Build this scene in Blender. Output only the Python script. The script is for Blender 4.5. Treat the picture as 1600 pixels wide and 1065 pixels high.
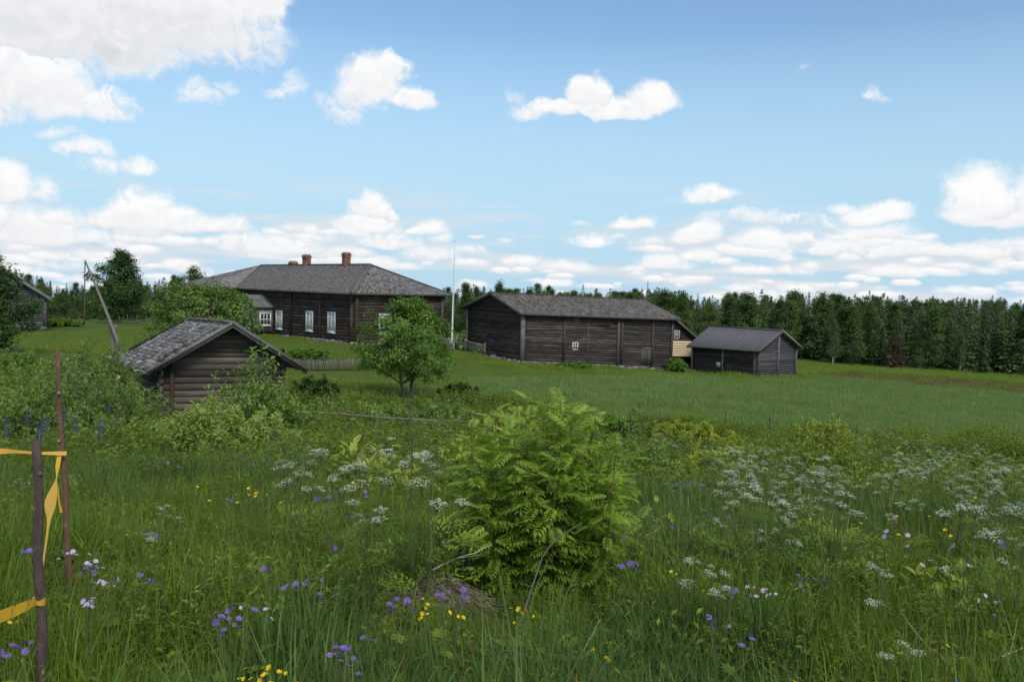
import bpy, math, random
import numpy as np
from mathutils import Matrix, Vector
for o in list(bpy.data.objects): bpy.data.objects.remove(o)
S = bpy.context.scene
COL = S.collection
rad = math.radians
rng = np.random.default_rng(7)
random.seed(7)

# ------------------------------------------------------------------ camera
F = 1256.0                       # focal length in pixels of a 1600 px wide picture
EYE = np.array([0.0, 0.0, 0.0])  # the eye is the world's origin, the ground lies below it
PITCH, ROLL = rad(3.67), 0.028
FW = np.array([0, math.cos(PITCH), -math.sin(PITCH)])
R0 = np.array([1.0, 0, 0]); U0 = np.array([0, math.sin(PITCH), math.cos(PITCH)])
RT = R0*math.cos(ROLL) + U0*math.sin(ROLL)
UP = -R0*math.sin(ROLL) + U0*math.cos(ROLL)
cam_d = bpy.data.cameras.new('camera')
cam_d.sensor_width = 36; cam_d.lens = 36*F/1600
cam_d.clip_start = 0.05; cam_d.clip_end = 6000
cam = bpy.data.objects.new('camera', cam_d); COL.objects.link(cam)
cam.matrix_world = Matrix(((RT[0], UP[0], -FW[0], 0), (RT[1], UP[1], -FW[1], 0), (RT[2], UP[2], -FW[2], 0), (0, 0, 0, 1)))
S.camera = cam

def ray(px, py):
    return FW + (px-800)/F*RT - (py-532.5)/F*UP
def W(px, py, Y):
    d = ray(px, py); return d*(Y/d[1])
def proj(p):
    p = np.asarray(p, float); w = p@FW
    return 800+F*(p@RT)/w, 532.5-F*(p@UP)/w

# ------------------------------------------------------------------ world, sun, exposure
SUN_EL, SUN_AZ = rad(46), rad(152)
world = bpy.data.worlds.new('World'); S.world = world; world.use_nodes = True
SKY_STRENGTH = 0.15
S.view_settings.view_transform = 'Standard'; S.view_settings.look = 'None'
S.view_settings.exposure = 0.0; S.view_settings.gamma = 1.0; S.view_settings.use_curve_mapping = False
sun_d = bpy.data.lights.new('sun', 'SUN'); sun_d.energy = 2.1; sun_d.angle = rad(14); sun_d.color = (1, .95, .87)
sun = bpy.data.objects.new('sun', sun_d); COL.objects.link(sun)
sd = Vector((math.sin(SUN_AZ)*math.cos(SUN_EL), math.cos(SUN_AZ)*math.cos(SUN_EL), math.sin(SUN_EL)))
sun.rotation_euler = sd.to_track_quat('Z', 'Y').to_euler()
# numpy noise used for the clouds' shapes
def lattice(ix, iy, seed):
    h = (ix.astype(np.int64)*374761393 + iy.astype(np.int64)*668265263 + seed*1274126177) & 0xffffffff
    h = ((h ^ (h >> 13))*1274126177) & 0xffffffff
    return ((h ^ (h >> 16)) & 0xffff).astype(np.float32)/65535.0
def vnoise(x, y, seed):
    ix = np.floor(x); iy = np.floor(y); fx = (x-ix).astype(np.float32); fy = (y-iy).astype(np.float32)
    fx = fx*fx*fx*(fx*(fx*6-15)+10); fy = fy*fy*fy*(fy*(fy*6-15)+10)
    a = lattice(ix, iy, seed); b = lattice(ix+1, iy, seed); c = lattice(ix, iy+1, seed); d = lattice(ix+1, iy+1, seed)
    return (a*(1-fx)+b*fx)*(1-fy) + (c*(1-fx)+d*fx)*fy
def fbm(x, y, seed, oct=5, gain=.5, billow=False):
    s = np.zeros_like(x, dtype=np.float32); a = 1.0; t = 0.0; ca, sa = math.cos(.6), math.sin(.6)
    for k in range(oct):
        n = vnoise(x, y, seed+k*17)
        if billow: n = np.abs(2*n-1)
        s += a*n; t += a; a *= gain
        x, y = (ca*x-sa*y)*2.03+11.3, (sa*x+ca*y)*2.03-7.1
    return s/t
def sstep(e0, e1, x):
    t = np.clip((x-e0)/(e1-e0), 0, 1); return t*t*(3-2*t)

AZ0, AZ1, EL0, EL1 = rad(-46), rad(46), rad(-4), rad(30)
def make_clouds():
    nx, ny = 2208, 816
    az = np.linspace(AZ0, AZ1, nx, dtype=np.float32)[None, :].repeat(ny, 0)
    el = np.linspace(EL0, EL1, ny, dtype=np.float32)[:, None].repeat(nx, 1)
    X = np.degrees(az)*22.0; Y = np.degrees(el)*22.0     # flat degrees x 22: about one photo pixel
    def pos(px, py):
        d = ray(px, py); d = d/np.linalg.norm(d)
        return math.degrees(math.atan2(d[0], d[1]))*22.0, math.degrees(math.asin(d[2]))*22.0
    # (px, py of the base line, half width, height above base, height below base, thickness, greyness)
    B = [(60,40,190,100,60,1.1,.55),(250,30,190,110,66,1.1,.45),(390,5,75,70,50,1.,.15),(180,70,120,50,45,1.,.8),
         (-60,120,150,110,55,1.1,.2),(50,140,90,85,38,1.,.1),(130,160,85,34,20,.8,.1),(-40,40,140,130,80,1.,.5),(330,60,60,40,30,.8,.4),
         (300,150,28,22,20,.42,.15),(330,156,26,10,16,.35,.2),(352,143,22,12,8,.32,.2),
         (452,135,24,32,26,.45,.2),(432,150,28,14,12,.3,.25),
         (590,130,62,56,40,1.1,.05),(610,110,44,40,30,1.1,.0),(640,158,48,30,14,.9,.1),(565,150,50,40,34,.7,.25),(545,180,34,16,20,.45,.4),(520,165,34,14,16,.3,.3),
         (925,150,40,40,26,1.1,.05),(880,175,60,24,12,.9,.15),(840,180,46,18,10,.6,.2),(1020,165,50,38,18,1.1,.05),(960,172,90,26,14,1.,.15),(820,155,26,14,14,.3,.2),
         (1358,152,20,14,8,.4,.2),(1378,155,14,5,4,.25,.2),(1255,104,12,6,5,.22,.2),
         (82,204,34,8,8,.3,1.),(125,236,40,22,8,.75,.1),(160,260,46,14,9,.4,.2),(222,264,24,26,8,.7,.1),(200,262,30,10,8,.4,.2),
         (5,300,32,46,18,1.,.05),(60,306,26,28,12,.5,.15),(48,372,72,52,14,1.,.05),(-20,350,60,40,30,.9,.1),(115,372,50,20,12,.6,.2),
         (225,350,66,54,18,1.1,.0),(268,355,56,34,14,1.1,.0),(170,348,34,28,16,.9,.05),(230,368,70,14,8,.7,.3),
         (580,325,40,34,18,1.1,.0),(612,330,16,16,14,.9,.05),(575,355,60,30,10,1.1,.0),(672,360,32,26,8,1.,.0),(530,352,34,10,6,.5,.15),
         (430,392,90,32,10,1.,.02),(360,385,30,22,10,.9,.05),(1105,312,52,20,8,.7,.1),(985,354,44,18,6,.9,.02),(905,346,14,5,4,.3,.2),
         (1090,375,42,32,12,1.,.02),(1185,386,46,30,8,1.,.02),(1375,342,52,26,8,.9,.05),(1330,326,26,12,5,.6,.05),(1210,345,150,12,10,.4,.2),(1300,350,80,12,10,.35,.2),
         (1525,325,60,62,22,1.15,.05),(1490,330,26,50,14,.9,.25),(1610,330,44,60,22,1.1,.05),(1570,340,60,20,12,.9,.2)]
    r = np.random.default_rng(21)
    for k in range(270):                    # rows of small flat cumuli low over the horizon
        t = r.random(); py = 466 - 106*t**1.25; px = -250+2100*r.random()
        w = (14+52*r.random()**1.5)*(.5+.7*t)
        B.append((px, py+(px-800)*.02, w, w*(.16+.3*r.random()*(.4+t)), 3+4*t, .5+.5*r.random(), .15*r.random()))
    for k in range(46):                     # outside the frame: the same kind of sky goes on
        px = r.choice([-1, 1]); px = 800+px*(1010+250*r.random()); py = 380-560*r.random()
        w = 40+80*r.random(); B.append((px, py, w, w*.55, w*.2, 1., .1))
    for k in range(30):
        px = -100+1800*r.random(); py = -60-200*r.random(); w = 40+80*r.random()
        B.append((px, py, w, w*.55, w*.25, 1., .2))
    wx = (fbm(X/62, Y/62, 3, 5)-.5); wy = (fbm(X/62, Y/62, 9, 5)-.5)
    wx2 = (fbm(X/17, Y/17, 31, 4)-.5); wy2 = (fbm(X/17, Y/17, 37, 4)-.5)
    low = sstep(30, 150, Y)                 # clouds far off are finer
    XX = X + (44*wx+9*wx2)*(.35+.65*low); YY = Y + (34*wy+9*wy2)*(.22+.78*low)
    D = np.full(X.shape, -1.0, np.float32); G = np.zeros_like(D); H = np.zeros_like(D)
    dx_ = (X[0, 1]-X[0, 0]); dy_ = (Y[1, 0]-Y[0, 0])
    for (px, py, w, up, dn, th, gr) in B:
        cx, cy = pos(px, py)
        i0 = int((cx-w*1.5-40-X[0, 0])/dx_); i1 = int((cx+w*1.5+40-X[0, 0])/dx_); j0 = int((cy-dn*1.5-40-Y[0, 0])/dy_); j1 = int((cy+up*1.5+40-Y[0, 0])/dy_)
        i0, j0 = max(i0, 0), max(j0, 0)
        if i1 <= i0 or j1 <= j0: continue
        sl = (slice(j0, j1), slice(i0, i1))
        ex = (XX[sl]-cx)/w; ey = (YY[sl]-cy); v = np.where(ey > 0, ey/up, -ey/dn)
        q = th*(1-ex*ex-v*v)
        hi = q > D[sl]
        D[sl] = np.where(hi, q, D[sl]); G[sl] = np.where(hi, gr, G[sl])
        H[sl] = np.where(hi, np.clip(np.where(ey > 0, ey/up, -.4*ey/-dn), -.6, 1), H[sl])
    bil = 1-fbm(X/34+5*wx, Y/30+5*wy, 51, 5, .55, True)
    fine = fbm(X/26, Y/20, 77, 6, .6)
    dens = D + .55*(bil-.62) + .55*(fine-.5) - .06
    alpha = sstep(-.14, .66, dens)*(.86+.14*sstep(.2, .7, dens))
    ds = D + .42*(1-fbm(X/34+5*wx, Y/30+5*wy, 51, 2, .5, True)-.62) + .3*(fbm(X/30, Y/24, 77, 3, .5)-.5)
    # veil of thin cloud near the horizon
    veil = sstep(.38, .7, fbm(X/150, Y/16, 91, 5))*sstep(200, 15, Y)*.85
    # shade: bright tops, greyer bases and hollows; the light comes from upper right
    sh = .75*(ds-np.roll(np.roll(ds, -9, 1), 11, 0))+.25*(dens-np.roll(np.roll(dens, -7, 1), 9, 0))
    shade = .92 + .24*np.clip(H, -.6, .5) + .10*np.clip(sh*1.2, -.6, .6) - .30*G*sstep(.2, .9, dens)*(1.25-1.1*fine) + .05*(bil-.6)
    shade = np.clip(shade-.07*(1-low), .45, 1.04)
    a = 1-(1-alpha)*(1-np.clip(veil, 0, 1))
    lum = (shade*alpha + .76*(1-alpha)*veil)/np.maximum((alpha+(1-alpha)*veil), 1e-4)
    edge = np.minimum(sstep(0, 90, np.minimum(X-X.min(), X.max()-X)), sstep(0, 90, Y.max()-Y))
    a = a*edge
    im = bpy.data.images.new('cloud_cover', nx, ny, alpha=False, float_buffer=True)
    im.colorspace_settings.name = 'Non-Color'
    px = np.ones((ny, nx, 4), np.float32); px[..., 0] = a; px[..., 1] = lum; px[..., 2] = 0
    im.pixels.foreach_set(px.ravel()); im.update()
    return im

def build_world():
    nt = world.node_tree; N = nt.nodes; L = nt.links; N.clear()
    def mth(op, a, b=None, c=None, clamp=False):
        n = N.new('ShaderNodeMath'); n.operation = op; n.use_clamp = clamp
        for k, v in enumerate((a, b, c)):
            if v is None: continue
            if isinstance(v, (int, float)): n.inputs[k].default_value = v
            else: L.new(v, n.inputs[k])
        return n.outputs[0]
    sky = N.new('ShaderNodeTexSky'); sky.sky_type = 'NISHITA'; sky.sun_disc = False
    sky.sun_elevation = SUN_EL; sky.sun_rotation = SUN_AZ; sky.air_density = 1.0; sky.dust_density = .7; sky.ozone_density = 1.6
    tc = N.new('ShaderNodeTexCoord'); sx = N.new('ShaderNodeSeparateXYZ'); L.new(tc.outputs['Generated'], sx.inputs[0])
    az = mth('ARCTAN2', sx.outputs[0], sx.outputs[1]); el = mth('ARCSINE', sx.outputs[2])
    u = mth('DIVIDE', mth('SUBTRACT', az, AZ0), AZ1-AZ0); v = mth('DIVIDE', mth('SUBTRACT', el, EL0), EL1-EL0)
    cb = N.new('ShaderNodeCombineXYZ'); L.new(u, cb.inputs[0]); L.new(v, cb.inputs[1])
    it = N.new('ShaderNodeTexImage'); it.image = make_clouds(); it.extension = 'CLIP'; it.interpolation = 'Cubic'
    L.new(cb.outputs[0], it.inputs[0])
    sp = N.new('ShaderNodeSeparateColor'); L.new(it.outputs[0], sp.inputs[0])
    # the rest of the dome: the same broken cumulus, on a flat layer seen from below
    zz = mth('ADD', mth('MAXIMUM', sx.outputs[2], 0.0), .12)
    c2 = N.new('ShaderNodeCombineXYZ'); L.new(mth('DIVIDE', sx.outputs[0], zz), c2.inputs[0]); L.new(mth('DIVIDE', sx.outputs[1], zz), c2.inputs[1])
    nz = N.new('ShaderNodeTexNoise'); nz.inputs['Scale'].default_value = 1.3; nz.inputs['Detail'].default_value = 6; L.new(c2.outputs[0], nz.inputs['Vector'])
    cov = mth('MULTIPLY', mth('SUBTRACT', nz.outputs[0], .50), 9.0, clamp=True)
    # window of the image above
    du = mth('ABSOLUTE', mth('SUBTRACT', u, .5)); inw = mth('MULTIPLY', mth('MULTIPLY', mth('SUBTRACT', .5, du), 12.0, clamp=True), mth('MULTIPLY', mth('SUBTRACT', 1.0, v), 9.0, clamp=True))
    a = mth('MAXIMUM', sp.outputs[0], mth('MULTIPLY', cov, mth('SUBTRACT', 1.0, inw)))
    lum = mth('ADD', mth('MULTIPLY', sp.outputs[1], inw), mth('MULTIPLY', mth('SUBTRACT', 1.0, inw), .86))
    hsv = N.new('ShaderNodeMix'); hsv.data_type = 'RGBA'; hsv.blend_type = 'MULTIPLY'; hsv.inputs[0].default_value = 1
    L.new(sky.outputs[0], hsv.inputs[6]); hsv.inputs[7].default_value = SKY_TINT
    cl = N.new('ShaderNodeMix'); cl.data_type = 'RGBA'; cl.blend_type = 'MIX'
    ramp = N.new('ShaderNodeMix'); ramp.data_type = 'RGBA'; ramp.blend_type = 'MIX'
    lf = mth('DIVIDE', mth('SUBTRACT', lum, .45), .55, clamp=True)
    ramp.inputs[6].default_value = tuple(c*CLOUD for c in (.46, .51, .585))+(1,)
    ramp.inputs[7].default_value = tuple(c*CLOUD for c in (.985, .985, .99))+(1,)
    L.new(lf, ramp.inputs[0])
    hz = N.new('ShaderNodeMix'); hz.data_type = 'RGBA'
    t = mth('SUBTRACT', 1.0, mth('DIVIDE', mth('ABSOLUTE', el), .30), clamp=True)
    L.new(mth('MULTIPLY', mth('MULTIPLY', t, mth("SUBTRACT", 2.0, t)), .93), hz.inputs[0])
    L.new(hsv.outputs[2], hz.inputs[6]); hz.inputs[7].default_value = tuple(c*CLOUD for c in (.465, .690, .865))+(1,)
    L.new(a, cl.inputs[0]); L.new(hz.outputs[2], cl.inputs[6]); L.new(ramp.outputs[2], cl.inputs[7])
    bg = N.new('ShaderNodeBackground'); bg.inputs[1].default_value = SKY_STRENGTH; L.new(cl.outputs[2], bg.inputs[0])
    out = N.new('ShaderNodeOutputWorld'); L.new(bg.outputs[0], out.inputs[0])
SKY_TINT = (.97, 1.10, 1.10, 1)
CLOUD = 1.0/SKY_STRENGTH
build_world()
# ------------------------------------------------------------------ ground heights
_ctl = []
def _cp(px, py, Y, cover=0.0):
    p = W(px, py, Y); _ctl.append((p[0], p[1], p[2]-cover))
for p in [(0,0,-1.62),(5,0,-1.7),(-5,0,-1.55),(0,-12,-1.0),(12,-8,-1.4),(-12,-8,-.9),(0,3,-1.72),(5,3,-1.75),(-4,3,-1.65),(0,6,-2.25),(6,6,-2.3),(-5,6,-2.2),
          (0,12,-3.25),(10,12,-3.35),(-9,12,-3.15),(20,10,-3.3),(-20,10,-2.7),(-7,18,-4.1),(6,20,-4.6),(16,20,-4.7),(-18,20,-4.1),(28,20,-4.8),
          (-9,25,-5.0),(-16,30,-4.85),(4,33,-5.85),(14,32,-6.0),(26,31,-6.1),(40,35,-6.3),(-1,30,-5.6),(-40,40,-4.6)]: _ctl.append(p)
for a in [(637,622,43),(500,580,55),(560,580,56),(177,578,45),(553,537,70),(690,535,77),(420,522,84),(720,554,68),(816,567,70),(729,554,77),(1048,580,74),
          (1182,590,75),(1082,580,82),(1242,588,80),(1000,600,52),(1290,578,100),(1600,600,90),(1600,620,75),(1290,569,128),(1600,588,128),(1900,606,128),(1900,700,60),
          (40,514,75),(100,506,90),(210,506,100),(100,497,125),(300,503,125),(735,520,100),(1050,560,100),(-300,520,70)]: _cp(*a)
for a in [(-120,200,-8.5),(0,190,-9),(110,190,-11),(0,330,-10),(-260,300,-9),(260,300,-11),(260,60,-9),(-260,40,-4),(0,-200,-2),(200,-150,-4),(-200,-150,-2),(0,1200,-48),(1200,0,-30),(-1200,0,-30),(0,-1200,-20),(900,900,-44),(-900,900,-48),(0,2500,-110),(1800,1800,-110),(-1800,1800,-120)]: _ctl.append(a)
_C = np.array(_ctl)
def _warp(x, y):
    r = np.hypot(x, y)+1e-6; k = np.power(r+4, .72)/r*6      # distances count less far away
    return x*k, y*k
def _fit():
    u, v = _warp(_C[:, 0], _C[:, 1]); n = len(u)
    K = np.hypot(u[:, None]-u[None], v[:, None]-v[None])
    A = np.zeros((n+3, n+3)); A[:n, :n] = K - np.eye(n)*.8; A[:n, n] = A[n, :n] = 1; A[:n, n+1] = A[n+1, :n] = u; A[:n, n+2] = A[n+2, :n] = v
    return u, v, np.linalg.solve(A, np.concatenate([_C[:, 2], np.zeros(3)]))
_u, _v, _w = _fit()
def GZ(x, y):
    x = np.atleast_1d(np.asarray(x, float)); y = np.atleast_1d(np.asarray(y, float)); sh = x.shape; x = x.ravel(); y = y.ravel()
    out = np.empty(len(x))
    for i in range(0, len(x), 20000):
        u, v = _warp(x[i:i+20000], y[i:i+20000])
        out[i:i+20000] = np.hypot(u[:, None]-_u[None], v[:, None]-_v[None])@_w[:-3] + _w[-3]+_w[-2]*u+_w[-1]*v
    return out.reshape(sh)
def gz(x, y): return float(GZ(x, y)[0])
def at(px, Y):
    """the ground point at depth Y under picture column px"""
    cx = (px-800)/F; z = -5.0
    for _ in range(5):
        x = (cx*(Y*FW[1]+z*FW[2]) - Y*RT[1] - z*RT[2])/RT[0]; z = gz(x, Y)
    return np.array([x, Y, z])
def hit(px, py, h=0.0):
    """where the ray of a pixel comes within h of the ground"""
    d = ray(px, py); d = d/d[1]; lo, hi = 1.5, 140.0
    Ys = np.geomspace(lo, hi, 400); P = Ys[:, None]*d[None]
    k = np.nonzero(P[:, 2] < GZ(P[:, 0], P[:, 1])+h)[0]
    return P[k[0]] if len(k) else P[-1]

# ------------------------------------------------------------------ meshes
class MB:
    def __init__(s): s.V = []; s.T = []; s.G = []; s.Fq = []; s.Ft = []; s.n = 0
    def add(s, V, F, tone=.5, grain=None):
        V = np.asarray(V, float).reshape(-1, 3); F = np.asarray(F, np.int64); m = len(V)
        s.V.append(V); s.T.append(np.broadcast_to(np.asarray(tone, float), (m,)))
        s.G.append(V if grain is None else np.asarray(grain, float))
        (s.Fq if F.shape[1] == 4 else s.Ft).append(F+s.n); s.n += m
    def more(s, F):          # extra faces on the last added vertices
        F = np.asarray(F, np.int64); (s.Fq if F.shape[1] == 4 else s.Ft).append(F+s.n-len(s.V[-1]))
    def mesh(s, name, mat, smooth=False, origin=(0, 0, 0)):
        me = bpy.data.meshes.new(name)
        V = np.concatenate(s.V) - np.asarray(origin, float)
        me.vertices.add(len(V)); me.vertices.foreach_set('co', V.astype(np.float32).ravel())
        q = np.concatenate(s.Fq) if s.Fq else np.zeros((0, 4), int); t = np.concatenate(s.Ft) if s.Ft else np.zeros((0, 3), int)
        me.loops.add(q.size+t.size); me.loops.foreach_set('vertex_index', np.concatenate([q.ravel(), t.ravel()]).astype(np.int32))
        me.polygons.add(len(q)+len(t))
        me.polygons.foreach_set('loop_start', np.concatenate([np.arange(len(q))*4, q.size+np.arange(len(t))*3]).astype(np.int32))
        me.update(calc_edges=True)
        a = me.attributes.new('tone', 'FLOAT', 'POINT'); a.data.foreach_set('value', np.concatenate(s.T).astype(np.float32))
        a = me.attributes.new('grain', 'FLOAT_VECTOR', 'POINT'); a.data.foreach_set('vector', np.concatenate(s.G).astype(np.float32).ravel())
        if smooth: me.polygons.foreach_set('use_smooth', np.ones(len(me.polygons), bool))
        me.materials.append(mat); me.validate()
        return me
def nrm(v):
    v = np.asarray(v, float); return v/(np.linalg.norm(v, axis=-1, keepdims=True)+1e-12)
BOXF = np.array([[0,3,2,1],[4,5,6,7],[0,1,5,4],[1,2,6,5],[2,3,7,6],[3,0,4,7]])
def hexa(mb, P, tone=.5, ax=None, seed=None):
    """box from 8 corners: 4 below (ccw), 4 above; ax: index pair giving the grain's direction"""
    P = np.asarray(P, float); e = nrm(P[1]-P[0]) if ax is None else nrm(P[ax[1]]-P[ax[0]])
    g = np.zeros((8, 3)); r = random.random()*50 if seed is None else seed
    g[:, 0] = (P-P[0])@e + r*3
    rest = (P-P[0]) - ((P-P[0])@e)[:, None]*e
    g[:, 1] = np.linalg.norm(rest, axis=1) + r; g[:, 2] = r
    mb.add(P, BOXF, tone, g)
def beam(mb, a, b, w, h, up=(0, 0, 1), tone=.5, off=(0, 0)):
    """a straight timber from a to b, w wide (sideways), h high (along up)"""
    a = np.asarray(a, float); b = np.asarray(b, float); d = nrm(b-a); s = nrm(np.cross(d, up)); u = np.cross(s, d)
    o = s*off[0]+u*off[1]; P = []
    for q in (-h/2, h/2):
        P += [a+o-s*w/2+u*q, b+o-s*w/2+u*q, b+o+s*w/2+u*q, a+o+s*w/2+u*q]
    hexa(mb, P, tone)
def tube(mb, P, R, n=6, tone=.5, cap=True, jit=0.0):
    P = np.asarray(P, float); R = np.broadcast_to(np.asarray(R, float), (len(P),)); m = len(P)
    T = nrm(np.gradient(P, axis=0)); ref = np.array([0, 0, 1.0]) if abs(T[0, 2]) < .9 else np.array([1.0, 0, 0])
    A = nrm(np.cross(T, ref)); B = np.cross(T, A); th = np.arange(n)*2*math.pi/n
    rr = R[:, None]*(1+jit*(rng.random((m, n))-.5))
    V = P[:, None]+rr[..., None]*(np.cos(th)[None, :, None]*A[:, None]+np.sin(th)[None, :, None]*B[:, None])
    i = np.arange(m-1)[:, None]*n; j = np.arange(n)[None]; k = (j+1) % n
    Fc = np.stack([i+j, i+k, i+n+k, i+n+j], -1).reshape(-1, 4)
    ln = np.concatenate([[0], np.cumsum(np.linalg.norm(np.diff(P, axis=0), axis=1))]); g = np.zeros((m, n, 3)); s0 = random.random()*30
    g[..., 0] = ln[:, None]+s0; g[..., 1] = R.mean()*np.sin(th)[None]*3+s0; g[..., 2] = R.mean()*np.cos(th)[None]*3
    mb.add(V.reshape(-1, 3), Fc, tone, g.reshape(-1, 3))
    if cap and n == 4: mb.more([[0, 3, 2, 1], [(m-1)*4, (m-1)*4+1, (m-1)*4+2, (m-1)*4+3]])
    elif cap:
        mb.more([[0, q+1, q] for q in range(1, n-1)]+[[(m-1)*n, (m-1)*n+q, (m-1)*n+q+1] for q in range(1, n-1)])
def leaves(mb, C, D, Nn, L, Wd, tone, fold=.25, droop=0.0):
    """leaf shapes folded along the midrib: base, two sides, tip"""
    C = np.asarray(C, float); D = nrm(D); n = len(C); L = np.broadcast_to(L, (n,))[:, None]; Wd = np.broadcast_to(Wd, (n,))[:, None]
    Sd = nrm(np.cross(D, Nn)); Up = np.cross(Sd, D)
    mid = C+D*L*.45
    V = np.stack([C, mid+Sd*Wd/2+Up*Wd*fold, C+D*L-Up*L*droop, mid-Sd*Wd/2+Up*Wd*fold], 1)
    b = np.arange(n)[:, None]*4; Fc = np.concatenate([b+[[0, 1, 2]], b+[[0, 2, 3]]])
    mb.add(V.reshape(-1, 3), Fc, np.repeat(np.broadcast_to(tone, (n,)), 4))
def rdir(n, r=rng):
    return nrm(r.normal(size=(n, 3)))

# ------------------------------------------------------------------ objects
def link(o): COL.objects.link(o); return o
def tag(o, label, cat, group=None):
    o['label'] = label; o['category'] = cat
    if group: o['group'] = group
    return o
def thing(name, label, cat, loc=(0, 0, 0), rz=0.0, group=None, scale=1.0):
    o = link(bpy.data.objects.new(name, None)); o.location = loc; o.rotation_euler = (0, 0, rz); o.scale = (scale,)*3
    o.empty_display_size = .2
    return tag(o, label, cat, group)
def ob(name, me, parent=None, loc=None, rot=None, scale=None, kind=None, label=None):
    o = link(bpy.data.objects.new(name, me))
    if parent is not None: o.parent = parent
    if loc is not None: o.location = loc
    if rot is not None: o.rotation_euler = rot
    if scale is not None: o.scale = scale if hasattr(scale, '__len__') else (scale,)*3
    if kind: o['kind'] = kind
    if label: o['label'] = label
    return o
def part(name, mb, mat, root, parent=None, smooth=False, kind=None, label=None):
    """mb holds world positions; the part's mesh is stored relative to its (unrotated) root"""
    return ob(name, mb.mesh(name, mat, smooth, root.location), parent or root, kind=kind, label=label)

# ------------------------------------------------------------------ materials
def mat_new(name):
    m = bpy.data.materials.new(name); m.use_nodes = True; nt = m.node_tree; nt.nodes.clear(); return m, nt, nt.nodes, nt.links
def rgb(c): return tuple(c)+(1,) if len(c) == 3 else tuple(c)
def mixc(N, L, a, b, f, mode='MIX'):
    n = N.new('ShaderNodeMix'); n.data_type = 'RGBA'; n.blend_type = mode; n.clamp_factor = True
    for k, v in ((0, f), (6, a), (7, b)):
        if isinstance(v, (tuple, list)): n.inputs[k].default_value = rgb(v)
        elif isinstance(v, (int, float)): n.inputs[k].default_value = v
        else: L.new(v, n.inputs[k])
    return n.outputs[2]
def mth(N, L, op, a, b=None, clamp=False):
    n = N.new('ShaderNodeMath'); n.operation = op; n.use_clamp = clamp
    for k, v in enumerate((a, b)):
        if v is None: continue
        if isinstance(v, (int, float)): n.inputs[k].default_value = v
        else: L.new(v, n.inputs[k])
    return n.outputs[0]
def noise(N, L, vec, scale, detail=4, rough=.55):
    n = N.new('ShaderNodeTexNoise'); n.inputs['Scale'].default_value = scale; n.inputs['Detail'].default_value = detail; n.inputs['Roughness'].default_value = rough
    L.new(vec, n.inputs['Vector']); return n.outputs[0]
def ramp(N, L, f, lo, hi):
    n = N.new('ShaderNodeMapRange'); n.clamp = True; L.new(f, n.inputs[0]); n.inputs[1].default_value = lo; n.inputs[2].default_value = hi; return n.outputs[0]
def attr(N, name):
    n = N.new('ShaderNodeAttribute'); n.attribute_name = name; return n
def surface(name, c1, c2, c3=None, scale=4, stretch=(1, 1, 1), tone=.6, objtone=0.0, rough=.85, bump=.3, spec=.25, fine=30, grain=True, c3amt=(.55, .75), c3scale=1.2):
    """a weathered solid: two colours along the grain, patches of a third, and each piece a little lighter or darker"""
    m, nt, N, L = mat_new(name)
    if grain: v = attr(N, 'grain').outputs['Vector']
    else: v = N.new('ShaderNodeTexCoord').outputs['Object']
    mp = N.new('ShaderNodeMapping'); mp.inputs['Scale'].default_value = stretch; L.new(v, mp.inputs[0]); vs = mp.outputs[0]
    n1 = noise(N, L, vs, scale, 5); n2 = noise(N, L, vs, fine, 4, .65)
    c = mixc(N, L, c1, c2, ramp(N, L, n1, .3, .7))
    if c3 is not None: c = mixc(N, L, c, c3, ramp(N, L, noise(N, L, v, c3scale, 5, .6), *c3amt))
    f = mth(N, L, 'ADD', mth(N, L, 'MULTIPLY', mth(N, L, 'SUBTRACT', attr(N, 'tone').outputs['Fac'], .5), tone), mth(N, L, 'ADD', .72, mth(N, L, 'MULTIPLY', n2, .56)))
    if objtone:
        oi = N.new('ShaderNodeObjectInfo'); f = mth(N, L, 'ADD', f, mth(N, L, 'MULTIPLY', mth(N, L, 'SUBTRACT', oi.outputs['Random'], .5), objtone))
    g = N.new('ShaderNodeCombineColor')
    for k in range(3): L.new(f, g.inputs[k])
    c = mixc(N, L, c, g.outputs[0], 1.0, 'MULTIPLY')
    b = N.new('ShaderNodeBsdfPrincipled'); L.new(c, b.inputs['Base Color']); b.inputs['Roughness'].default_value = rough; b.inputs['Specular IOR Level'].default_value = spec
    if bump:
        bp = N.new('ShaderNodeBump'); bp.inputs['Strength'].default_value = bump; bp.inputs['Distance'].default_value = .02
        L.new(mth(N, L, 'ADD', n1, mth(N, L, 'MULTIPLY', n2, .6)), bp.inputs['Height']); L.new(bp.outputs[0], b.inputs['Normal'])
    o = N.new('ShaderNodeOutputMaterial'); L.new(b.outputs[0], o.inputs[0]); return m
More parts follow.
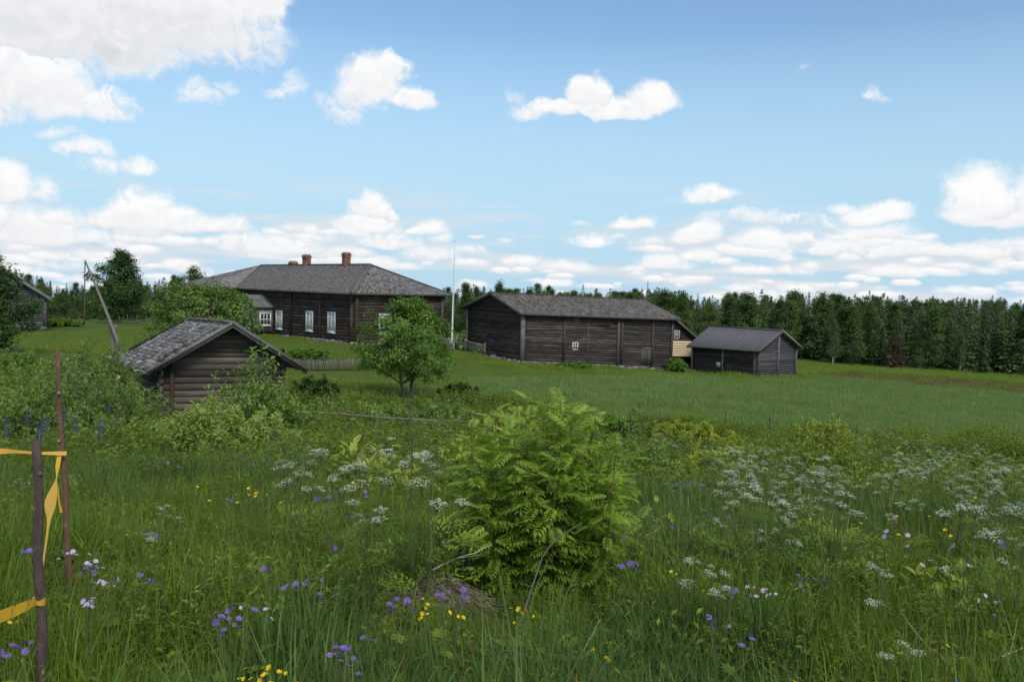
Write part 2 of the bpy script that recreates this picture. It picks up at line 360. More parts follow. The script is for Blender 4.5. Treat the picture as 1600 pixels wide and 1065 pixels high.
def leafy(name, c1, c2, c3=None, trans=.35, rough=.5, spec=.25, objamt=.35, tcol=(1.25, 1.35, .6)):
    """leaf: c1..c2 by the piece's own tone, shifted per plant; some light passes through"""
    m, nt, N, L = mat_new(name)
    t = attr(N, 'tone').outputs['Fac']; c = mixc(N, L, c1, c2, t)
    oi = N.new('ShaderNodeObjectInfo')
    if c3 is not None: c = mixc(N, L, c, c3, ramp(N, L, oi.outputs['Random'], .55, 1.15))
    k = mth(N, L, 'ADD', 1-objamt/2, mth(N, L, 'MULTIPLY', oi.outputs['Random'], objamt)); g = N.new('ShaderNodeCombineColor')
    for q in range(3): L.new(k, g.inputs[q])
    c = mixc(N, L, c, g.outputs[0], 1.0, 'MULTIPLY')
    b = N.new('ShaderNodeBsdfPrincipled'); L.new(c, b.inputs['Base Color']); b.inputs['Roughness'].default_value = rough; b.inputs['Specular IOR Level'].default_value = spec
    tr = N.new('ShaderNodeBsdfTranslucent'); L.new(mixc(N, L, c, tcol, 1.0, 'MULTIPLY'), tr.inputs[0])
    mx = N.new('ShaderNodeMixShader'); mx.inputs[0].default_value = trans; L.new(b.outputs[0], mx.inputs[1]); L.new(tr.outputs[0], mx.inputs[2])
    o = N.new('ShaderNodeOutputMaterial'); L.new(mx.outputs[0], o.inputs[0]); return m
def plain(name, c, rough=.5, spec=.5, metal=0):
    m, nt, N, L = mat_new(name); b = N.new('ShaderNodeBsdfPrincipled'); b.inputs['Base Color'].default_value = rgb(c); b.inputs['Roughness'].default_value = rough
    b.inputs['Specular IOR Level'].default_value = spec; b.inputs['Metallic'].default_value = metal
    o = N.new('ShaderNodeOutputMaterial'); L.new(b.outputs[0], o.inputs[0]); return m

M = {}
gs = (.35, 6, 1)
M['log_dark'] = surface('dark_brown_logs', (0.029, 0.018, 0.014), (0.054, 0.035, 0.026), (0.086, 0.068, 0.060), scale=3, stretch=gs, tone=.9, objtone=.5, bump=.5, fine=14, c3amt=(.44, .70), c3scale=.8)
M['log_barn'] = surface('grey_brown_logs', (0.037, 0.028, 0.023), (0.068, 0.053, 0.044), (0.095, 0.082, 0.074), scale=3, stretch=gs, tone=.8, objtone=.4, bump=.5, fine=14, c3amt=(.44, .70), c3scale=.8)
M['log_shed'] = surface('weathered_shed_logs', (.085,.066,.052), (.16,.132,.108), (.17,.10,.06), scale=3, stretch=(.5,7,1), tone=.8, objtone=.7, bump=.6, fine=12, c3amt=(.6,.85))
M['log_blue'] = surface('silver_grey_logs', (0.072, 0.068, 0.071), (0.119, 0.115, 0.119), (0.144, 0.137, 0.133), scale=3, stretch=gs, tone=.7, objtone=.4, bump=.5, fine=14)
M['board_grey'] = surface('grey_boards', (0.136, 0.128, 0.119), (0.212, 0.200, 0.187), (0.102, 0.085, 0.072), scale=3, stretch=(.4,8,1), tone=.5, objtone=.5, bump=.4, fine=16)
M['board_dark'] = surface('dark_boards', (.075,.064,.056), (.125,.11,.098), None, scale=3, stretch=(.4,8,1), tone=.5, objtone=.4, bump=.4, fine=16)
M['shingle'] = surface('grey_shingles', (0.140, 0.132, 0.126), (0.232, 0.216, 0.206), (0.122, 0.102, 0.084), scale=1.6, stretch=(1,1,1), tone=1.0, objtone=.6, bump=.35, fine=22, c3amt=(.5,.75))
M['shingle_barn'] = surface('brownish_grey_shingles', (0.117, 0.104, 0.094), (0.181, 0.162, 0.146), (0.107, 0.086, 0.067), scale=1.6, tone=1.0, bump=.35, fine=22)
M['shingle_old'] = surface('bleached_old_shingles', (.19,.17,.15), (.36,.335,.31), (.11,.095,.06), scale=5, stretch=(1.5,5,1), tone=1.0, objtone=.9, bump=.6, fine=20, c3amt=(.5,.7), c3scale=2.2)
M['sheet_roof'] = surface('grey_board_roof', (.13,.125,.125), (.17,.163,.16), (.11,.10,.095), scale=1.5, stretch=(.5,4,1), tone=.22, bump=.3, fine=14)
M['brick'] = surface('red_brick', (.25,.105,.075), (.33,.155,.11), (.32,.27,.24), scale=9, tone=.7, objtone=.7, bump=.3, grain=False, c3amt=(.62,.75), c3scale=4)
M['mortar'] = surface('mortar', (.25,.22,.19), (.33,.30,.27), scale=9, grain=False)
M['white'] = surface('white_window_paint', (.72,.72,.69), (.80,.80,.78), scale=6, tone=.15, bump=.1, rough=.6)
M['greywhite'] = surface('worn_white_paint', (.42,.42,.40), (.55,.55,.53), scale=6, tone=.2, bump=.1, rough=.7)
M['stone'] = surface('foundation_stones', (0.122, 0.119, 0.115), (0.230, 0.223, 0.212), (0.094, 0.101, 0.072), scale=2.5, tone=.6, objtone=.8, bump=.5, fine=12, grain=False)
M['bark'] = surface('bark', (.075,.06,.05), (.14,.12,.10), (.17,.17,.15), scale=6, stretch=(1,1,1), tone=.4, bump=.8, fine=24)
M['birch'] = surface('birch_bark', (.55,.54,.52), (.66,.65,.62), (.07,.065,.06), scale=5, tone=.2, bump=.3, c3amt=(.58,.66), c3scale=3)
M['stake'] = surface('dark_stake_bark', (0.094, 0.062, 0.053), (0.169, 0.125, 0.106), (0.250, 0.125, 0.069), scale=9, stretch=(2,2,2), tone=.5, bump=.9, fine=60, c3amt=(.63,.72), c3scale=13)
M['stake_brown'] = surface('red_brown_stake_bark', (.17,.085,.055), (.25,.14,.09), (.36,.24,.15), scale=9, stretch=(2,2,2), tone=.5, bump=.8, fine=60, c3amt=(.6,.7), c3scale=9)
M['pole_grey'] = surface('grey_debarked_pole', (0.152, 0.129, 0.114), (0.224, 0.199, 0.179), (0.160, 0.094, 0.068), scale=4, stretch=(.5,5,1), tone=.4, bump=.5)
M['beige'] = surface('sunlit_new_boards', (0.739, 0.560, 0.336), (0.829, 0.650, 0.414), None, scale=2, stretch=(0.448, 6.720, 1.120), tone=.15, bump=.15)  # pale new wood, with sunlight's brightness added to the colour
M['inside_shade'] = plain('painted_inside_shade', (.03,.026,.022), .95, .1)  # near-black colour standing in for shade in the bay and the flues
M['flagpole'] = plain('white_flagpole_paint', (.78,.78,.76), .4)
M['paper'] = plain('white_notice', (.78,.77,.74), .7)
M['stem'] = surface('green_stem', (.10,.13,.04), (.14,.17,.05), None, scale=8, tone=.4, bump=0, rough=.6)
M['redstem'] = surface('reddish_young_stem', (.13,.065,.04), (.17,.10,.05), None, scale=8, tone=.4, bump=0, rough=.6)
M['deadstem'] = surface('dry_stalk', (.36,.30,.22), (.52,.45,.35), None, scale=12, tone=.5, bump=.2)
M['deadgrey'] = surface('grey_dead_twig', (0.110, 0.088, 0.070), (0.176, 0.146, 0.120), None, scale=12, tone=.5, bump=.2)
M['straw'] = surface('dry_straw', (0.208, 0.164, 0.111), (0.336, 0.279, 0.204), (0.144, 0.098, 0.068), scale=4, tone=.9, bump=0)
def glass():
    m, nt, N, L = mat_new('window_pane'); b = N.new('ShaderNodeBsdfPrincipled'); b.inputs['Roughness'].default_value = .08
    oi = N.new('ShaderNodeObjectInfo'); L.new(mixc(N, L, (.16,.18,.19), (.46,.49,.50), oi.outputs['Random']), b.inputs['Base Color'])
    o = N.new('ShaderNodeOutputMaterial'); L.new(b.outputs[0], o.inputs[0]); return m
M['glass'] = glass()
M['glass_dark'] = plain('dark_pane', (.02,.022,.025), .1)
def tape():
    m, nt, N, L = mat_new('yellow_tape'); g = N.new('ShaderNodeNewGeometry'); b = N.new('ShaderNodeBsdfPrincipled')
    v = N.new('ShaderNodeTexCoord').outputs['Object']
    y = mixc(N, L, (.72,.40,.03), (.80,.47,.05), noise(N, L, v, 14)); L.new(mixc(N, L, y, (.80,.76,.66), g.outputs['Backfacing']), b.inputs['Base Color'])
    b.inputs['Roughness'].default_value = .35
    tr = N.new('ShaderNodeBsdfTranslucent'); L.new(y, tr.inputs[0]); mx = N.new('ShaderNodeMixShader'); mx.inputs[0].default_value = .25
    L.new(b.outputs[0], mx.inputs[1]); L.new(tr.outputs[0], mx.inputs[2])
    o = N.new('ShaderNodeOutputMaterial'); L.new(mx.outputs[0], o.inputs[0]); return m
M['tape'] = tape()
# foliage: albedos
M['leaf_tree'] = leafy('broadleaf_green', (0.099, 0.184, 0.036), (0.200, 0.323, 0.059), (0.169, 0.261, 0.040))
M['leaf_dark'] = leafy('dark_leaf_green', (0.040, 0.082, 0.022), (0.081, 0.144, 0.034))
M['leaf_bright'] = leafy('yellow_green_leaf', (0.232, 0.299, 0.041), (0.412, 0.467, 0.073), (0.329, 0.360, 0.062))
M['leaf_willow'] = leafy('grey_green_leaf', (0.113, 0.196, 0.040), (0.230, 0.339, 0.076), (0.202, 0.290, 0.054))
M['leaf_rowan'] = leafy('rowan_leaf', (0.107, 0.211, 0.025), (0.354, 0.467, 0.076), None, objamt=.35, trans=.45)
M['leaf_wood'] = leafy('wood_leaf', (0.072, 0.125, 0.042), (0.128, 0.196, 0.060), (0.140, 0.184, 0.058), objamt=.25)
M['leaf_willow_bright'] = leafy('young_willow_leaf', (.21,.29,.06), (.36,.44,.12), None, trans=.42, objamt=.2)
M['leaf_spruce'] = leafy('spruce_needles', (0.056, 0.095, 0.039), (0.116, 0.176, 0.056), (0.134, 0.165, 0.050), trans=.1, rough=.7)
M['leaf_pine'] = leafy('pine_needles', (0.099, 0.131, 0.062), (0.177, 0.218, 0.090), None, trans=.1, rough=.7)
M['leaf_birch'] = leafy('birch_leaf', (0.067, 0.124, 0.034), (0.135, 0.214, 0.053), (0.155, 0.186, 0.053))
M['leaf_dead'] = leafy('dead_needles', (.060,.044,.032), (.105,.080,.060), None, trans=.05, rough=.8)
M['leaf_lilac'] = leafy('grey_shrub_leaf', (0.078, 0.083, 0.061), (0.132, 0.135, 0.095), None)
M['lawn'] = leafy('lawn_blades', (0.145, 0.221, 0.026), (0.228, 0.304, 0.036), (0.207, 0.255, 0.040), rough=.5, objamt=.3)
M['grass'] = leafy('grass_blades', (0.095, 0.165, 0.014), (0.180, 0.263, 0.023), (0.173, 0.216, 0.029), rough=.45, objamt=.45)
M['grass_blue'] = leafy('blue_green_grass_blades', (0.061, 0.124, 0.026), (0.112, 0.191, 0.041), (0.134, 0.186, 0.043), rough=.45, objamt=.4)
M['redgrass'] = leafy('reddish_grass', (.13,.12,.04), (.20,.16,.06), (.15,.17,.05), rough=.6, objamt=.4)
M['hay'] = leafy('hay_field_grass', (0.153, 0.250, 0.071), (0.244, 0.340, 0.111), (0.234, 0.273, 0.095), rough=.6, objamt=.3)
M['weed'] = leafy('meadow_herb_leaves', (0.096, 0.170, 0.019), (0.202, 0.279, 0.030), (0.253, 0.299, 0.033), objamt=.5)
M['seed'] = leafy('grass_seed_heads', (.10,.12,.04), (.17,.17,.07), None)
M['sorrel'] = leafy('rusty_sorrel_spikes', (.16,.06,.03), (.24,.10,.045), None)
M['petal_white'] = leafy('white_umbel_petals', (0.585, 0.620, 0.439), (0.760, 0.781, 0.615), None, trans=.3, objamt=.1, tcol=(0.975, 1.000, 0.791))
M['petal_violet'] = leafy('violet_petals', (.17,.10,.34), (.28,.18,.46), None, trans=.3, objamt=.3, tcol=(1,1,1))
M['petal_pink'] = leafy('pale_pink_petals', (.56,.40,.62), (.72,.58,.74), None, trans=.3, objamt=.2, tcol=(1,1,1))
M['petal_yellow'] = leafy('yellow_petals', (.75,.50,.01), (.82,.60,.02), None, trans=.2, objamt=.1, tcol=(1,.9,.3))
M['petal_blue'] = leafy('blue_lupin_petals', (.07,.09,.15), (.11,.14,.23), None, trans=.2, objamt=.3, tcol=(1,1,1))
M['petal_cream'] = leafy('cream_blossom', (.48,.50,.33), (.66,.66,.50), None, trans=.2, objamt=.1, tcol=(1,1,.8))
# ------------------------------------------------------------------ ground sheet
def seg_in(px, py, poly):
    x, y = np.asarray(px), np.asarray(py); ins = np.zeros(x.shape, bool); n = len(poly)
    for i in range(n):
        (x1, y1), (x2, y2) = poly[i], poly[(i+1) % n]
        c = ((y1 > y) != (y2 > y)) & (x < (x2-x1)*(y-y1)/((y2-y1)+1e-12)+x1); ins ^= c
    return ins
def ground_poly(pts, h=0.0): return [tuple(hit(a, b, h)[:2]) for a, b in pts]
# outlines on the ground (x, Y metres): the hay field, the reddish strip beyond it, the mown lawn
HAY = ground_poly([(742, 592), (900, 594), (1060, 592), (1180, 598), (1290, 592), (1450, 604), (1700, 628)]) + [(60, 60), (46, 36.5), (30, 34.5), (14, 35), (4, 36.5), (-1.5, 39)]
RED = ground_poly([(1250, 586), (1330, 583), (1480, 592), (1700, 610), (1700, 630), (1450, 606), (1330, 597)])
LAWN = [(-5.5, 38), (-12, 38), (-20, 44), (-40, 60), (-60, 90), (-75, 120), (-30, 125), (-5, 110), (10, 100), (22, 80), (22, 66)] + ground_poly([(1180, 598), (1060, 592), (900, 594), (742, 592)]) + [(-1.5, 39)]
BARE = ground_poly([(20, 512), (75, 512), (76, 519), (20, 522)])
def MEADOW(x, y): return y < np.where(x > -5, 36, np.where(x > -14, 34, 41)) + 0*x

def make_ground():
    r = np.concatenate([[0], np.geomspace(.6, 160, 150), np.geomspace(170, 2600, 22)]); na = 300
    th = np.linspace(0, 2*math.pi, na, endpoint=False)
    Xg = (r[1:, None]*np.sin(th)[None]); Yg = (r[1:, None]*np.cos(th)[None]); Zg = GZ(Xg, Yg)
    bumpy = np.clip(1-np.hypot(Xg, Yg)/60, 0, 1)
    Zg = Zg + bumpy*.10*(fbm(Xg*.7, Yg*.7, 5, 3)-.5)*2*np.clip(np.hypot(Xg, Yg)/4, 0, 1)
    V = np.concatenate([[[0, 0, gz(0, 0)]], np.stack([Xg, Yg, Zg], -1).reshape(-1, 3)])
    m = len(r)-1; i = np.arange(m-1)[:, None]*na+1; j = np.arange(na)[None]; k = (j+1) % na
    Q = np.stack([i+j, i+na+j, i+na+k, i+k], -1).reshape(-1, 4)
    mb = MB(); mb.add(V, Q); mb.more([[0, 1+q, 1+(q+1) % na] for q in range(na)])
    me = mb.mesh('ground', M_ground(), True)
    x, y = V[:, 0], V[:, 1]; yy = V[:, 1]
    def soft(poly, d=.9):          # softened membership by jittered samples
        s = np.zeros(len(x)); rr = np.random.default_rng(3)
        for q in range(10):
            w = d*(1+np.hypot(x, y)/70); s += seg_in(x+rr.normal(size=len(x))*w, y+rr.normal(size=len(x))*w, poly)
        return s/10
    col = np.zeros((len(x), 4), np.float32)
    col[:, 0] = soft(HAY); col[:, 1] = soft(LAWN, .5); col[:, 2] = soft(RED, 1.0); col[:, 3] = 1
    a = me.attributes.new('zone', 'FLOAT_COLOR', 'POINT'); a.data.foreach_set('color', col.ravel())
    ob('ground', me, kind='structure')
def M_ground():
    m, nt, N, L = mat_new('meadow_soil_and_turf')
    v = N.new('ShaderNodeTexCoord').outputs['Object']
    sp = N.new('ShaderNodeSeparateColor'); L.new(attr(N, 'zone').outputs['Color'], sp.inputs[0])
    big = noise(N, L, v, .12, 5, .6); mid = noise(N, L, v, .9, 5, .6); fin = noise(N, L, v, 9, 5, .7)
    mp = N.new('ShaderNodeMapping'); mp.inputs['Scale'].default_value = (.25, 1, 1); L.new(v, mp.inputs[0]); streak = noise(N, L, mp.outputs[0], .5, 5, .6)
    meadow = mixc(N, L, (.030,.050,.012), (.060,.085,.020), fin)
    lawn = mixc(N, L, (.066,.108,.018), (.098,.142,.026), ramp(N, L, mid, .3, .7)); lawn = mixc(N, L, lawn, (.12,.135,.03), ramp(N, L, big, .5, .8))
    hay = mixc(N, L, (.11,.18,.055), (.15,.22,.075), ramp(N, L, streak, .3, .7)); hay = mixc(N, L, hay, (.095,.125,.045), ramp(N, L, big, .5, .75))
    red = mixc(N, L, (.10,.085,.03), (.16,.11,.04), ramp(N, L, mid, .35, .65)); red = mixc(N, L, red, (.09,.12,.03), ramp(N, L, streak, .45, .7))
    far = mixc(N, L, (.062,.100,.020), (.085,.125,.03), ramp(N, L, streak, .3, .7))
    g = N.new('ShaderNodeNewGeometry'); sx = N.new('ShaderNodeSeparateXYZ'); L.new(g.outputs['Position'], sx.inputs[0])
    c = mixc(N, L, meadow, far, ramp(N, L, sx.outputs[1], 36, 46))
    c = mixc(N, L, c, lawn, sp.outputs[1]); c = mixc(N, L, c, hay, sp.outputs[0]); c = mixc(N, L, c, red, sp.outputs[2])
    f = mth(N, L, 'ADD', .7, mth(N, L, 'MULTIPLY', fin, .6)); cc = N.new('ShaderNodeCombineColor')
    for k in range(3): L.new(f, cc.inputs[k])
    c = mixc(N, L, c, cc.outputs[0], 1.0, 'MULTIPLY')
    b = N.new('ShaderNodeBsdfPrincipled'); L.new(c, b.inputs['Base Color']); b.inputs['Roughness'].default_value = .95; b.inputs['Specular IOR Level'].default_value = .1
    bp = N.new('ShaderNodeBump'); bp.inputs['Strength'].default_value = .8; bp.inputs['Distance'].default_value = .12; L.new(mth(N, L, 'ADD', fin, mid), bp.inputs['Height']); L.new(bp.outputs[0], b.inputs['Normal'])
    o = N.new('ShaderNodeOutputMaterial'); L.new(b.outputs[0], o.inputs[0]); return m
make_ground()
# ------------------------------------------------------------------ builders for log houses
def lerp(a, b, t): return np.asarray(a, float)*(1-t)+np.asarray(b, float)*t
class Wall:
    """a plane between two bottom points, with its own top heights; outward normal n"""
    def __init__(s, a, b, za, zb, peak=None, ext=(0, 0)):
        s.a = np.array(a, float); s.b = np.array(b, float); s.za = za; s.zb = zb; s.peak = peak; s.ext = ext
        s.d = np.array([s.b[0]-s.a[0], s.b[1]-s.a[1], 0]); s.L = np.linalg.norm(s.d); s.d /= s.L
        s.n = np.array([s.d[1], -s.d[0], 0]) # points to the right-hand side of a->b seen from above
    def base(s, u): return s.a[2]*(1-u)+s.b[2]*u
    def top(s, u): return s.za*(1-u)+s.zb*u
    def pt(s, u, z, out=0.0):
        p = s.a+s.d*s.L*u; return np.array([p[0], p[1], z])+s.n*out
    def px_u(s, px, py=None):
        """where picture column px meets the wall, 0..1 along it"""
        c = (px-800)/F; A = s.a-0; f = lambda p: (p@RT)/(p@FW)-c
        lo, hi = -.3, 1.3; zz = s.base(.5)*.5+s.top(.5)*.5
        flo = f(s.pt(lo, zz))
        for _ in range(50):
            m = (lo+hi)/2
            if (f(s.pt(m, zz)) > 0) == (flo > 0): lo = m
            else: hi = m
        return (lo+hi)/2
    def py_z(s, u, py):
        p = s.pt(u, 0); lo, hi = -20.0, 10.0
        for _ in range(50):
            m = (lo+hi)/2
            if proj((p[0], p[1], m))[1] > py: lo = m
            else: hi = m
        return (lo+hi)/2
def log_course(mb, w, u0, u1, z0a, z0b, h, bulge, tone, segs=None):
    """one log: a flattened round bar lying on the wall plane"""
    L = (u1-u0)*w.L; m = max(2, int(L/2.0)+1) if segs is None else segs
    us = np.linspace(u0, u1, m+1); prof = [(-.03, -.5), (bulge*.86, -.43), (bulge, .02), (bulge*.88, .43), (-.03, .5)]
    s0 = random.random()*40; rows = []; gr = []
    for q, u in enumerate(us):
        t = (u-u0)/(u1-u0+1e-9); zc = z0a*(1-t)+z0b*t+h/2; j = (random.random()-.5)*.018; jz = (random.random()-.5)*.012
        for (o, v) in prof:
            rows.append(w.pt(u, zc+v*h*.97+jz, o+j if o > 0 else o)); gr.append((q*L/m+s0, v*h+s0*1.7, s0))
    n = len(prof); i = np.arange(m)[:, None]*n; k = np.arange(n-1)[None]
    Fc = np.stack([i+k, i+n+k, i+n+k+1, i+k+1], -1).reshape(-1, 4)
    mb.add(rows, Fc, tone, gr); e = m*n
    mb.more([[0, 3, 4], [0, 2, 3], [0, 1, 2], [e, e+4, e+3], [e, e+3, e+2], [e, e+2, e+1]])
def courses(w, n, ng=0, bulge=.05, inset=0.0):
    """(u0,u1,za,zb,h) of every log, gable logs shortened under the slopes"""
    out = []
    for i in range(n):
        a0 = w.a[2]+(w.za-w.a[2])*i/n; b0 = w.b[2]+(w.zb-w.b[2])*i/n; h = ((w.za-w.a[2])+(w.zb-w.b[2]))/2/n
        out.append((-w.ext[0]/w.L, 1+w.ext[1]/w.L, a0, b0, h))
    if w.peak:
        pu, pz = w.peak; zm = w.top(pu); h = (pz-zm)/ng
        for i in range(ng):
            t = (i+.35)/ng; u0 = pu*t; u1 = 1-(1-pu)*t
            if u1-u0 < .04: continue
            out.append((u0, u1, w.top(u0)*(1-t)+t*zm+h*i, w.top(u1)*(1-t)+t*zm+h*i, h))
    return out
def backing(mb, w, tone=.3):
    """the plain wall behind the logs' faces, 12 cm thick"""
    P = [w.a, w.b, w.pt(1, w.zb), w.pt(0, w.za)] if not w.peak else [w.a, w.b, w.pt(1, w.zb), w.pt(w.peak[0], w.peak[1]), w.pt(0, w.za)]
    P = np.array(P); n = len(P); Q = np.concatenate([P-w.n*.004, P-w.n*.12])
    mb.add(Q, [[i, (i+1) % n, n+(i+1) % n, n+i] for i in range(n)], tone)
    fan = [[0, i, i+1] for i in range(1, n-1)]; mb.more([[a, b, c] for a, b, c in fan]+[[n+a, n+c, n+b] for a, b, c in fan])
def log_wall(root, w, n, mat, ng=0, bulge=.05, single=False, name='log_wall'):
    bk = MB(); backing(bk, w); wall = part(name, bk, mat, root)
    if single:
        for (u0, u1, za, zb, h) in courses(w, n, ng):
            mb = MB(); log_course(mb, w, u0, u1, za, zb, h*random.uniform(.94, 1.02), bulge*random.uniform(.85, 1.2), random.random(), 3); part('log', mb, mat, root, wall)
    else:
        mb = MB()
        for (u0, u1, za, zb, h) in courses(w, n, ng):
            k = random.randint(1, 2); cut = [u0]+[u0+(u1-u0)*(q+1)/k+(random.random()-.5)*.25*(u1-u0)*(q+1 < k) for q in range(k)]
            for q in range(k):
                t0 = (cut[q]-u0)/(u1-u0); t1 = (cut[q+1]-u0)/(u1-u0)
                log_course(mb, w, cut[q], cut[q+1]-.004, za+(zb-za)*t0, za+(zb-za)*t1, h, bulge*random.uniform(.8, 1.25), random.random())
        part('logs', mb, mat, root, wall, kind='stuff')
    return wall
def v_board(root, w, u, mat, width=.22, thick=.10, z0=None, z1=None, name='corner_board', parent=None):
    mb = MB(); a = w.pt(u, w.base(u)-.05 if z0 is None else z0, thick*.5+.03); b = w.pt(u, w.top(u) if z1 is None else z1, thick*.5+.03)
    beam(mb, a, b, width, thick, up=w.n, tone=random.random()); return part(name, mb, mat, root, parent)
def shingle_quad(mb, P, fr, tn, up, thick):
    """one shingle: P = lower-left, lower-right, upper-right, upper-left on the roof's surface"""
    P = np.asarray(P, float); lift = np.array([thick, thick, .006, .006])[:, None]*up
    V = np.concatenate([P+lift, P[:2]+up*.001]); g = np.zeros((6, 3)); s = random.random()*60
    g[:, 0] = [0, 0, .4, .4, 0, 0]; g[:, 1] = [0, .15, .15, 0, 0, .15]; g += s
    mb.add(V, [[0, 1, 2, 3], [4, 5, 1, 0]], tn, g); mb.more([[4, 0, 3], [1, 5, 2]])
def roof_plane(root, name, E0, E1, R1, R0_, mat, w=.16, expo=.3, thick=.03, slab=.06, single=False, ragged=.02, slab_mat=None):
    """a slope from eave (E0,E1) to ridge (R0,R1): boards below, courses of shingles above"""
    E0, E1, R1, R0_ = [np.asarray(p, float) for p in (E0, E1, R1, R0_)]
    up = nrm(np.cross(E1-E0, (R0_+R1)/2-E0)); up = up if up[2] > 0 else -up
    tri = np.linalg.norm(R1-R0_) < .05
    P = np.array([E0, E1, R1, R0_]); mb = MB(); hexa(mb, np.concatenate([P-up*slab, P-up*.002]), .5); sl = part(name, mb, slab_mat or M['board_dark'], root)
    H = np.linalg.norm((R0_+R1)/2-(E0+E1)/2); n = max(2, round(H/expo)); sh = MB()
    for i in range(n):
        t0, t1 = i/n, min(1, (i+1.02)/n); a0, b0, a1, b1 = lerp(E0, R0_, t0), lerp(E1, R1, t0), lerp(E0, R0_, t1), lerp(E1, R1, t1)
        L = np.linalg.norm(b0-a0); m = max(1, round(L/w)); f = np.sort((np.arange(m+1)+np.concatenate([[0], rng.uniform(-.25, .25, max(m-1, 0)), [0]])))/m
        off = rng.uniform(-1, 1, m)*ragged; dn = nrm(a0-a1); tns = rng.random(m)
        for k in range(m):
            q = [lerp(a0, b0, f[k]+.002)+dn*(off[k]+.02*(i == 0)), lerp(a0, b0, f[k+1]-.002)+dn*(off[k]+.02*(i == 0)), lerp(a1, b1, f[k+1]-.002), lerp(a1, b1, f[k]+.002)]
            if single:
                one = MB(); shingle_quad(one, q, 0, tns[k], up, thick*random.uniform(.7, 1.6)); part('shingle', one, mat, root, sl)
            else: shingle_quad(sh, q, 0, tns[k], up, thick*random.uniform(.7, 1.5))
    if not single: part('shingles', sh, mat, root, sl, kind='stuff')
    return sl, up
def board(root, name, a, b, w, h, mat, up=(0, 0, 1), parent=None, off=(0, 0)):
    mb = MB(); beam(mb, a, b, w, h, up, random.random(), off); return part(name, mb, mat, root, parent)
def window(root, w, u, zc, wd, ht, nx, ny, frame='white', pane='glass', trim=.09, out=.07, bars=.035, arch=False, head=True):
    """casing on the wall with glazing bars and single panes"""
    r = w.d; up = np.array([0, 0, 1.0]); c = w.pt(u, zc, out)
    fm = MB()
    def bar(x0, x1, y0, y1, d, mb, depth=.05):
        P = []
        for dd in (d-depth, d):
            P += [c+r*x0+up*y0+w.n*dd, c+r*x1+up*y0+w.n*dd, c+r*x1+up*y1+w.n*dd, c+r*x0+up*y1+w.n*dd]
        hexa(mb, P, random.random())
    X, Y = wd/2, ht/2
    bar(-X, -X+trim, -Y, Y, .03, fm); bar(X-trim, X, -Y, Y, .03, fm); bar(-X+trim, X-trim, -Y, -Y+trim, .03, fm)
    if not arch: bar(-X+trim, X-trim, Y-trim, Y, .03, fm)
    if head: bar(-X-.06, X+.06, -Y-.05, -Y, .06, fm, .09); 
    if head and not arch: bar(-X-.06, X+.06, Y, Y+.06, .06, fm, .09)
    if arch:
        for k in range(8):
            t0, t1 = math.pi*k/8, math.pi*(k+1)/8; P = []
            for dd in (-.02, .03):
                for (t, rr) in ((t0, X), (t1, X), (t1, X-trim), (t0, X-trim)): P.append(c+r*math.cos(t)*rr+up*(Y+math.sin(t)*rr)+w.n*dd)
            hexa(fm, P, .5)
    fr = part('window', fm, M[frame], root)
    x0, x1, y0, y1 = -X+trim, X-trim, -Y+trim, Y-(0 if arch else trim)
    mb = MB()
    for k in range(1, nx):
        x = x0+(x1-x0)*k/nx; wb = bars*(1.9 if nx == 4 and k == 2 else 1); bar(x-wb/2, x+wb/2, y0, y1, .012, mb, .03)
    for k in range(1, ny):
        y = y0+(y1-y0)*k/ny; bar(x0, x1, y-bars/2, y+bars/2, .009, mb, .03)
    if arch:
        bar(x0, x1, y1-bars/2, y1+bars/2, .014, mb, .03)
        for t in (math.pi*.3, math.pi*.7):
            a = c+up*y1; b = a+r*math.cos(t)*(X-trim)+up*math.sin(t)*(X-trim); beam(mb, a, b, bars, .03, up=w.n, tone=.5)
    if mb.n: part('glazing_bars', mb, M[frame], root, fr)
    for i in range(nx):
        for j in range(ny):
            pm = MB(); bar(x0+(x1-x0)*i/nx+.004, x0+(x1-x0)*(i+1)/nx-.004, y0+(y1-y0)*j/ny+.004, y0+(y1-y0)*(j+1)/ny-.004, -.015, pm, .01); part('pane', pm, M[pane], root, fr)
    if arch:
        P = [c+up*y1+w.n*-.02]+[c+r*math.cos(t)*(X-trim*.6)+up*(y1+math.sin(t)*(X-trim*.6))+w.n*-.02 for t in np.linspace(0, math.pi, 9)]
        pm = MB(); pm.add(P, [[0, k, k+1] for k in range(1, 9)]); part('pane', pm, M[pane], root, fr)
    return fr
def blob_mesh(name, mat, r=(.3, .25, .2), seed=0, sub=2, amp=.25):
    """an irregular stone"""
    import bmesh
    bm = bmesh.new(); bmesh.ops.create_icosphere(bm, subdivisions=sub, radius=1.0); g = np.random.default_rng(seed)
    k = g.normal(size=(4, 3))*1.2; ph = g.random(4)*6
    V = np.array([v.co[:] for v in bm.verts]); d = sum(np.sin(V@k[i]*1.6+ph[i]) for i in range(4))/4
    V = np.sign(V)*np.abs(V)**.8*(1+amp*d)[:, None]*np.array(r); Fc = np.array([[v.index for v in f.verts] for f in bm.faces]); bm.free()
    mb = MB(); mb.add(V, Fc, .5); return mb.mesh(name, mat, False)
STONES = [blob_mesh('foundation_stone', M['stone'], (.30, .24, .17), k, 1, .3) for k in range(6)]
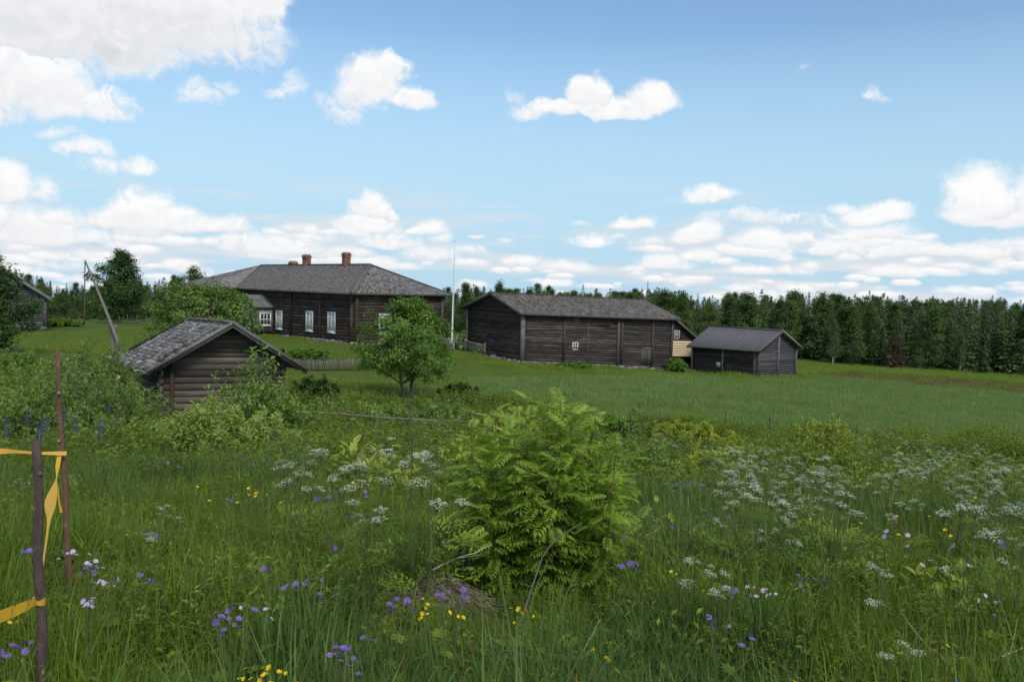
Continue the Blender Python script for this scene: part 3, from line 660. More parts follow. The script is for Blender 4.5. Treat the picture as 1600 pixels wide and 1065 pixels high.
def stones(root, w, n, zoff=0, u0=0, u1=1, out=.12, size=1.0):
    for k in range(n):
        u = u0+(u1-u0)*(k+.5+random.uniform(-.35, .35))/n; p = w.pt(u, 0, out*random.uniform(.2, 1.6)); z = gz(p[0], p[1])
        top = w.base(u); s = size*random.uniform(.6, 1.35)
        ob('foundation_stone', random.choice(STONES), root, loc=(p[0]-root.location.x, p[1]-root.location.y, max(min(top+zoff-.12*s, z+.30), z+.02)+random.uniform(-.06, .04)-root.location.z), rot=(random.uniform(-.3, .3), random.uniform(-.3, .3), random.uniform(0, 6)), scale=(s*1.15, s, s*random.uniform(.8, 1.2)))

# ------------------------------------------------------------------ the long farmhouse
def farmhouse():
    c = W(553, 537, 70.0); root = thing('farmhouse', 'long dark log farmhouse with hipped grey roof, white windows and three brick chimneys', 'house', tuple(c))
    zt = W(553, 457, 70.0)[2]; dl = np.array([-.672, .741, 0]); dr = np.array([.735, .678, 0]); LW, RW = 24.0, 9.9
    def down(p, z): return np.array([p[0], p[1], z])
    A = c+dl*LW; A[2] = -6.2+.2; B = c.copy(); Cc = c+dr*RW; Cc[2] = W(690, 535, 76.6)[2]
    B[2] -= .25; wl = Wall(A, B, zt, zt, ext=(0, .0)); wr = Wall(B, Cc, zt, zt)
    log_wall(root, wl, 17, M['log_dark']); log_wall(root, wr, 17, M['log_dark'])
    wb = Wall(Cc, A+dr*RW, zt, zt); mb = MB(); backing(mb, wb); part('back_wall', mb, M['log_dark'], root)
    # the wing that comes forward at the far left
    dn = -dr; P1 = A+dn*3.6; P2 = P1+dl*8.5; P3 = A+dl*8.5+dr*RW
    ww = Wall(P1, A, zt, zt); log_wall(root, ww, 17, M['log_dark']); wf = Wall(P2, P1, zt, zt); log_wall(root, wf, 17, M['log_dark']); 
    for q in (Wall(P3, P2, zt, zt), Wall(A+dr*RW, P3, zt, zt)):
        mb = MB(); backing(mb, q); part('back_wall', mb, M['log_dark'], root)
    # roof
    o = .55; ez = zt-.02; rz = W(572, 413, 77.7)[2]
    def rp(s, t, z): p = c+dl*s+dr*t; return np.array([p[0], p[1], z])
    mid = RW/2; hp = 5.6
    E_br = rp(-o, -o, ez); E_cr = rp(-o, RW+o, ez); RR = rp(hp, mid, rz)
    sW = LW-o; wingc = LW+5.0                                    # the wing's own ridge runs along dr
    RL = rp(wingc, mid, rz)
    V0 = rp(sW, -o, ez)                                           # where the valley starts
    roof_plane(root, 'roof_slope', V0, E_br, RR, RL, M['shingle'], .17, .30, .03)
    roof_plane(root, 'roof_slope', E_br, E_cr, RR, RR, M['shingle'], .17, .30, .03)
    roof_plane(root, 'roof_slope', E_cr, rp(LW+8.5+o, RW+o, ez), RL, RR, M['shingle'], .3, .45, .03)
    wf0 = rp(sW, -3.6-o, ez); wf1 = rp(LW+8.5+o, -3.6-o, ez); RWf = rp(wingc, mid-.25, rz-.01)
    roof_plane(root, 'roof_slope', wf0, V0, RL, RWf, M['shingle'], .17, .30, .03)
    roof_plane(root, 'roof_slope', wf1, wf0, RWf, RWf, M['shingle'], .17, .30, .03)
    roof_plane(root, 'roof_slope', rp(LW+8.5+o, RW+o, ez), wf1, RWf, RL, M['shingle'], .3, .45, .03)
    up = np.array([0, 0, 1.0])
    board(root, 'ridge_board', RL+up*.05, RR+up*.05, .34, .07, M['board_dark']); board(root, 'hip_board', E_br+up*.04, RR+up*.06, .42, .07, M['board_grey']); board(root, 'hip_board', E_cr+up*.04, RR+up*.06, .3, .07, M['board_dark'])
    board(root, 'valley_board', V0+up*.03, RL+up*.05, .3, .05, M['board_dark'])
    for a, b in ((V0, E_br), (E_br, E_cr), (wf1, wf0), (wf0, V0)):
        board(root, 'eave_board', a-up*.09, b-up*.09, .05, .17, M['board_dark'])
    # posts on the walls
    for px, wd in ((456, .30), (501, .20), (550, .34)):
        u = wl.px_u(px); v_board(root, wl, u, M['log_dark'], wd, .13, z1=(zt-1.1 if px == 501 else zt-.15), name='wall_post')
    v_board(root, wr, .02, M['log_dark'], .3, .13, name='wall_post'); v_board(root, wr, .965, M['board_dark'], .32, .13, name='wall_post')
    # windows
    for px, y0, y1 in ((437, 486, 514), (484.5, 487, 517), (519, 488.5, 519.5)):
        u = wl.px_u(px); z1, z0 = wl.py_z(u, y0), wl.py_z(u, y1); window(root, wl, u, (z0+z1)/2, 1.38, z1-z0, 4, 3, trim=.15, bars=.06)
    for px, y0, y1 in ((601, 491, 521), (654, 492, 522)):
        u = wr.px_u(px); z1, z0 = wr.py_z(u, y0), wr.py_z(u, y1); window(root, wr, u, (z0+z1)/2, 1.3, z1-z0, 4, 3, trim=.14, bars=.06)
    u = wl.px_u(437.5); z = wl.py_z(u, 457.5); window(root, wl, u, z, .75, .42, 3, 1, frame='board_grey', pane='glass_dark', trim=.06, bars=.05, head=False)
    # porch in front of the left wall
    u0, u1 = wl.px_u(427), wl.px_u(424)-3.3/wl.L; q1 = wl.pt(u0-.0, 0); q0 = wl.pt(u1, 0); dpt = 1.75; zb = W(400, 516, 80)[2]-.2
    po = wl.n; h0 = wl.py_z(u0, 478); pk = wl.py_z((u0+u1)/2, 461.5)
    a = q0+po*dpt; b = q1+po*dpt; a[2] = b[2] = zb; f = q1.copy(); f[2] = zb; g = q0.copy(); g[2] = zb
    wp = Wall(a, b, h0, h0, (.5, pk)); ws = Wall(b, f, h0, h0); wq = Wall(g, a, h0, h0)
    for q in (wp, ws, wq):
        mb = MB(); backing(mb, q); pw = part('porch_wall', mb, M['board_grey'], root)
        nb = int(q.L/.16)
        for k in range(nb):
            uu = (k+.5)/nb; zt_ = q.top(uu) if not q.peak else q.top(uu)+(q.peak[1]-h0)*(1-abs(uu-.5)*2)
            bb = MB(); beam(bb, q.pt(uu, zb, .015), q.pt(uu, zt_-.03, .015), q.L/nb-.008, .03, up=q.n, tone=random.random()); part('porch_board', bb, M['board_grey'], root, pw)
    window(root, wp, .5, h0-.35, 1.0, .72, 2, 2, trim=.10, bars=.05, arch=True); window(root, wp, .5, h0-1.9, 1.0, .9, 3, 3, trim=.09, bars=.05, pane='glass_dark')
    window(root, ws, .50, h0-1.33, 1.22, 1.28, 3, 2, trim=.12, bars=.06, pane='glass_dark')
    ro = .28; rpk = pk+.06
    for s in (0, 1):
        e = (a, b)[s]; side = (-1, 1)[s]; fr_ = e+po*ro+wl.d*side*ro; bk = e-po*dpt+wl.d*side*ro; mid_f = (a+b)/2+po*ro; mid_b = (a+b)/2-po*(dpt+.1)
        for p in (fr_, bk): p[2] = h0-.14
        mid_f[2] = mid_b[2] = rpk
        roof_plane(root, 'porch_roof', *( (fr_, bk, mid_b, mid_f) if s == 1 else (bk, fr_, mid_f, mid_b)), M['sheet_roof'], .2, 3.0, .02, .06)
        board(root, 'barge_board', fr_+po*.03, mid_f+po*.03, .05, .16, M['board_grey'])
    # chimneys
    def chimney(px, y0, y1, Y, w=.95, mat='brick'):
        p = W(px, y1, Y); top = W(px, y0, Y)[2]; z0 = p[2]-.9; ca = c
        cx = dr*w/2; cy = dl*w/2; base = np.array([p[0], p[1], 0]); mb = MB()
        def ring(k, z0, z1, mb, s):
            P = [base-cx*s-cy*s, base+cx*s-cy*s, base+cx*s+cy*s, base-cx*s+cy*s]
            hexa(mb, [q+up*z0 for q in P]+[q+up*z1 for q in P], random.random())
        ring(0, z0, top-.02, mb, .96); ch = part('chimney', mb, M['mortar'], root); n = int((top-z0)/.115)
        for i in range(n):
            s = 1.0 if i < n-4 else (1.07 if i < n-2 else 1.18); s = 1.06 if i == n-1 else s; za, zb_ = z0+i*.115, z0+(i+1)*.115-.013
            for side in range(4):
                ex = (cx, cy, -cx, -cy)[side]; ey = (cy, -cx, -cy, cx)[side]
                for k in range(3):
                    f0, f1 = -1+2*k/3+(.16 if i % 2 else 0)*(k > 0), -1+2*(k+1)/3+(.16 if i % 2 else 0)*(k < 2)
                    P = [base+ey*s*.90+ex*s*f0, base+ey*s*.90+ex*s*(f1-.02), base+ey*s+ex*s*(f1-.02), base+ey*s+ex*s*f0]
                    yield ch, [q+up*za for q in P]+[q+up*zb_ for q in P]
        mb = MB(); ring(0, top-.02, top+.03, mb, .75); part('flue_shade_plate', mb, M['inside_shade'], root, ch)  # solid plate on the stack, the flue's shade put into its colour
    for args in ((541, 394.5, 413.5, 80.4, .64), (479, 398, 417.5, 86.6, .68), (458, 408, 418, 89.5, .74)):
        bm_ = None; cnt = 0
        for ch, P in chimney(*args):
            mb = MB(); hexa(mb, P, random.random()); part('brick', mb, M['brick'], root, ch)
    stones(root, wl, 34, .0, .45, 1.0, .15, .8); stones(root, wr, 18, .0, 0, 1, .15, .8)
farmhouse()

# ------------------------------------------------------------------ the two storey barn
def barn():
    A = W(815, 566, 70); B = W(1049, 576, 76); C = W(729, 554, 77); root = thing('barn', 'long two storey log barn with low gabled shingle roof and stone footing', 'barn', tuple(A))
    zA, zB, zC = W(817, 488, 70)[2], W(1051, 496, 76)[2], W(731, 481, 77)[2]
    pk = W(768, 458.5, 73.5); D = C+(B-A); D[2] = B[2]; zD = zC+(zB-zA)
    wf = Wall(A, B, zA, zB); wg = Wall(C, A, zC, zA); u = wg.px_u(768); wg.peak = (.5, pk[2]); wg.za = zC; wg.zb = zA
    log_wall(root, wf, 21, M['log_barn']); log_wall(root, wg, 21, M['log_barn'], 8)
    wr = Wall(B, D, zB, zD, (.5, pk[2]-.35)); wb = Wall(D, C, zD, zC)
    for w in (wr, wb):
        mb = MB(); backing(mb, w); part('back_wall', mb, M['log_barn'], root)
    up = np.array([0, 0, 1.0]); ov = .55
    d = wf.d; g = -wg.d; d3 = nrm(B-A+up*(zB-zA-(B-A)[2])); m0 = (A+C)/2; m1 = (B+D)/2
    R0_ = np.array([*m0[:2], pk[2]+.10])-d*ov; R1 = np.array([*W(1018, 470.5, 0.5*(B[1]+D[1]))[:2], 0]); R1 = np.array([*(m1[:2]+d[:2]*.4), pk[2]-.22])
    def eave(p, z, side, far):
        q = p+g*side*ov + (d*ov*far); s = (pk[2]-z)/(wg.L/2); return np.array([q[0], q[1], z-s*ov+.10])
    E0, E1 = eave(A, zA, -1, -1), eave(B, zB, -1, 1); F0, F1 = eave(C, zC, 1, -1), eave(D, zD, 1, 1)
    roof_plane(root, 'roof_slope', E0, E1, R1, R0_, M['shingle_barn'], .17, .30, .03); roof_plane(root, 'roof_slope', F1, F0, R0_, R1, M['shingle_barn'], .3, .45, .03)
    board(root, 'ridge_board', R0_+up*.04, R1+up*.04, .3, .06, M['board_dark'])
    board(root, 'barge_board', E0-up*.06-d*.03, R0_-up*.06-d*.03, .05, .22, M['board_dark']); board(root, 'barge_board', F0-up*.06-d*.03, R0_-up*.06-d*.03, .05, .22, M['board_dark'])
    board(root, 'eave_board', E0-up*.08, E1-up*.08, .05, .14, M['board_dark'])
    for px, wd in ((880.5, .2), (971, .24), (1019, .22)): v_board(root, wf, wf.px_u(px), M['log_barn'], wd, .12, name='wall_post')
    mb = MB(); w_ = wf; beam(mb, A-up*.1, np.array([A[0], A[1], zA]), .34, .34, up=wf.n, tone=.8); part('corner_board', mb, M['board_grey'], root)
    v_board(root, wf, wf.px_u(965), M['board_dark'], .2, .14, name='corner_board')
    v_board(root, wg, .012, M['board_grey'], .2, .14, name='corner_board'); v_board(root, wf, .992, M['board_dark'], .2, .12, name='corner_board')
    v_board(root, wf, wf.px_u(918), M['board_dark'], .07, .06, name='wall_post', z1=zA-.2); 
    def win(px, py, w, h, fr='white', pn='glass_dark', nx=2, ny=2): u = wf.px_u(px); return window(root, wf, u, wf.py_z(u, py), w, h, nx, ny, frame=fr, pane=pn, trim=.07, bars=.05, head=False)
    win(898.5, 540.5, .56, .68); win(899.5, 500.5, .46, .5, 'board_grey')
    # boarded hatch in the upper floor and the plank door below it
    def frame_of(name, px0, px1, y0, y1, mat, boards=True):
        u0, u1 = wf.px_u(px0), wf.px_u(px1); z1, z0 = wf.py_z(u0, y0), wf.py_z(u0, y1)
        mb = MB(); hexa(mb, [wf.pt(u0, z0, .0), wf.pt(u1, z0, .0), wf.pt(u1, z0, .05), wf.pt(u0, z0, .05), wf.pt(u0, z1, .0), wf.pt(u1, z1, .0), wf.pt(u1, z1, .05), wf.pt(u0, z1, .05)], .3)
        dd = part(name, mb, M['board_dark'], root); n = max(2, int((u1-u0)*wf.L/.17))
        for k in range(n):
            uu = u0+(u1-u0)*(k+.5)/n; bb = MB(); beam(bb, wf.pt(uu, z0, .065), wf.pt(uu, z1, .065), (u1-u0)*wf.L/n-.012, .03, up=wf.n, tone=random.random()); part('plank', bb, M[mat], root, dd)
        for uu in (u0, u1):
            bb = MB(); beam(bb, wf.pt(uu, z0, .07), wf.pt(uu, z1+.05, .07), .10, .08, up=wf.n, tone=.7); part('door_post', bb, M['board_dark' if boards else 'log_barn'], root, dd)
        bb = MB(); beam(bb, wf.pt(u0, z1+.06, .075), wf.pt(u1, z1+.06, .075), .10, .08, up=wf.n, tone=.8); part('lintel', bb, M['board_grey' if boards else 'log_barn'], root, dd)
        return dd
    frame_of('hatch', 934, 950, 499, 510, 'log_barn', False); frame_of('plank_door', 1003, 1018, 545, 569, 'board_dark')
    for (px0, px1, py) in ((816, 898, 513.5), (898, 925, 541.5), (840, 882, 519)):
        u0, u1 = wf.px_u(px0), wf.px_u(px1); z = wf.py_z(u0, py); board(root, 'batten', wf.pt(u0, z, .07), wf.pt(u1, z, .07), .05, .05, M['board_grey'])
    stones(root, wf, 52, .0, 0, 1, .22, 1.0); stones(root, wg, 20, .0, .3, 1, .2, .9)
    return wf, wg
BW, BG = barn()

# ------------------------------------------------------------------ the storehouse right of the barn
def storehouse():
    A = W(1182.5, 590, 75); B = W(1080.5, 581, 82); C = W(1242, 588, 80.5); root = thing('storehouse', 'small grey log storehouse with white notice on its wall, right of the barn', 'shed', tuple(A))
    zA, zB, zC = W(1182, 545, 75)[2], W(1081, 539.5, 82)[2], W(1242, 542, 80.5)[2]
    for p in (A, B, C): p[2] -= .2
    D = B+C-A; pk = W(1217.5, 517.5, 77.7)
    wl = Wall(B, A, zB, zA); wg = Wall(A, C, zA, zC, (.5, pk[2]-.1)); log_wall(root, wl, 13, M['log_barn']); log_wall(root, wg, 13, M['log_blue'], 6)
    for w in (Wall(C, D, zC, zB), Wall(D, B, zB, zB, (.5, pk[2]-.2))):
        mb = MB(); backing(mb, w); part('back_wall', mb, M['log_barn'], root)
    up = np.array([0, 0, 1.0]); d = -wl.d; g = wg.d; ov = .5; s = (pk[2]-zA)/(wg.L/2)
    def ev(p, z, side, far): q = p+g*side*ov+d*far*ov; return np.array([q[0], q[1], z-s*ov*.75+.06])
    E0, E1, F0, F1 = ev(B, zB, -1, 1), ev(A, zA, -1, -1), ev(D, zB, 1, 1), ev(C, zC, 1, -1)
    R1 = np.array([*((A+C)/2-d*ov)[:2], pk[2]+.08]); R0_ = np.array([*((B+D)/2+d*ov)[:2], pk[2]+.05])
    # roof of long boards laid down the slope
    for a, b, c_, e in ((E0, E1, R1, R0_), (F1, F0, R0_, R1)):
        upn = nrm(np.cross(b-a, c_-b)); upn = upn if upn[2] > 0 else -upn; mb = MB(); P = np.array([a, b, c_, e]); hexa(mb, np.concatenate([P-upn*.07, P-upn*.002]), .4)
        sl = part('roof_slope', mb, M['board_dark'], root); n = int(np.linalg.norm(b-a)/.24)
        for k in range(n):
            t0, t1 = k/n, (k+1)/n-.002; lift = .018+.010*(k % 2); P = np.array([lerp(a, b, t0), lerp(a, b, t1), lerp(e, c_, t1), lerp(e, c_, t0)])
            mb = MB(); hexa(mb, np.concatenate([P+upn*.001, P+upn*lift]), random.random(), ax=(0, 3)); part('roof_board', mb, M['sheet_roof'], root, sl)
    board(root, 'ridge_board', R0_+up*.05, R1+up*.05, .3, .06, M['sheet_roof'])
    board(root, 'barge_board', E1-up*.02+wl.d*.03, R1-up*.0+wl.d*.03, .05, .2, M['board_grey']); board(root, 'barge_board', F1-up*.02+wl.d*.03, R1+wl.d*.03, .05, .2, M['board_grey'])
    board(root, 'eave_board', E0-up*.06, E1-up*.06, .05, .12, M['board_dark'])
    v_board(root, wl, wl.px_u(1130), M['board_grey'], .17, .12, name='wall_post'); v_board(root, wl, wl.px_u(1179), M['board_dark'], .2, .12, name='corner_board'); v_board(root, wl, .012, M['board_grey'], .2, .12, name='corner_board')
    v_board(root, wg, .5, M['board_grey'], .16, .12, z1=pk[2]-.3, name='wall_post'); v_board(root, wg, .02, M['board_dark'], .18, .12, name='corner_board'); v_board(root, wg, .985, M['board_grey'], .18, .12, name='corner_board')
    u = wl.px_u(1123.5); z = wl.py_z(u, 569); mb = MB(); P = []
    for o in (.075, .095): P += [wl.pt(u, z-.22, o)-wl.d*.26, wl.pt(u, z-.22, o)+wl.d*.26, wl.pt(u, z+.22, o)+wl.d*.26, wl.pt(u, z+.22, o)-wl.d*.26]
    hexa(mb, P); n_ = part('notice', mb, M['paper'], root); n_['label'] = 'blank white notice board'
    stones(root, wg, 12, .15, .3, 1.0, .25, .8); stones(root, wl, 8, .1, 0, 1, .2, .6)
storehouse()

# ------------------------------------------------------------------ gabled outbuilding between the barn and the storehouse
def cart_shed():
    c = W(1083, 581, 88); root = thing('cart_shed', 'gabled brown outbuilding with pale yellow board band, half behind the barn', 'shed', tuple(c))
    a = W(990, 576, 87); b = W(1084, 580, 88); zt = W(1083, 528, 88)[2]; pk = W(1034, 488, 87.5)[2]
    w = Wall(a, b, zt, zt, (.5, pk)); zo = W(1065, 556, 88)[2]; zb1 = W(1065, 532.5, 88)[2]
    up = np.array([0, 0, 1.0])
    # gable logs above the band
    wu = Wall(np.array([*a[:2], zb1]), np.array([*b[:2], zb1]), zt, zt, (.5, pk)); log_wall(root, wu, 2, M['log_barn'], 13)
    n = 9; base = MB(); hexa(base, [w.pt(0, zo, -.1), w.pt(1, zo, -.1), w.pt(1, zo, .55), w.pt(0, zo, .55), w.pt(0, zb1, -.1), w.pt(1, zb1, -.1), w.pt(1, zb1, .55), w.pt(0, zb1, .55)], .5); band = part('board_band', base, M['beige'], root)  # band set forward, clear of the roof's shade, to look sunlit
    for k in range(n):
        z0 = zo+(zb1-zo)*k/n; z1 = zo+(zb1-zo)*(k+1)/n-.012; mb = MB(); P = []
        for z in (z0, z1): P += [w.pt(0, z, .552), w.pt(1, z, .552), w.pt(1, z, .578), w.pt(0, z, .578)]
        hexa(mb, P, random.random()); part('board', mb, M['beige'], root, band)
    for u in (.015, .5, .985):
        mb = MB(); beam(mb, w.pt(u, w.base(u)-.1), w.pt(u, zo), .2, .2, up=w.n, tone=.4); part('post', mb, M['board_dark'], root)
    # open bay: its shade is put into the side and back walls' near-black colour
    dep = -w.n*7
    for (p, q) in ((a, a+dep), (b+dep, b), (a+dep, b+dep)):
        v = Wall(p, q, zt, zt); v.n = v.n; mb = MB(); backing(mb, v); part('side_wall', mb, M['inside_shade'], root)
    u = w.px_u(1056); window(root, wu, u, wu.py_z(u, 522.5), .62, .95, 3, 2, frame='greywhite', pane='glass_dark', trim=.1, bars=.07, head=False, out=.09)
    s = (pk-zt)/(w.L/2); ov = .55
    for side, e in ((0, a), (1, b)):
        k = (-1, 1)[side]; ef = e+w.n*.5+w.d*k*ov; eb = e+dep-w.n*.3+w.d*k*ov; mf = (a+b)/2+w.n*.5; mk = (a+b)/2+dep-w.n*.3
        for p in (ef, eb): p[2] = zt-s*ov+.1
        mf[2] = mk[2] = pk+.12
        roof_plane(root, 'roof_slope', *((ef, eb, mk, mf) if side else (eb, ef, mf, mk)), M['shingle'], .3, .4, .03); board(root, 'barge_board', ef-up*.05, mf-up*.05, .05, .22, M['board_grey'])
cart_shed()

# ------------------------------------------------------------------ outbuilding at the left edge
def left_outbuilding():
    a = W(-75, 510, 74.5); b = W(73, 513, 75); root = thing('outbuilding', 'grey log outbuilding at the left edge, half hidden by a dark tree', 'shed', tuple(b))
    zt = W(74, 462, 75)[2]; pk = W(0, 416, 75)[2]
    for p in (a, b): p[2] += .12
    w = Wall(a, b, zt, zt, (.5, pk)); log_wall(root, w, 12, M['log_blue'], 12); dep = nrm(np.array([-.66, 1, 0]))*8
    for (p, q) in ((b, b+dep), (b+dep, a+dep), (a+dep, a)):
        v = Wall(p, q, zt, zt); mb = MB(); backing(mb, v); part('side_wall', mb, M['log_barn'], root)
    v_board(root, w, w.px_u(71), M['board_dark'], .32, .16, z0=b[2]+.05, name='corner_board'); s = (pk-zt)/(w.L/2); ov = .75; up = np.array([0, 0, 1.0])
    for side, e in ((0, a), (1, b)):
        k = (-1, 1)[side]; ef = e+w.n*.6+w.d*k*ov; eb = e+dep-w.n*.4+w.d*k*ov; mf = (a+b)/2+w.n*.6; mk = (a+b)/2+dep-w.n*.4
        for p in (ef, eb): p[2] = zt-s*ov+.12
        mf[2] = mk[2] = pk+.14
        roof_plane(root, 'roof_slope', *((ef, eb, mk, mf) if side else (eb, ef, mf, mk)), M['shingle'], .2, .3, .03); board(root, 'barge_board', ef-up*.05, mf-up*.05, .05, .2, M['board_grey'])
    stones(root, w, 14, .05, .1, 1, .1, .8)
left_outbuilding()

# ------------------------------------------------------------------ the near log shed
def log_shed():
    zb = -5.25; A = W(252, 600, 24.5); B = W(441, 600, 25.8); A[2] = B[2] = zb
    root = thing('log_shed', 'old weathered log shed with bleached shingle roof standing among the bushes', 'shed', tuple(A))
    e = W(232, 581, 24.0); ez = e[2]; pk = W(364, 503.5, 24.6)[2]; zt = ez+.40
    dep = nrm(np.array([-2.7, 3.4, 0]))*3.9; C = A+dep; D = B+dep
    wg = Wall(A, B, zt, zt, (.5, pk-.12)); wl = Wall(C, A, ez+.10, ez+.10)
    log_wall(root, wg, 14, M['log_shed'], 7, .024, True); log_wall(root, wl, 14, M['log_shed'], 0, .024, True)
    for w in (Wall(B, D, zt, zt), Wall(D, C, zt, zt, (.5, pk-.12))):
        mb = MB(); backing(mb, w); part('back_wall', mb, M['log_shed'], root)
    # notched log ends at the corners
    for (p, u, v) in ((A, -wg.d, -wl.d*-1), (B, wg.d, None)):
        for i in range(12):
            z = zb+(zt-zb)*(i+.5)/12
            for q, (dirn, dz) in enumerate(((-wg.d if p is A else wg.d, 0), (wg.n, .10))):
                mb = MB(); s = .5*(zt-zb)/12*.93; base = p+np.array([0, 0, z+dz-p[2]])
                t = np.cross(dirn, [0, 0, 1.0]); P = []
                L0, L1 = .0, .11+random.uniform(-.02, .02)
                for L_ in (L0, L1):
                    P += [base+dirn*L_+t*math.cos(a)*s*.7+np.array([0, 0, math.sin(a)*s*1.02]) for a in np.linspace(0, 2*math.pi, 6, endpoint=False)+.52]
                mb.add(P, [[k, (k+1) % 6, 6+(k+1) % 6, 6+k] for k in range(6)], random.random()); mb.more([[6, 6+k, 7+k] for k in range(1, 5)])
                part('log_end', mb, M['log_shed'], root)
    up = np.array([0, 0, 1.0])
    # hewn posts just inside the corners
    v_board(root, wg, .085, M['log_dark'], .12, .10, name='wall_post'); v_board(root, wg, .93, M['log_dark'], .12, .10, name='wall_post')
    E0 = W(178, 560.5, 27.4); E1 = e; Rf = W(364, 504.5, 24.6); Rb = Rf+(E0-E1); E0[2] = ez; Rb[2] = Rf[2]-.08
    er = W(480, 577, 25.9); Fb = er+(E0-E1); er[2] = ez-.02; Fb[2] = ez
    roof_plane(root, 'roof_slope', E0, E1, Rf, Rb, M['shingle_old'], .185, .165, .022, .05, True, .045); sl, upn = roof_plane(root, 'roof_slope', er, Fb, Rb, Rf, M['shingle_old'], .22, .19, .022, .05, False, .035)
    out = wg.n
    for p in (E1, er):
        q0 = p+out*.03; q1 = Rf+out*.03; board(root, 'barge_board', q0-up*.05, q1-up*.05, .05, .15, M['board_grey']); board(root, 'barge_board', q0+out*.05+up*.02, q1+out*.05+up*.02, .06, .09, M['board_grey'])
        inn = nrm(np.array([Rf[0]-p[0], Rf[1]-p[1], 0])); mid = np.array([0, 0, .035]); board(root, 'verge_board', p+mid-out*.06, Rf+mid-out*.06, .2, .03, M['board_grey'])
    board(root, 'eave_board', E0-up*.05, E1-up*.05, .06, .07, M['board_grey'])
    for k in range(9):
        t = k/9+.02; a = lerp(Rf, Rb, t); b = lerp(Rf, Rb, min(1, t+.10)); board(root, 'ridge_board', a+up*(.04+.01*(k % 2)), b+up*(.04+.01*(k % 2)), .26, .03, M['board_grey'])
log_shed()
# ------------------------------------------------------------------ trees and shrubs
def broad_proto(name, seed, H, Wd, base, nclump, per, lf, bark='bark', leaf='leaf_tree', prof='round', trunk_r=.12, cl=.5, up=.35, lean=0.0, bare=.0, forks=1, smooth_in=.55):
    """trunk with limbs, and a crown of leaf clumps spread through its volume; returns (trunk, crown) meshes"""
    g = np.random.default_rng(seed); tb = MB(); cr = MB()
    def width(t):
        if prof == 'round': return math.sqrt(max(0, 1-(2*t-1)**2))**.8
        if prof == 'apple': return [.76, .95, 1.0, 1.0, .96, .90, .82, .71, .57, .38, .14][min(10, int(t*10.99))]
        if prof == 'oval': return max(0, math.sin(math.pi*min(1, t**.75)))**.7
        if prof == 'birch': return max(.05, (1-t)**.6*min(1, t*4+.25))
        return 1-t
    lims = []
    for f in range(forks):
        top = H*(.9 if forks == 1 else .75); ax = g.normal()*.03*H+lean*H; ay = g.normal()*.03*H
        sp = 0 if forks == 1 else Wd*.16; an = f*2*math.pi/forks+g.random()
        m = 8; t = np.linspace(0, 1, m); P = np.stack([ax*t**1.6+sp*math.cos(an)*t**.8+g.normal(size=m)*.012*H*t, ay*t**1.6+sp*math.sin(an)*t**.8+g.normal(size=m)*.012*H*t, -.25+(top+.25)*t], 1)
        tube(tb, P, trunk_r*(1-.88*t)*(1 if forks == 1 else .75), 7, g.random(), jit=.15); lims.append(P)
    C = []
    while len(C) < nclump:
        t = g.random()**.9; w = width(t)*Wd/2
        if w < .02*Wd: continue
        a = g.random()*2*math.pi; r = w*(smooth_in+(1-smooth_in)*g.random())*(1 if g.random() > .25 else .5)*(1+.22*math.sin(3*a+seed)+.15*g.normal())
        P = lims[int(g.integers(forks))]; ti = int(np.clip((base+t*(H-base))/H*7, 0, 7))
        C.append((P[ti][0]*.7+r*math.cos(a), P[ti][1]*.7+r*math.sin(a), base+t*(H-base)*.97+g.normal()*.03*H, t))
    C = np.array(C)
    for i in range(0, nclump, max(1, nclump//26)):
        P = lims[int(g.integers(forks))]; c = C[i, :3]; zs = np.clip(c[2]-.35*np.hypot(c[0], c[1])-.1*H, base*.6, H*.8); k = np.interp(zs, P[:, 2], np.arange(8)); k0 = int(k); o = P[k0]+(P[min(7, k0+1)]-P[k0])*(k-k0)
        q = np.linspace(0, 1, 5)[:, None]; B = o+(c-o)*q+np.array([0, 0, 1])*(.10*np.linalg.norm(c-o)*np.sin(q*math.pi)); tube(tb, B, np.linspace(trunk_r*.32, trunk_r*.07, 5), 5, g.random(), cap=False)
    n = nclump*per; ci = np.repeat(np.arange(nclump), per); size = cl*(.6+.8*g.random(nclump))
    off = rdir(n, g)*(g.random(n)**.45)[:, None]; off[:, 2] *= .72; pos = C[ci, :3]+off*size[ci][:, None]
    out = nrm(pos-np.array([0, 0, base+(H-base)*.4])); Nn = nrm(out*.5+rdir(n, g)*.55+np.array([0, 0, up])); D = nrm(np.cross(Nn, rdir(n, g))+out*.25-np.array([0, 0, .25]))
    tn = np.clip(.5+.30*g.normal(size=nclump)[ci]+.16*g.normal(size=n), 0, 1)
    L = lf*(.6+.8*g.random(n)); leaves(cr, pos, D, Nn, L, L*.62, tn)
    return tb.mesh(name+'_trunk', M[bark], True), cr.mesh(name+'_crown', M[leaf])
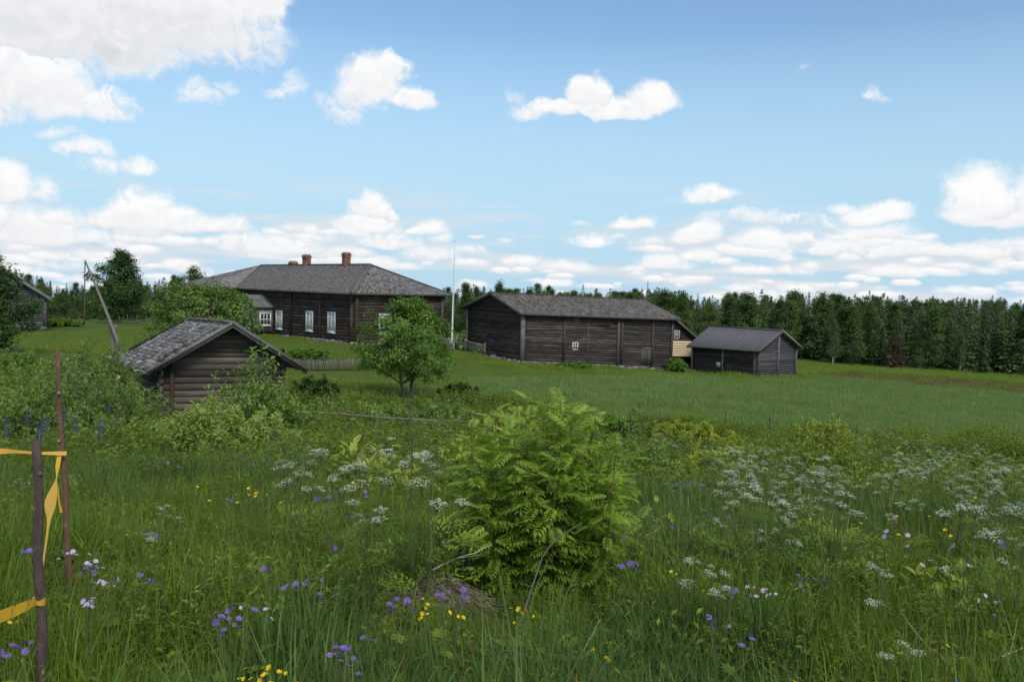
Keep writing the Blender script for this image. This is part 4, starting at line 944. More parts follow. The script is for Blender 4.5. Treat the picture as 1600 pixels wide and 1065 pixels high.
def conifer_proto(name, seed, H, Wd, kind='spruce', leaf='leaf_spruce', base=.04, lean=0):
    g = np.random.default_rng(seed); tb = MB(); cr = MB(); t = np.linspace(0, 1, 7)
    tube(tb, np.stack([.01*H*np.sin(t*3+seed)*t, .01*H*np.cos(t*4+seed)*t, -.4+(H+.3)*t], 1), .016*H*(1-.95*t)+.01, 6, .5)
    nl = int(26+H*1.6); Ps = []; Ds = []; Ns = []; Ls = []; Ts = []; Ws = []
    for i in range(nl):
        h = base+(1-base)*(i+g.random()*.8)/nl
        if kind == 'spruce': r = Wd/2*(1-h)**.82*(.72+.4*g.random())+.08
        else: r = Wd/2*max(.12, math.sin(math.pi*min(1, (h-base)/(1-base)*.8+.2)))*(.55+.6*g.random())
        nb = int(5+4*(1-h)+g.integers(3))
        for b in range(nb):
            a = g.random()*2*math.pi; rr = r*(.7+.5*g.random()); d = np.array([math.cos(a), math.sin(a), 0]); dr = (-.22-.25*(1-h)) if kind == 'spruce' else .18
            k = max(3, int(rr/.28)); tt = (np.arange(k)+g.random(k))/k
            z = h*H+rr*(dr*tt+.16*tt**2.5); p = d[None]*(rr*tt)[:, None]+np.array([0, 0, 1])*z[:, None]; sd = np.array([-d[1], d[0], 0]); sgn = g.choice([-1, 1], k)
            D = d[None]*(.55+.3*g.random((k, 1)))+sd[None]*(sgn*(.6+.5*g.random(k)))[:, None]+np.array([0, 0, -.35])*(g.random((k, 1))+.2)
            Ps.append(p); Ds.append(D); Ns.append(np.tile([0, 0, 1.0], (k, 1))+rdir(k, g)*.45); Ls.append((.30+.35*g.random(k))*(.5+.55*(1-h))*(H/11)**.3); Ts.append(np.clip(.45+.22*g.normal()+.15*g.normal(size=k), 0, 1)); 
    Ps = np.concatenate(Ps); L = np.concatenate(Ls); leaves(cr, Ps, np.concatenate(Ds), np.concatenate(Ns), L*1.35, L*.62, np.concatenate(Ts), .12, .12)
    k = 10; leaves(cr, np.stack([np.zeros(k), np.zeros(k), H*(.93+.006*np.arange(k))], 1), rdir(k, g)*.5+[0, 0, .8], rdir(k, g), .45, .16, .5)
    return tb.mesh(name+'_trunk', M['bark'], True), cr.mesh(name+'_crown', M[leaf])
def put_tree(name, pr, label, cat, loc, s=1.0, rz=0.0, group=None, sz=None, crown='crown', trunk='trunk'):
    t = thing(name, label, cat, tuple(loc), rz, group); t.scale = (s, s, s*(sz or 1)); ob(trunk, pr[0], t); ob(crown, pr[1], t); return t
def fit(px, ybase, ytop, Y, lift=0.0):
    p = at(px, Y); return p, W(px, ytop, Y)[2]-p[2]

FOREST = {
 'spruce': [conifer_proto('spruce', 11+k, 11, [3.6, 3.0, 4.3][k]) for k in range(3)],
 'pine': [conifer_proto('pine', 41+k, 11, 3.4+.5*k, 'pine', 'leaf_pine', .30) for k in range(2)],
 'birch': [broad_proto('birch', 61+k, 11, 4.8+.5*k, 1.0, 190, 42, .27, 'bark', 'leaf_wood', 'birch', .11, .85) for k in range(3)],
 'broadleaf': [broad_proto('broadleaf', 81+k, 9.5, 5.8, .7, 190, 42, .28, 'bark', 'leaf_wood', 'oval', .14, .9) for k in range(2)],
}
WHITE = broad_proto('white_birch', 66, 11, 4.8, 2.4, 130, 40, .28, 'birch', 'leaf_wood', 'birch', .17, .85)
DEAD = conifer_proto('dead_spruce', 99, 9, 5.0, 'spruce', 'leaf_dead', .0)
BUSHY = [broad_proto('bush', 120+k, 2.2, 3.0, .05, 60, 36, .16, 'bark', 'leaf_tree', 'round', .05, .45, forks=3) for k in range(2)]
EN = {'spruce': 'dark pointed spruce', 'pine': 'grey-green pine', 'birch': 'birch with pale trunk', 'broadleaf': 'rounded broadleaf tree'}
NM = {'spruce': 'spruce_tree', 'pine': 'pine_tree', 'birch': 'birch_tree', 'broadleaf': 'broadleaf_tree'}

def skyline(px):      # the height of the wood's tops along the picture
    return np.interp(px, [-300, 0, 60, 100, 150, 240, 300, 700, 760, 860, 1040, 1090, 1180, 1240, 1330, 1420, 1480, 1560, 1620, 1900], [430, 434, 436, 450, 447, 444, 436, 452, 452, 458, 456, 466, 467, 465, 463, 468, 466, 470, 474, 482])
ORD = ['leftmost', 'second from left', 'third from left', 'fourth from left', 'fifth from left', 'sixth from left', 'seventh from left', 'eighth from left', 'ninth from left', 'tenth from left', 'eleventh from left', 'twelfth from left']
NUM = ['one', 'two', 'three', 'four', 'five', 'six', 'seven', 'eight', 'nine', 'ten', 'eleven', 'twelve']
def number_off(items, one, many):
    """items: (px, object); one: label when alone; many: 'X of the N Ys ...' with {o} and {n}"""
    items.sort(key=lambda q: q[0]); n = len(items)
    for k, (px, o) in enumerate(items):
        o['label'] = one if n == 1 else many.format(o='rightmost' if k == n-1 else ORD[k], n=NUM[n-1])
PLUR = {'spruce': 'dark spruces', 'pine': 'grey-green pines', 'birch': 'birches', 'broadleaf': 'broadleaf trees'}
ZONES = [(-500, 20, 'behind the left outbuilding'), (20, 125, 'left of the well sweep'), (125, 235, 'around the big lawn tree'), (235, 420, 'behind the fruit tree'),
         (420, 1062, 'behind the barn'), (1062, 1110, 'left of the storehouse ridge'), (1110, 1180, 'above the storehouse ridge'), (1180, 1250, 'above the storehouse gable'), (1250, 1330, 'just right of the storehouse'),
         (1330, 1400, 'left of the dead spruce'), (1400, 1470, 'right of the dead spruce'), (1470, 1530, 'around the bluish birch'), (1530, 1600, 'at the right picture edge'), (1600, 2500, 'beyond the right picture edge')]
WOOD = {}
def wood_note(px, kind, row, o):
    z = next(z for z in ZONES if z[0] <= px < z[1]); WOOD.setdefault((kind, row, z[2]), []).append((px, o))
def wood_labels():
    for (kind, row, z), it in WOOD.items():
        number_off(it, 'the only %s of the %s %s' % (EN[kind], row, z), '{o} of {n} %s of the %s %s' % (PLUR[kind], row, z))
def forest():
    g = np.random.default_rng(5)
    def plant(kind, px, Y, top, label, group, sxy=None, name=None, pr=None):
        p = at(px, Y); h = W(px, top, Y)[2]-p[2]; pr = pr or FOREST[kind][int(g.integers(len(FOREST[kind])))]
        s = h/{'spruce': 11, 'pine': 11, 'birch': 11, 'broadleaf': 9.5}[kind]; t = put_tree(name or NM[kind], pr, label, 'tree', p-[0, 0, .15], s*(sxy or 1), g.random()*6.28, group, 1/(sxy or 1)); return t
    # right: the front row along the field, then a second row
    x = 1012
    while x < 1760:
        k = g.choice(['spruce', 'birch', 'broadleaf', 'pine', 'birch'], p=[.44, .18, .18, .08, .12]); Y = 128+g.normal()*2.5
        if x < 1260: Y += 6
        low = g.random() < .32; top = skyline(x)+(26+46*g.random() if low else 4+14*g.random())
        if not (1372 < x < 1424): wood_note(x, k, 'front row', plant(k, x, Y, top, 'tree', 'front row of the wood behind the hay field', 1.05))
        x += 10+13*g.random()
    x = 1000
    while x < 1780:
        k = g.choice(['spruce', 'birch', 'broadleaf', 'pine'], p=[.62, .14, .06, .18]); wood_note(x, k, 'second row', plant(k, x, 140+g.normal()*3, skyline(x)+g.normal()*6-1, 'tree', 'second row of the wood behind the hay field', 1.0)); x += 9+11*g.random()
    # the ones that stick out
    t = put_tree('dead_spruce', DEAD, 'brown dead spruce at the edge of the wood behind the field', 'tree', at(1398, 123)-[0, 0, .1], W(1398, 497, 123)[2]-at(1398, 123)[2] and (W(1398, 492, 123)[2]-at(1398, 123)[2])/9.0, 1.0)
    plant('birch', 1301, 121.5, 497, 'slender birch with bare white trunk left of the dead brown spruce', None, .75, pr=WHITE)
    plant('birch', 1499.5, 124, 520, 'short birch with bluish white trunk at the right part of the wood edge', None, .6, pr=WHITE)
    plant('spruce', 1374, 126, 457, 'tall dark spruce overtopping the wood, left of the dead brown spruce', None); plant('spruce', 1483, 138, 470, 'broad dark spruce at the middle of the right hand wood', None, 1.25)
    plant('birch', 1063, 133, 456, 'loose topped birch just above the right end of the barn roof', None, 1.1); plant('broadleaf', 1037, 131, 453, 'rounded tree directly behind the right end of the barn roof', None, 1.0)
    plant('broadleaf', 1165, 133, 459, 'rounded dark tree above the storehouse roof', None); plant('birch', 1232, 134, 453, 'tall airy birch behind the right corner of the storehouse', None, 1.0); plant('broadleaf', 1284, 130, 459, 'full crowned tree at the wood edge right of the storehouse', None, .95)
    # left: a low wood behind the lawn
    x = -190
    while x < 356:
        k = g.choice(['spruce', 'birch', 'broadleaf', 'pine'], p=[.4, .3, .2, .1]); top = skyline(x)+5+g.normal()*6; Y = 128+g.normal()*4
        if top < 478: wood_note(x, k, 'low wood', plant(k, x, Y, top, 'tree', 'low wood behind the lawn', 1.15))
        x += 8+10*g.random()
    x = -190
    while x < 350:
        wood_note(x, 'broadleaf', 'bushy fringe', plant('broadleaf', x, 121+g.normal()*2, 474+g.random()*16, 'tree', 'low bushy trees along the edge of the lawn', 1.5)); x += 13+11*g.random()
    plant('spruce', 66, 118, 432, 'dark spruce rising behind the roof corner of the left outbuilding', None); plant('spruce', 256, 122, 432, 'spire shaped spruce left of the farmhouse roof', None, 1.3)
    plant('broadleaf', 303, 117, 417, 'tall rounded dark tree beside the left end of the farmhouse roof', None, 1.0); plant('broadleaf', 283, 119, 432, 'rounded tree between the spire shaped spruce and the farmhouse', None, 1.0)
    # between and behind the buildings
    plant('birch', 728, 100, 440, 'tall birch in the gap between farmhouse and barn', None, .95); plant('birch', 744, 104, 446, 'slimmer birch close behind the barn gable', None, .7); plant('broadleaf', 716, 112, 476, 'dark tree filling the gap behind the flagpole', None, 1.2); plant('spruce', 738, 108, 470, 'dark spruce behind the barn gable', None, 1.2); plant('broadleaf', 700, 104, 470, 'dark tree behind the right corner of the farmhouse', None, 1.0)
    plant('spruce', 692, 96, 448, 'small pointed tree top above the right farmhouse eave', None, 1.0); plant('birch', 780, 108, 441, 'grey-green birch top above the barn ridge', None, .85); plant('broadleaf', 826, 118, 450, 'small rounded tree top above the middle of the barn ridge', None, .7)
    for x, t, w in ((802, 453, 'left'), (930, 461, 'middle'), (958, 463, 'right')): plant('birch', x, 125, t, w+' one of three tree tops barely showing above the barn ridge', 'tree tops over the barn ridge', .8)
    wood_labels()
    # far-off wood behind, one mass
    pts = []
    for k in range(1500):
        px = -420+2500*g.random(); Y = 150+150*g.random()**1.3; p = at(px, Y); lift = (Y-150)*.012
        h = (W(px, skyline(px)+2+5*g.normal()-lift*0, Y)[2]-p[2])
        if 330 < px < 700 and skyline(px) < 452: h -= 1.5
        pts.append((p[0], p[1], p[2]-.1, max(3.0, h)/11, g.random()*6.28, int(g.integers(6))))
    protos = [FOREST['spruce'][0], FOREST['spruce'][1], FOREST['spruce'][2], FOREST['pine'][0], FOREST['spruce'][1], FOREST['birch'][1]]
    metas = [[q for q in p] for p in protos]
    scatter('distant_wood', pts, metas)
def scatter(name, pts, protos, smin=None, kind='stuff'):
    """one object: copies of a few small meshes on given points (x, y, z, scale, turn, which[, lean x, lean y])"""
    c = bpy.data.collections.new(name+'_kinds')
    for k, ms in enumerate(protos):
        if not isinstance(ms, (list, tuple)): ms = [ms]
        if len(ms) == 1: o = bpy.data.objects.new('%s_kind_%02d' % (name, k), ms[0])
        else:
            o = bpy.data.objects.new('%s_kind_%02d' % (name, k), joined(ms))
        c.objects.link(o)
    A = np.array([tuple(p)+(0, 0)*(len(p) == 6) for p in pts], np.float32); n = len(A)
    me = bpy.data.meshes.new(name); me.vertices.add(n); me.vertices.foreach_set('co', A[:, :3].ravel())
    for nm, tp, v in (('scl', 'FLOAT', A[:, 3]), ('pid', 'INT', A[:, 5].astype(np.int32))):
        a = me.attributes.new(nm, tp, 'POINT'); a.data.foreach_set('value', v)
    a = me.attributes.new('turn', 'FLOAT_VECTOR', 'POINT'); a.data.foreach_set('vector', np.stack([A[:, 6], A[:, 7], A[:, 4]], 1).ravel())
    ng = bpy.data.node_groups.new(name+'_scatter', 'GeometryNodeTree'); ng.interface.new_socket('Geometry', in_out='INPUT', socket_type='NodeSocketGeometry'); ng.interface.new_socket('Geometry', in_out='OUTPUT', socket_type='NodeSocketGeometry')
    N, L = ng.nodes, ng.links; gi = N.new('NodeGroupInput'); go = N.new('NodeGroupOutput'); ip = N.new('GeometryNodeInstanceOnPoints'); ci = N.new('GeometryNodeCollectionInfo')
    ci.inputs['Collection'].default_value = c; ci.inputs['Separate Children'].default_value = True; ci.inputs['Reset Children'].default_value = True
    def na(nm, t): q = N.new('GeometryNodeInputNamedAttribute'); q.data_type = t; q.inputs['Name'].default_value = nm; return q.outputs['Attribute']
    er = N.new('FunctionNodeEulerToRotation'); L.new(na('turn', 'FLOAT_VECTOR'), er.inputs[0])
    L.new(gi.outputs[0], ip.inputs['Points']); L.new(ci.outputs[0], ip.inputs['Instance']); ip.inputs['Pick Instance'].default_value = True
    L.new(na('pid', 'INT'), ip.inputs['Instance Index']); L.new(er.outputs[0], ip.inputs['Rotation']); L.new(na('scl', 'FLOAT'), ip.inputs['Scale']); L.new(ip.outputs[0], go.inputs[0])
    o = ob(name, me, kind=kind); md = o.modifiers.new('scatter', 'NODES'); md.node_group = ng; return o
def joined(ms):
    """several meshes as one, each keeping its material"""
    import bmesh
    bm = bmesh.new(); mats = []; idx = []
    for q in ms:
        n0 = len(bm.faces); bm.from_mesh(q); bm.faces.ensure_lookup_table(); k = len(mats); mats.append(q.materials[0])
        for f in bm.faces[n0:]: f.material_index = k
    me = bpy.data.meshes.new('joined'); bm.to_mesh(me); bm.free()
    for q in mats: me.materials.append(q)
    return me
forest()

def solo(name, label, px, Y, top, proto_kw, cat='tree', crown='crown', trunk='trunk', base_off=0.05, H=None):
    p = at(px, Y); h = H or (W(px, top, Y)[2]-p[2]); pr = broad_proto(name, H=h, **proto_kw); return put_tree(name, pr, label, cat, p-[0, 0, base_off], 1, 0, crown=crown, trunk=trunk)
solo('apple_tree', 'round crowned apple tree on the lawn between log shed and barn', 635, 43, 470, dict(seed=301, Wd=5.3, base=1.35, nclump=330, per=62, lf=.14, leaf='leaf_tree', prof='apple', trunk_r=.15, cl=.42, forks=2, smooth_in=.4))
solo('lawn_tree', 'large broadleaf tree on the far lawn behind the well sweep', 187, 104, 394, dict(seed=311, Wd=6.6, base=.8, nclump=240, per=60, lf=.27, leaf='leaf_dark', prof='oval', trunk_r=.2, cl=.9))
solo('dark_tree', 'dark dense tree at the left edge in front of the outbuilding', -20, 50, 392, dict(seed=321, Wd=4.4, base=.2, nclump=380, per=66, lf=.18, leaf='leaf_dark', prof='oval', trunk_r=.16, cl=.6))
solo('fruit_tree', 'bushy fruit tree right behind the ridge of the log shed', 318, 40, 443, dict(seed=331, Wd=5.2, base=.8, nclump=210, per=60, lf=.15, leaf='leaf_willow', prof='round', trunk_r=.12, cl=.55, forks=3))
solo('grey_shrub', 'grey leafed tall shrub beside the right corner of the farmhouse', 690, 79, 470, dict(seed=341, Wd=2.2, base=.3, nclump=60, per=50, lf=.16, leaf='leaf_lilac', prof='oval', trunk_r=.06, cl=.45, forks=3), 'shrub', 'foliage', 'stem')
# ------------------------------------------------------------------ well sweep, fences, flagpole
def well_sweep():
    p = at(177, 45.0); root = thing('well_sweep', 'old well sweep, a long slanting pole on a forked grey post', 'well sweep', tuple(p))
    def px(a, b, Y=45.0): return W(a, b, Y)
    mb = MB(); tube(mb, [p-[0, 0, .2], px(176.5, 545), px(176, 510)], [.12, .11, .10], 8, .4, jit=.1); part('post', mb, M['pole_grey'], root, smooth=True)
    mb = MB(); tube(mb, [px(176, 535), px(172.5, 515), px(171.5, 507)], [.07, .07, .05], 6, .3); tube(mb, [px(176, 535), px(180.5, 515), px(181, 507)], [.07, .07, .05], 6, .3); part('fork', mb, M['pole_grey'], root, smooth=True)
    a, b = px(190, 550, 44.6), px(132.8, 407, 45.3); mb = MB(); t = np.linspace(0, 1, 9)[:, None]; P = a+(b-a)*t+np.array([0, 0, .12])*np.sin(t*math.pi); tube(mb, P, np.linspace(.115, .045, 9), 8, .6, jit=.12); part('beam', mb, M['pole_grey'], root, smooth=True)
    q = np.array([*b[:2], 0]); mb = MB(); z = np.linspace(b[2]-.03, W(133, 507, 45.3)[2], 7); P = [[b[0]-.01*k, b[1], zz] for k, zz in enumerate(z)]; tube(mb, P, .03, 6, .2, jit=.2); part('bucket_rod', mb, M['board_dark'], root)
    mb = MB(); beam(mb, px(132, 432, 45.3), px(138.6, 424, 45.3), .05, .05); part('hook', mb, M['board_dark'], root)
    mb = MB(); tube(mb, [px(171, 508.5), px(184, 511)], .05, 6, .9); part('pin', mb, M['pole_grey'], root)
well_sweep()

def flagpole():
    p = at(705.5, 69.0); root = thing('flagpole', 'tall thin white flagpole between farmhouse and barn', 'flagpole', tuple(p))
    top = W(710.3, 377, 69.0); mb = MB(); t = np.linspace(0, 1, 6)[:, None]; tube(mb, p-[0, 0, .2]+(top-p+[0, 0, .2])*t, [.085,.08,.065,.045,.032,.022], 10, .5); part('pole', mb, M['flagpole'], root, smooth=True)
    mb = MB(); tube(mb, [top-[0, 0, .02], top+[0, 0, .05], top+[0, 0, .12]], [.05, .09, .02], 8, .5); part('knob', mb, M['flagpole'], root, smooth=True)
    mb = MB(); r = np.array([.13, -.16, 0]); tube(mb, [p+r+[0, 0, .9], top+r*.4-[0, 0, .1]], .012, 4, .5); part('halyard', mb, M['flagpole'], root)
    mb = MB(); beam(mb, p+[.17, -.1, -.1], p+[.15, -.1, 1.1], .06, .2); beam(mb, p+[-.17, -.1, -.1], p+[-.15, -.1, 1.1], .06, .2); part('foot', mb, M['board_grey'], root)
flagpole()
def antenna():
    b = W(1011.5, 470.5, 79); t = W(1012.5, 439, 79); root = thing('antenna_mast', 'thin grey mast sticking up at the right end of the barn ridge', 'mast', tuple(b))
    mb = MB(); tube(mb, [b-[0, 0, .5], t], .035, 5, .5); part('rod', mb, M['pole_grey'], root)
    mb = MB(); tube(mb, [lerp(b, t, .86)-[.16, 0, 0], lerp(b, t, .86)+[.16, 0, 0]], .015, 4, .5); part('crossbar', mb, M['pole_grey'], root)
antenna()

def picket_fence():
    a, b = at(447, 53.5), at(606, 57.5); root = thing('picket_fence', 'low grey picket fence across the lawn, between log shed and apple tree', 'fence', tuple(a))
    d = b-a; L = np.linalg.norm(d[:2]); n = int(L/.155); base = None
    for f in (.22, .62):
        mb = MB(); P = []
        for k in range(8): q = lerp(a, b, k/7); q[2] = gz(q[0], q[1])+f; P.append(q+[0, .03, 0])
        for k in range(7): beam(mb, P[k], P[k+1], .035, .07, tone=random.random())
        part('rail', mb, M['board_grey'], root)
    for k in range(n+1):
        q = lerp(a, b, k/n); z = gz(q[0], q[1]); h = .78+random.uniform(-.04, .05); lx = random.uniform(-.02, .02); mb = MB(); w = .036
        P = [[q[0]+sx*w, q[1]+sy*.012-.012, z+.04] for sx, sy in ((-1, -1), (1, -1), (1, 1), (-1, 1))]+[[q[0]+sx*w+lx, q[1]+sy*.012-.012, z+h] for sx, sy in ((-1, -1), (1, -1), (1, 1), (-1, 1))]
        mb.add(np.concatenate([P, [[q[0]+lx, q[1]-.024, z+h+.05], [q[0]+lx, q[1], z+h+.05]]]), BOXF[[0, 2, 3, 4, 5]], random.random()); mb.more([[4, 5, 8], [6, 7, 9]]); mb.more([[5, 6, 9, 8], [7, 4, 8, 9]])
        part('picket', mb, M['board_grey'], root)
    for k in range(0, n+1, 14):
        q = lerp(a, b, k/n); z = gz(q[0], q[1]); mb = MB(); beam(mb, q+[0, .09, z-q[2]-.2], q+[0, .09, z-q[2]+.85], .09, .09, up=(0, 1, 0)); part('post', mb, M['board_grey'], root)
picket_fence()
def small_fence():
    a, b = at(684, 75), at(703, 74); root = thing('small_fence', 'short bit of grey picket fence beside the white flowering bush', 'fence', tuple(a))
    for k in range(12):
        q = lerp(a, b, k/11); z = gz(q[0], q[1]); mb = MB(); beam(mb, [q[0], q[1], z-.1], [q[0], q[1], z+.95+random.uniform(-.05, .05)], .07, .025, up=(0, 1, 0), tone=random.random()); part('picket', mb, M['board_grey'], root)
    for f in (.3, .75):
        mb = MB(); beam(mb, a+[0, .03, f], b+[0, .03, f], .03, .07); part('rail', mb, M['board_grey'], root)
small_fence()
def leaning_gate():
    a, b = at(727, 75.4), at(757, 72.6); root = thing('plank_gate', 'grey plank gate standing against the left end of the barn gable', 'gate', tuple(a)); h = 1.15; n = 13
    up = np.array([0, 0, 1.0]); b[2] = a[2]-.15; nn = nrm(np.cross(b-a, up))
    for k in range(n):
        q = lerp(a, b, (k+.5)/n); mb = MB(); beam(mb, q+up*.1, q+up*(h+.05), .16, .03, up=nn, tone=random.random()); part('plank', mb, M['board_grey'], root)
    for z in (.2, 1.05):
        mb = MB(); beam(mb, a+up*z+nn*.04, b+up*z+nn*.04, .04, .11); part('rail', mb, M['board_grey'], root)
    for q in (a, b):
        mb = MB(); beam(mb, q-up*.2, q+up*1.35, .14, .14, up=nn); part('gate_post', mb, M['board_grey'], root)
leaning_gate()
def pole_fence(name, label, posts, rails, Y, ph=1.05):
    """posts: picture columns; rails: lists of (px, py) followed along depth Y(px)"""
    p0 = at(posts[0], Y(posts[0])); root = thing(name, label, 'fence', tuple(p0))
    for x in posts:
        q = at(x, Y(x)); mb = MB(); ln = np.array([random.uniform(-.05, .05), random.uniform(-.05, .05), 0]); tube(mb, [q-[0, 0, .2], q+[0, 0, ph*.5]+ln, q+[0, 0, ph*random.uniform(.9, 1.1)]+ln*1.5], [.036, .032, .026], 6, random.random()); part('post', mb, M['pole_grey'], root, smooth=True)
    for r in rails:
        P = [W(x, y, Y(x)-.08) for x, y in r]; mb = MB(); tube(mb, P, np.linspace(.030, .022, len(P)), 6, random.random(), jit=.15); part('rail', mb, M['pole_grey'], root, smooth=True)
pole_fence('pole_fence', 'thin pole fence rail half sunk in white flowers below the apple tree', [440, 466, 590, 717, 737], [[(428, 637), (470, 642), (530, 646), (600, 652), (690, 656.5), (745, 658.5)], [(430, 648), (480, 651), (520, 654)], [(640, 655), (745, 665)]], lambda x: 27.0+.004*(x-600), 1.0)
pole_fence('pole_fence', 'weathered fence rail at the right edge between flower meadow and hay field', [1575, 1640], [[(1530, 706.5), (1565, 708.5), (1600, 711), (1660, 715)]], lambda x: 28.5, 1.15)
for x, y, lb in ((1132, 34.5, 'lone thin fence post in the yellow-green bushes at the field edge'), (1201, 33.5, 'lone thin fence post at the field edge above the white flowers'), (1337, 31.5, 'lone thin fence post left of the dark little shrub at the field edge'), (1394, 31, 'lone thin fence post right of the dark little shrub at the field edge')):
    q = at(x, y); root = thing('fence_post', lb, 'post', tuple(q)); mb = MB(); tube(mb, [q-[0, 0, .2], q+[.02, 0, .5], q+[0, 0, .95]], [.034, .03, .026], 6, .3); part('stake', mb, M['board_dark'], root)
    mb = MB(); tube(mb, [q+[0, -.04, .80], q+[.03, -.05, .84]], .03, 5, .5); part('insulator', mb, M['board_dark'], root)
pole_fence('roundpole_fence', 'grey roundpole fence at the far edge of the lawn left of the fruit tree', [186, 200, 214, 228, 242, 258], [[(184, 499), (262, 500)], [(184, 503), (262, 504.5)], [(190, 507), (235, 497.5)], [(215, 507.5), (258, 499)]], lambda x: 98.0, 1.1)

# ------------------------------------------------------------------ stakes with yellow tape in front
def stakes():
    a = np.array(W(64, 1090, 3.05)); g0 = gz(a[0], a[1]); t = W(57, 688, 3.05)
    root = thing('stake', 'dark bark covered wooden stake in front with yellow tape around it', 'stake', (a[0], a[1], g0)); mb = MB(); k = np.linspace(0, 1, 16)[:, None]
    bot = np.array([a[0]+.01, a[1], g0-.15]); P = bot+(t-bot)*k+np.stack([.004*np.sin(k[:, 0]*17), .004*np.cos(k[:, 0]*13), 0*k[:, 0]], 1); r = np.linspace(.0205, .0165, 16)*(1+.10*np.sin(np.arange(16)*2.3)); tube(mb, P, r, 10, .5, jit=.10); part('pole', mb, M['stake'], root, smooth=True)
    for f, an in ((.30, -.5), (.62, 2.2), (.80, 4.0), (.90, .2)):
        c = bot+(t-bot)*f; d = np.array([math.cos(an), math.sin(an)-.6, .5]); mb = MB(); tube(mb, [c, c+nrm(d)*.022, c+nrm(d)*.03], [.011, .009, .004], 6, .9); part('knot', mb, M['stake_brown'], root)
    b = W(99, 770, 4.6); g1 = gz(b[0], b[1]); t2 = W(88.5, 544, 4.6); r2 = thing('stake', 'thinner reddish brown wooden stake behind, holding the tied yellow tape', 'stake', (b[0], b[1], g1)); mb = MB()
    bot2 = np.array([b[0]+.05, b[1], g1-.1]); P = bot2+(t2-bot2)*k+np.stack([.005*np.sin(k[:, 0]*14), 0*k[:, 0], 0*k[:, 0]], 1); tube(mb, P, np.linspace(.020, .012, 16)*(1+.12*np.sin(np.arange(16)*1.9)), 8, .5, jit=.1); part('pole', mb, M['stake_brown'], r2, smooth=True)
    for y_ in (615, 690):
        c = W(92, y_, 4.58); mb = MB(); tube(mb, [c, c+[.012, -.02, .012]], [.010, .004], 6, .9); part('knot', mb, M['deadstem'], r2)
    # tapes: twisted ribbons
    def ribbon(mb, P, Wv):
        P = np.asarray(P, float); Wv = np.asarray(Wv, float); V = np.concatenate([P-Wv/2, P+Wv/2]); n = len(P); mb.add(V, [[i, i+1, n+i+1, n+i] for i in range(n-1)], .5)
    def smooth(pts, n):
        pts = np.asarray(pts, float); s = np.linspace(0, len(pts)-1, n); i = np.minimum(s.astype(int), len(pts)-2); f = (s-i)[:, None]; p0 = pts[np.maximum(i-1, 0)]; p1 = pts[i]; p2 = pts[i+1]; p3 = pts[np.minimum(i+2, len(pts)-1)]
        return .5*((2*p1)+(p2-p0)*f+(2*p0-5*p1+4*p2-p3)*f**2+(3*p1-p0-3*p2+p3)*f**3)
    def tape(label, knots, Yk, widths, name='tape'):
        # knots: (px, py, ribbon's direction in the picture dx, dy) ; widths in metres
        P = smooth([W(x, y, Y) for (x, y, dx, dy), Y in zip(knots, Yk)], 40); D = smooth([(RT*dx-UP*dy+FW*.25)*w for (x, y, dx, dy), w in zip(knots, widths)], 40); mb = MB(); ribbon(mb, P, D); return P, mb
    c0 = P0 = W(94, 708, 4.6)
    tp = thing('barrier_tape', 'yellow barrier tape tied between the two stakes and fluttering down', 'tape', tuple(c0))
    _, mb = tape('', [(-60, 707, -.1, -1), (0, 704.5, -.1, -1), (30, 705.5, -.15, -1), (62, 707.5, -.1, -1), (104, 708, 0, -1)], [4.2, 4.3, 4.4, 4.5, 4.565], [.045, .030, .017, .016, .024]); part('strip', mb, M['tape'], tp)
    _, mb = tape('', [(93, 711, 1, .2), (90, 728, 1, .1), (88, 748, .6, .1), (82, 770, 1, -.1), (78, 790, 1, .2), (76, 815, .6, .1), (70, 860, .5, .1), (62, 915, .5, .2), (55, 937, .4, .5)], [4.56, 4.50, 4.4, 4.25, 4.1, 3.9, 3.6, 3.2, 3.03], [.022, .022, .010, .045, .050, .022, .014, .014, .02]); part('strip', mb, M['tape'], tp)
    _, mb = tape('', [(88, 752, 1, .1), (91, 772, .6, .1), (93, 786, .7, .1), (95.5, 800, .9, .1)], [4.45]*4, [.012, .016, .014, .020]); part('loose_end', mb, M['tape'], tp)
    _, mb = tape('', [(84, 765, .6, .1), (77, 782, .8, .1), (74, 797, .7, .1)], [4.40]*3, [.014, .022, .014]); part('loose_end', mb, M['tape'], tp)
    # wrap around the front stake and the strip that leads out of the picture
    c = W(61, 938, 3.05); th = np.linspace(-.3, 2*math.pi-.1, 26); V = []
    for s in (-1, 1): V += [c+np.array([math.cos(a)*.0235, math.sin(a)*.0235, s*.0115+.004*math.sin(a*2+s)]) for a in th]
    mb = MB(); mb.add(V, [[i, i+1, 27+i, 26+i] for i in range(25)], .5); part('wrap', mb, M['tape'], tp)
    _, mb = tape('', [(57, 940, -.15, .9), (45, 944, -.1, 1), (20, 955, -.1, 1), (-15, 968, -.1, 1), (-70, 985, -.1, 1)], [3.02, 2.98, 2.93, 2.86, 2.76], [.022, .036, .048, .05, .05]); part('strip', mb, M['tape'], tp)
stakes()

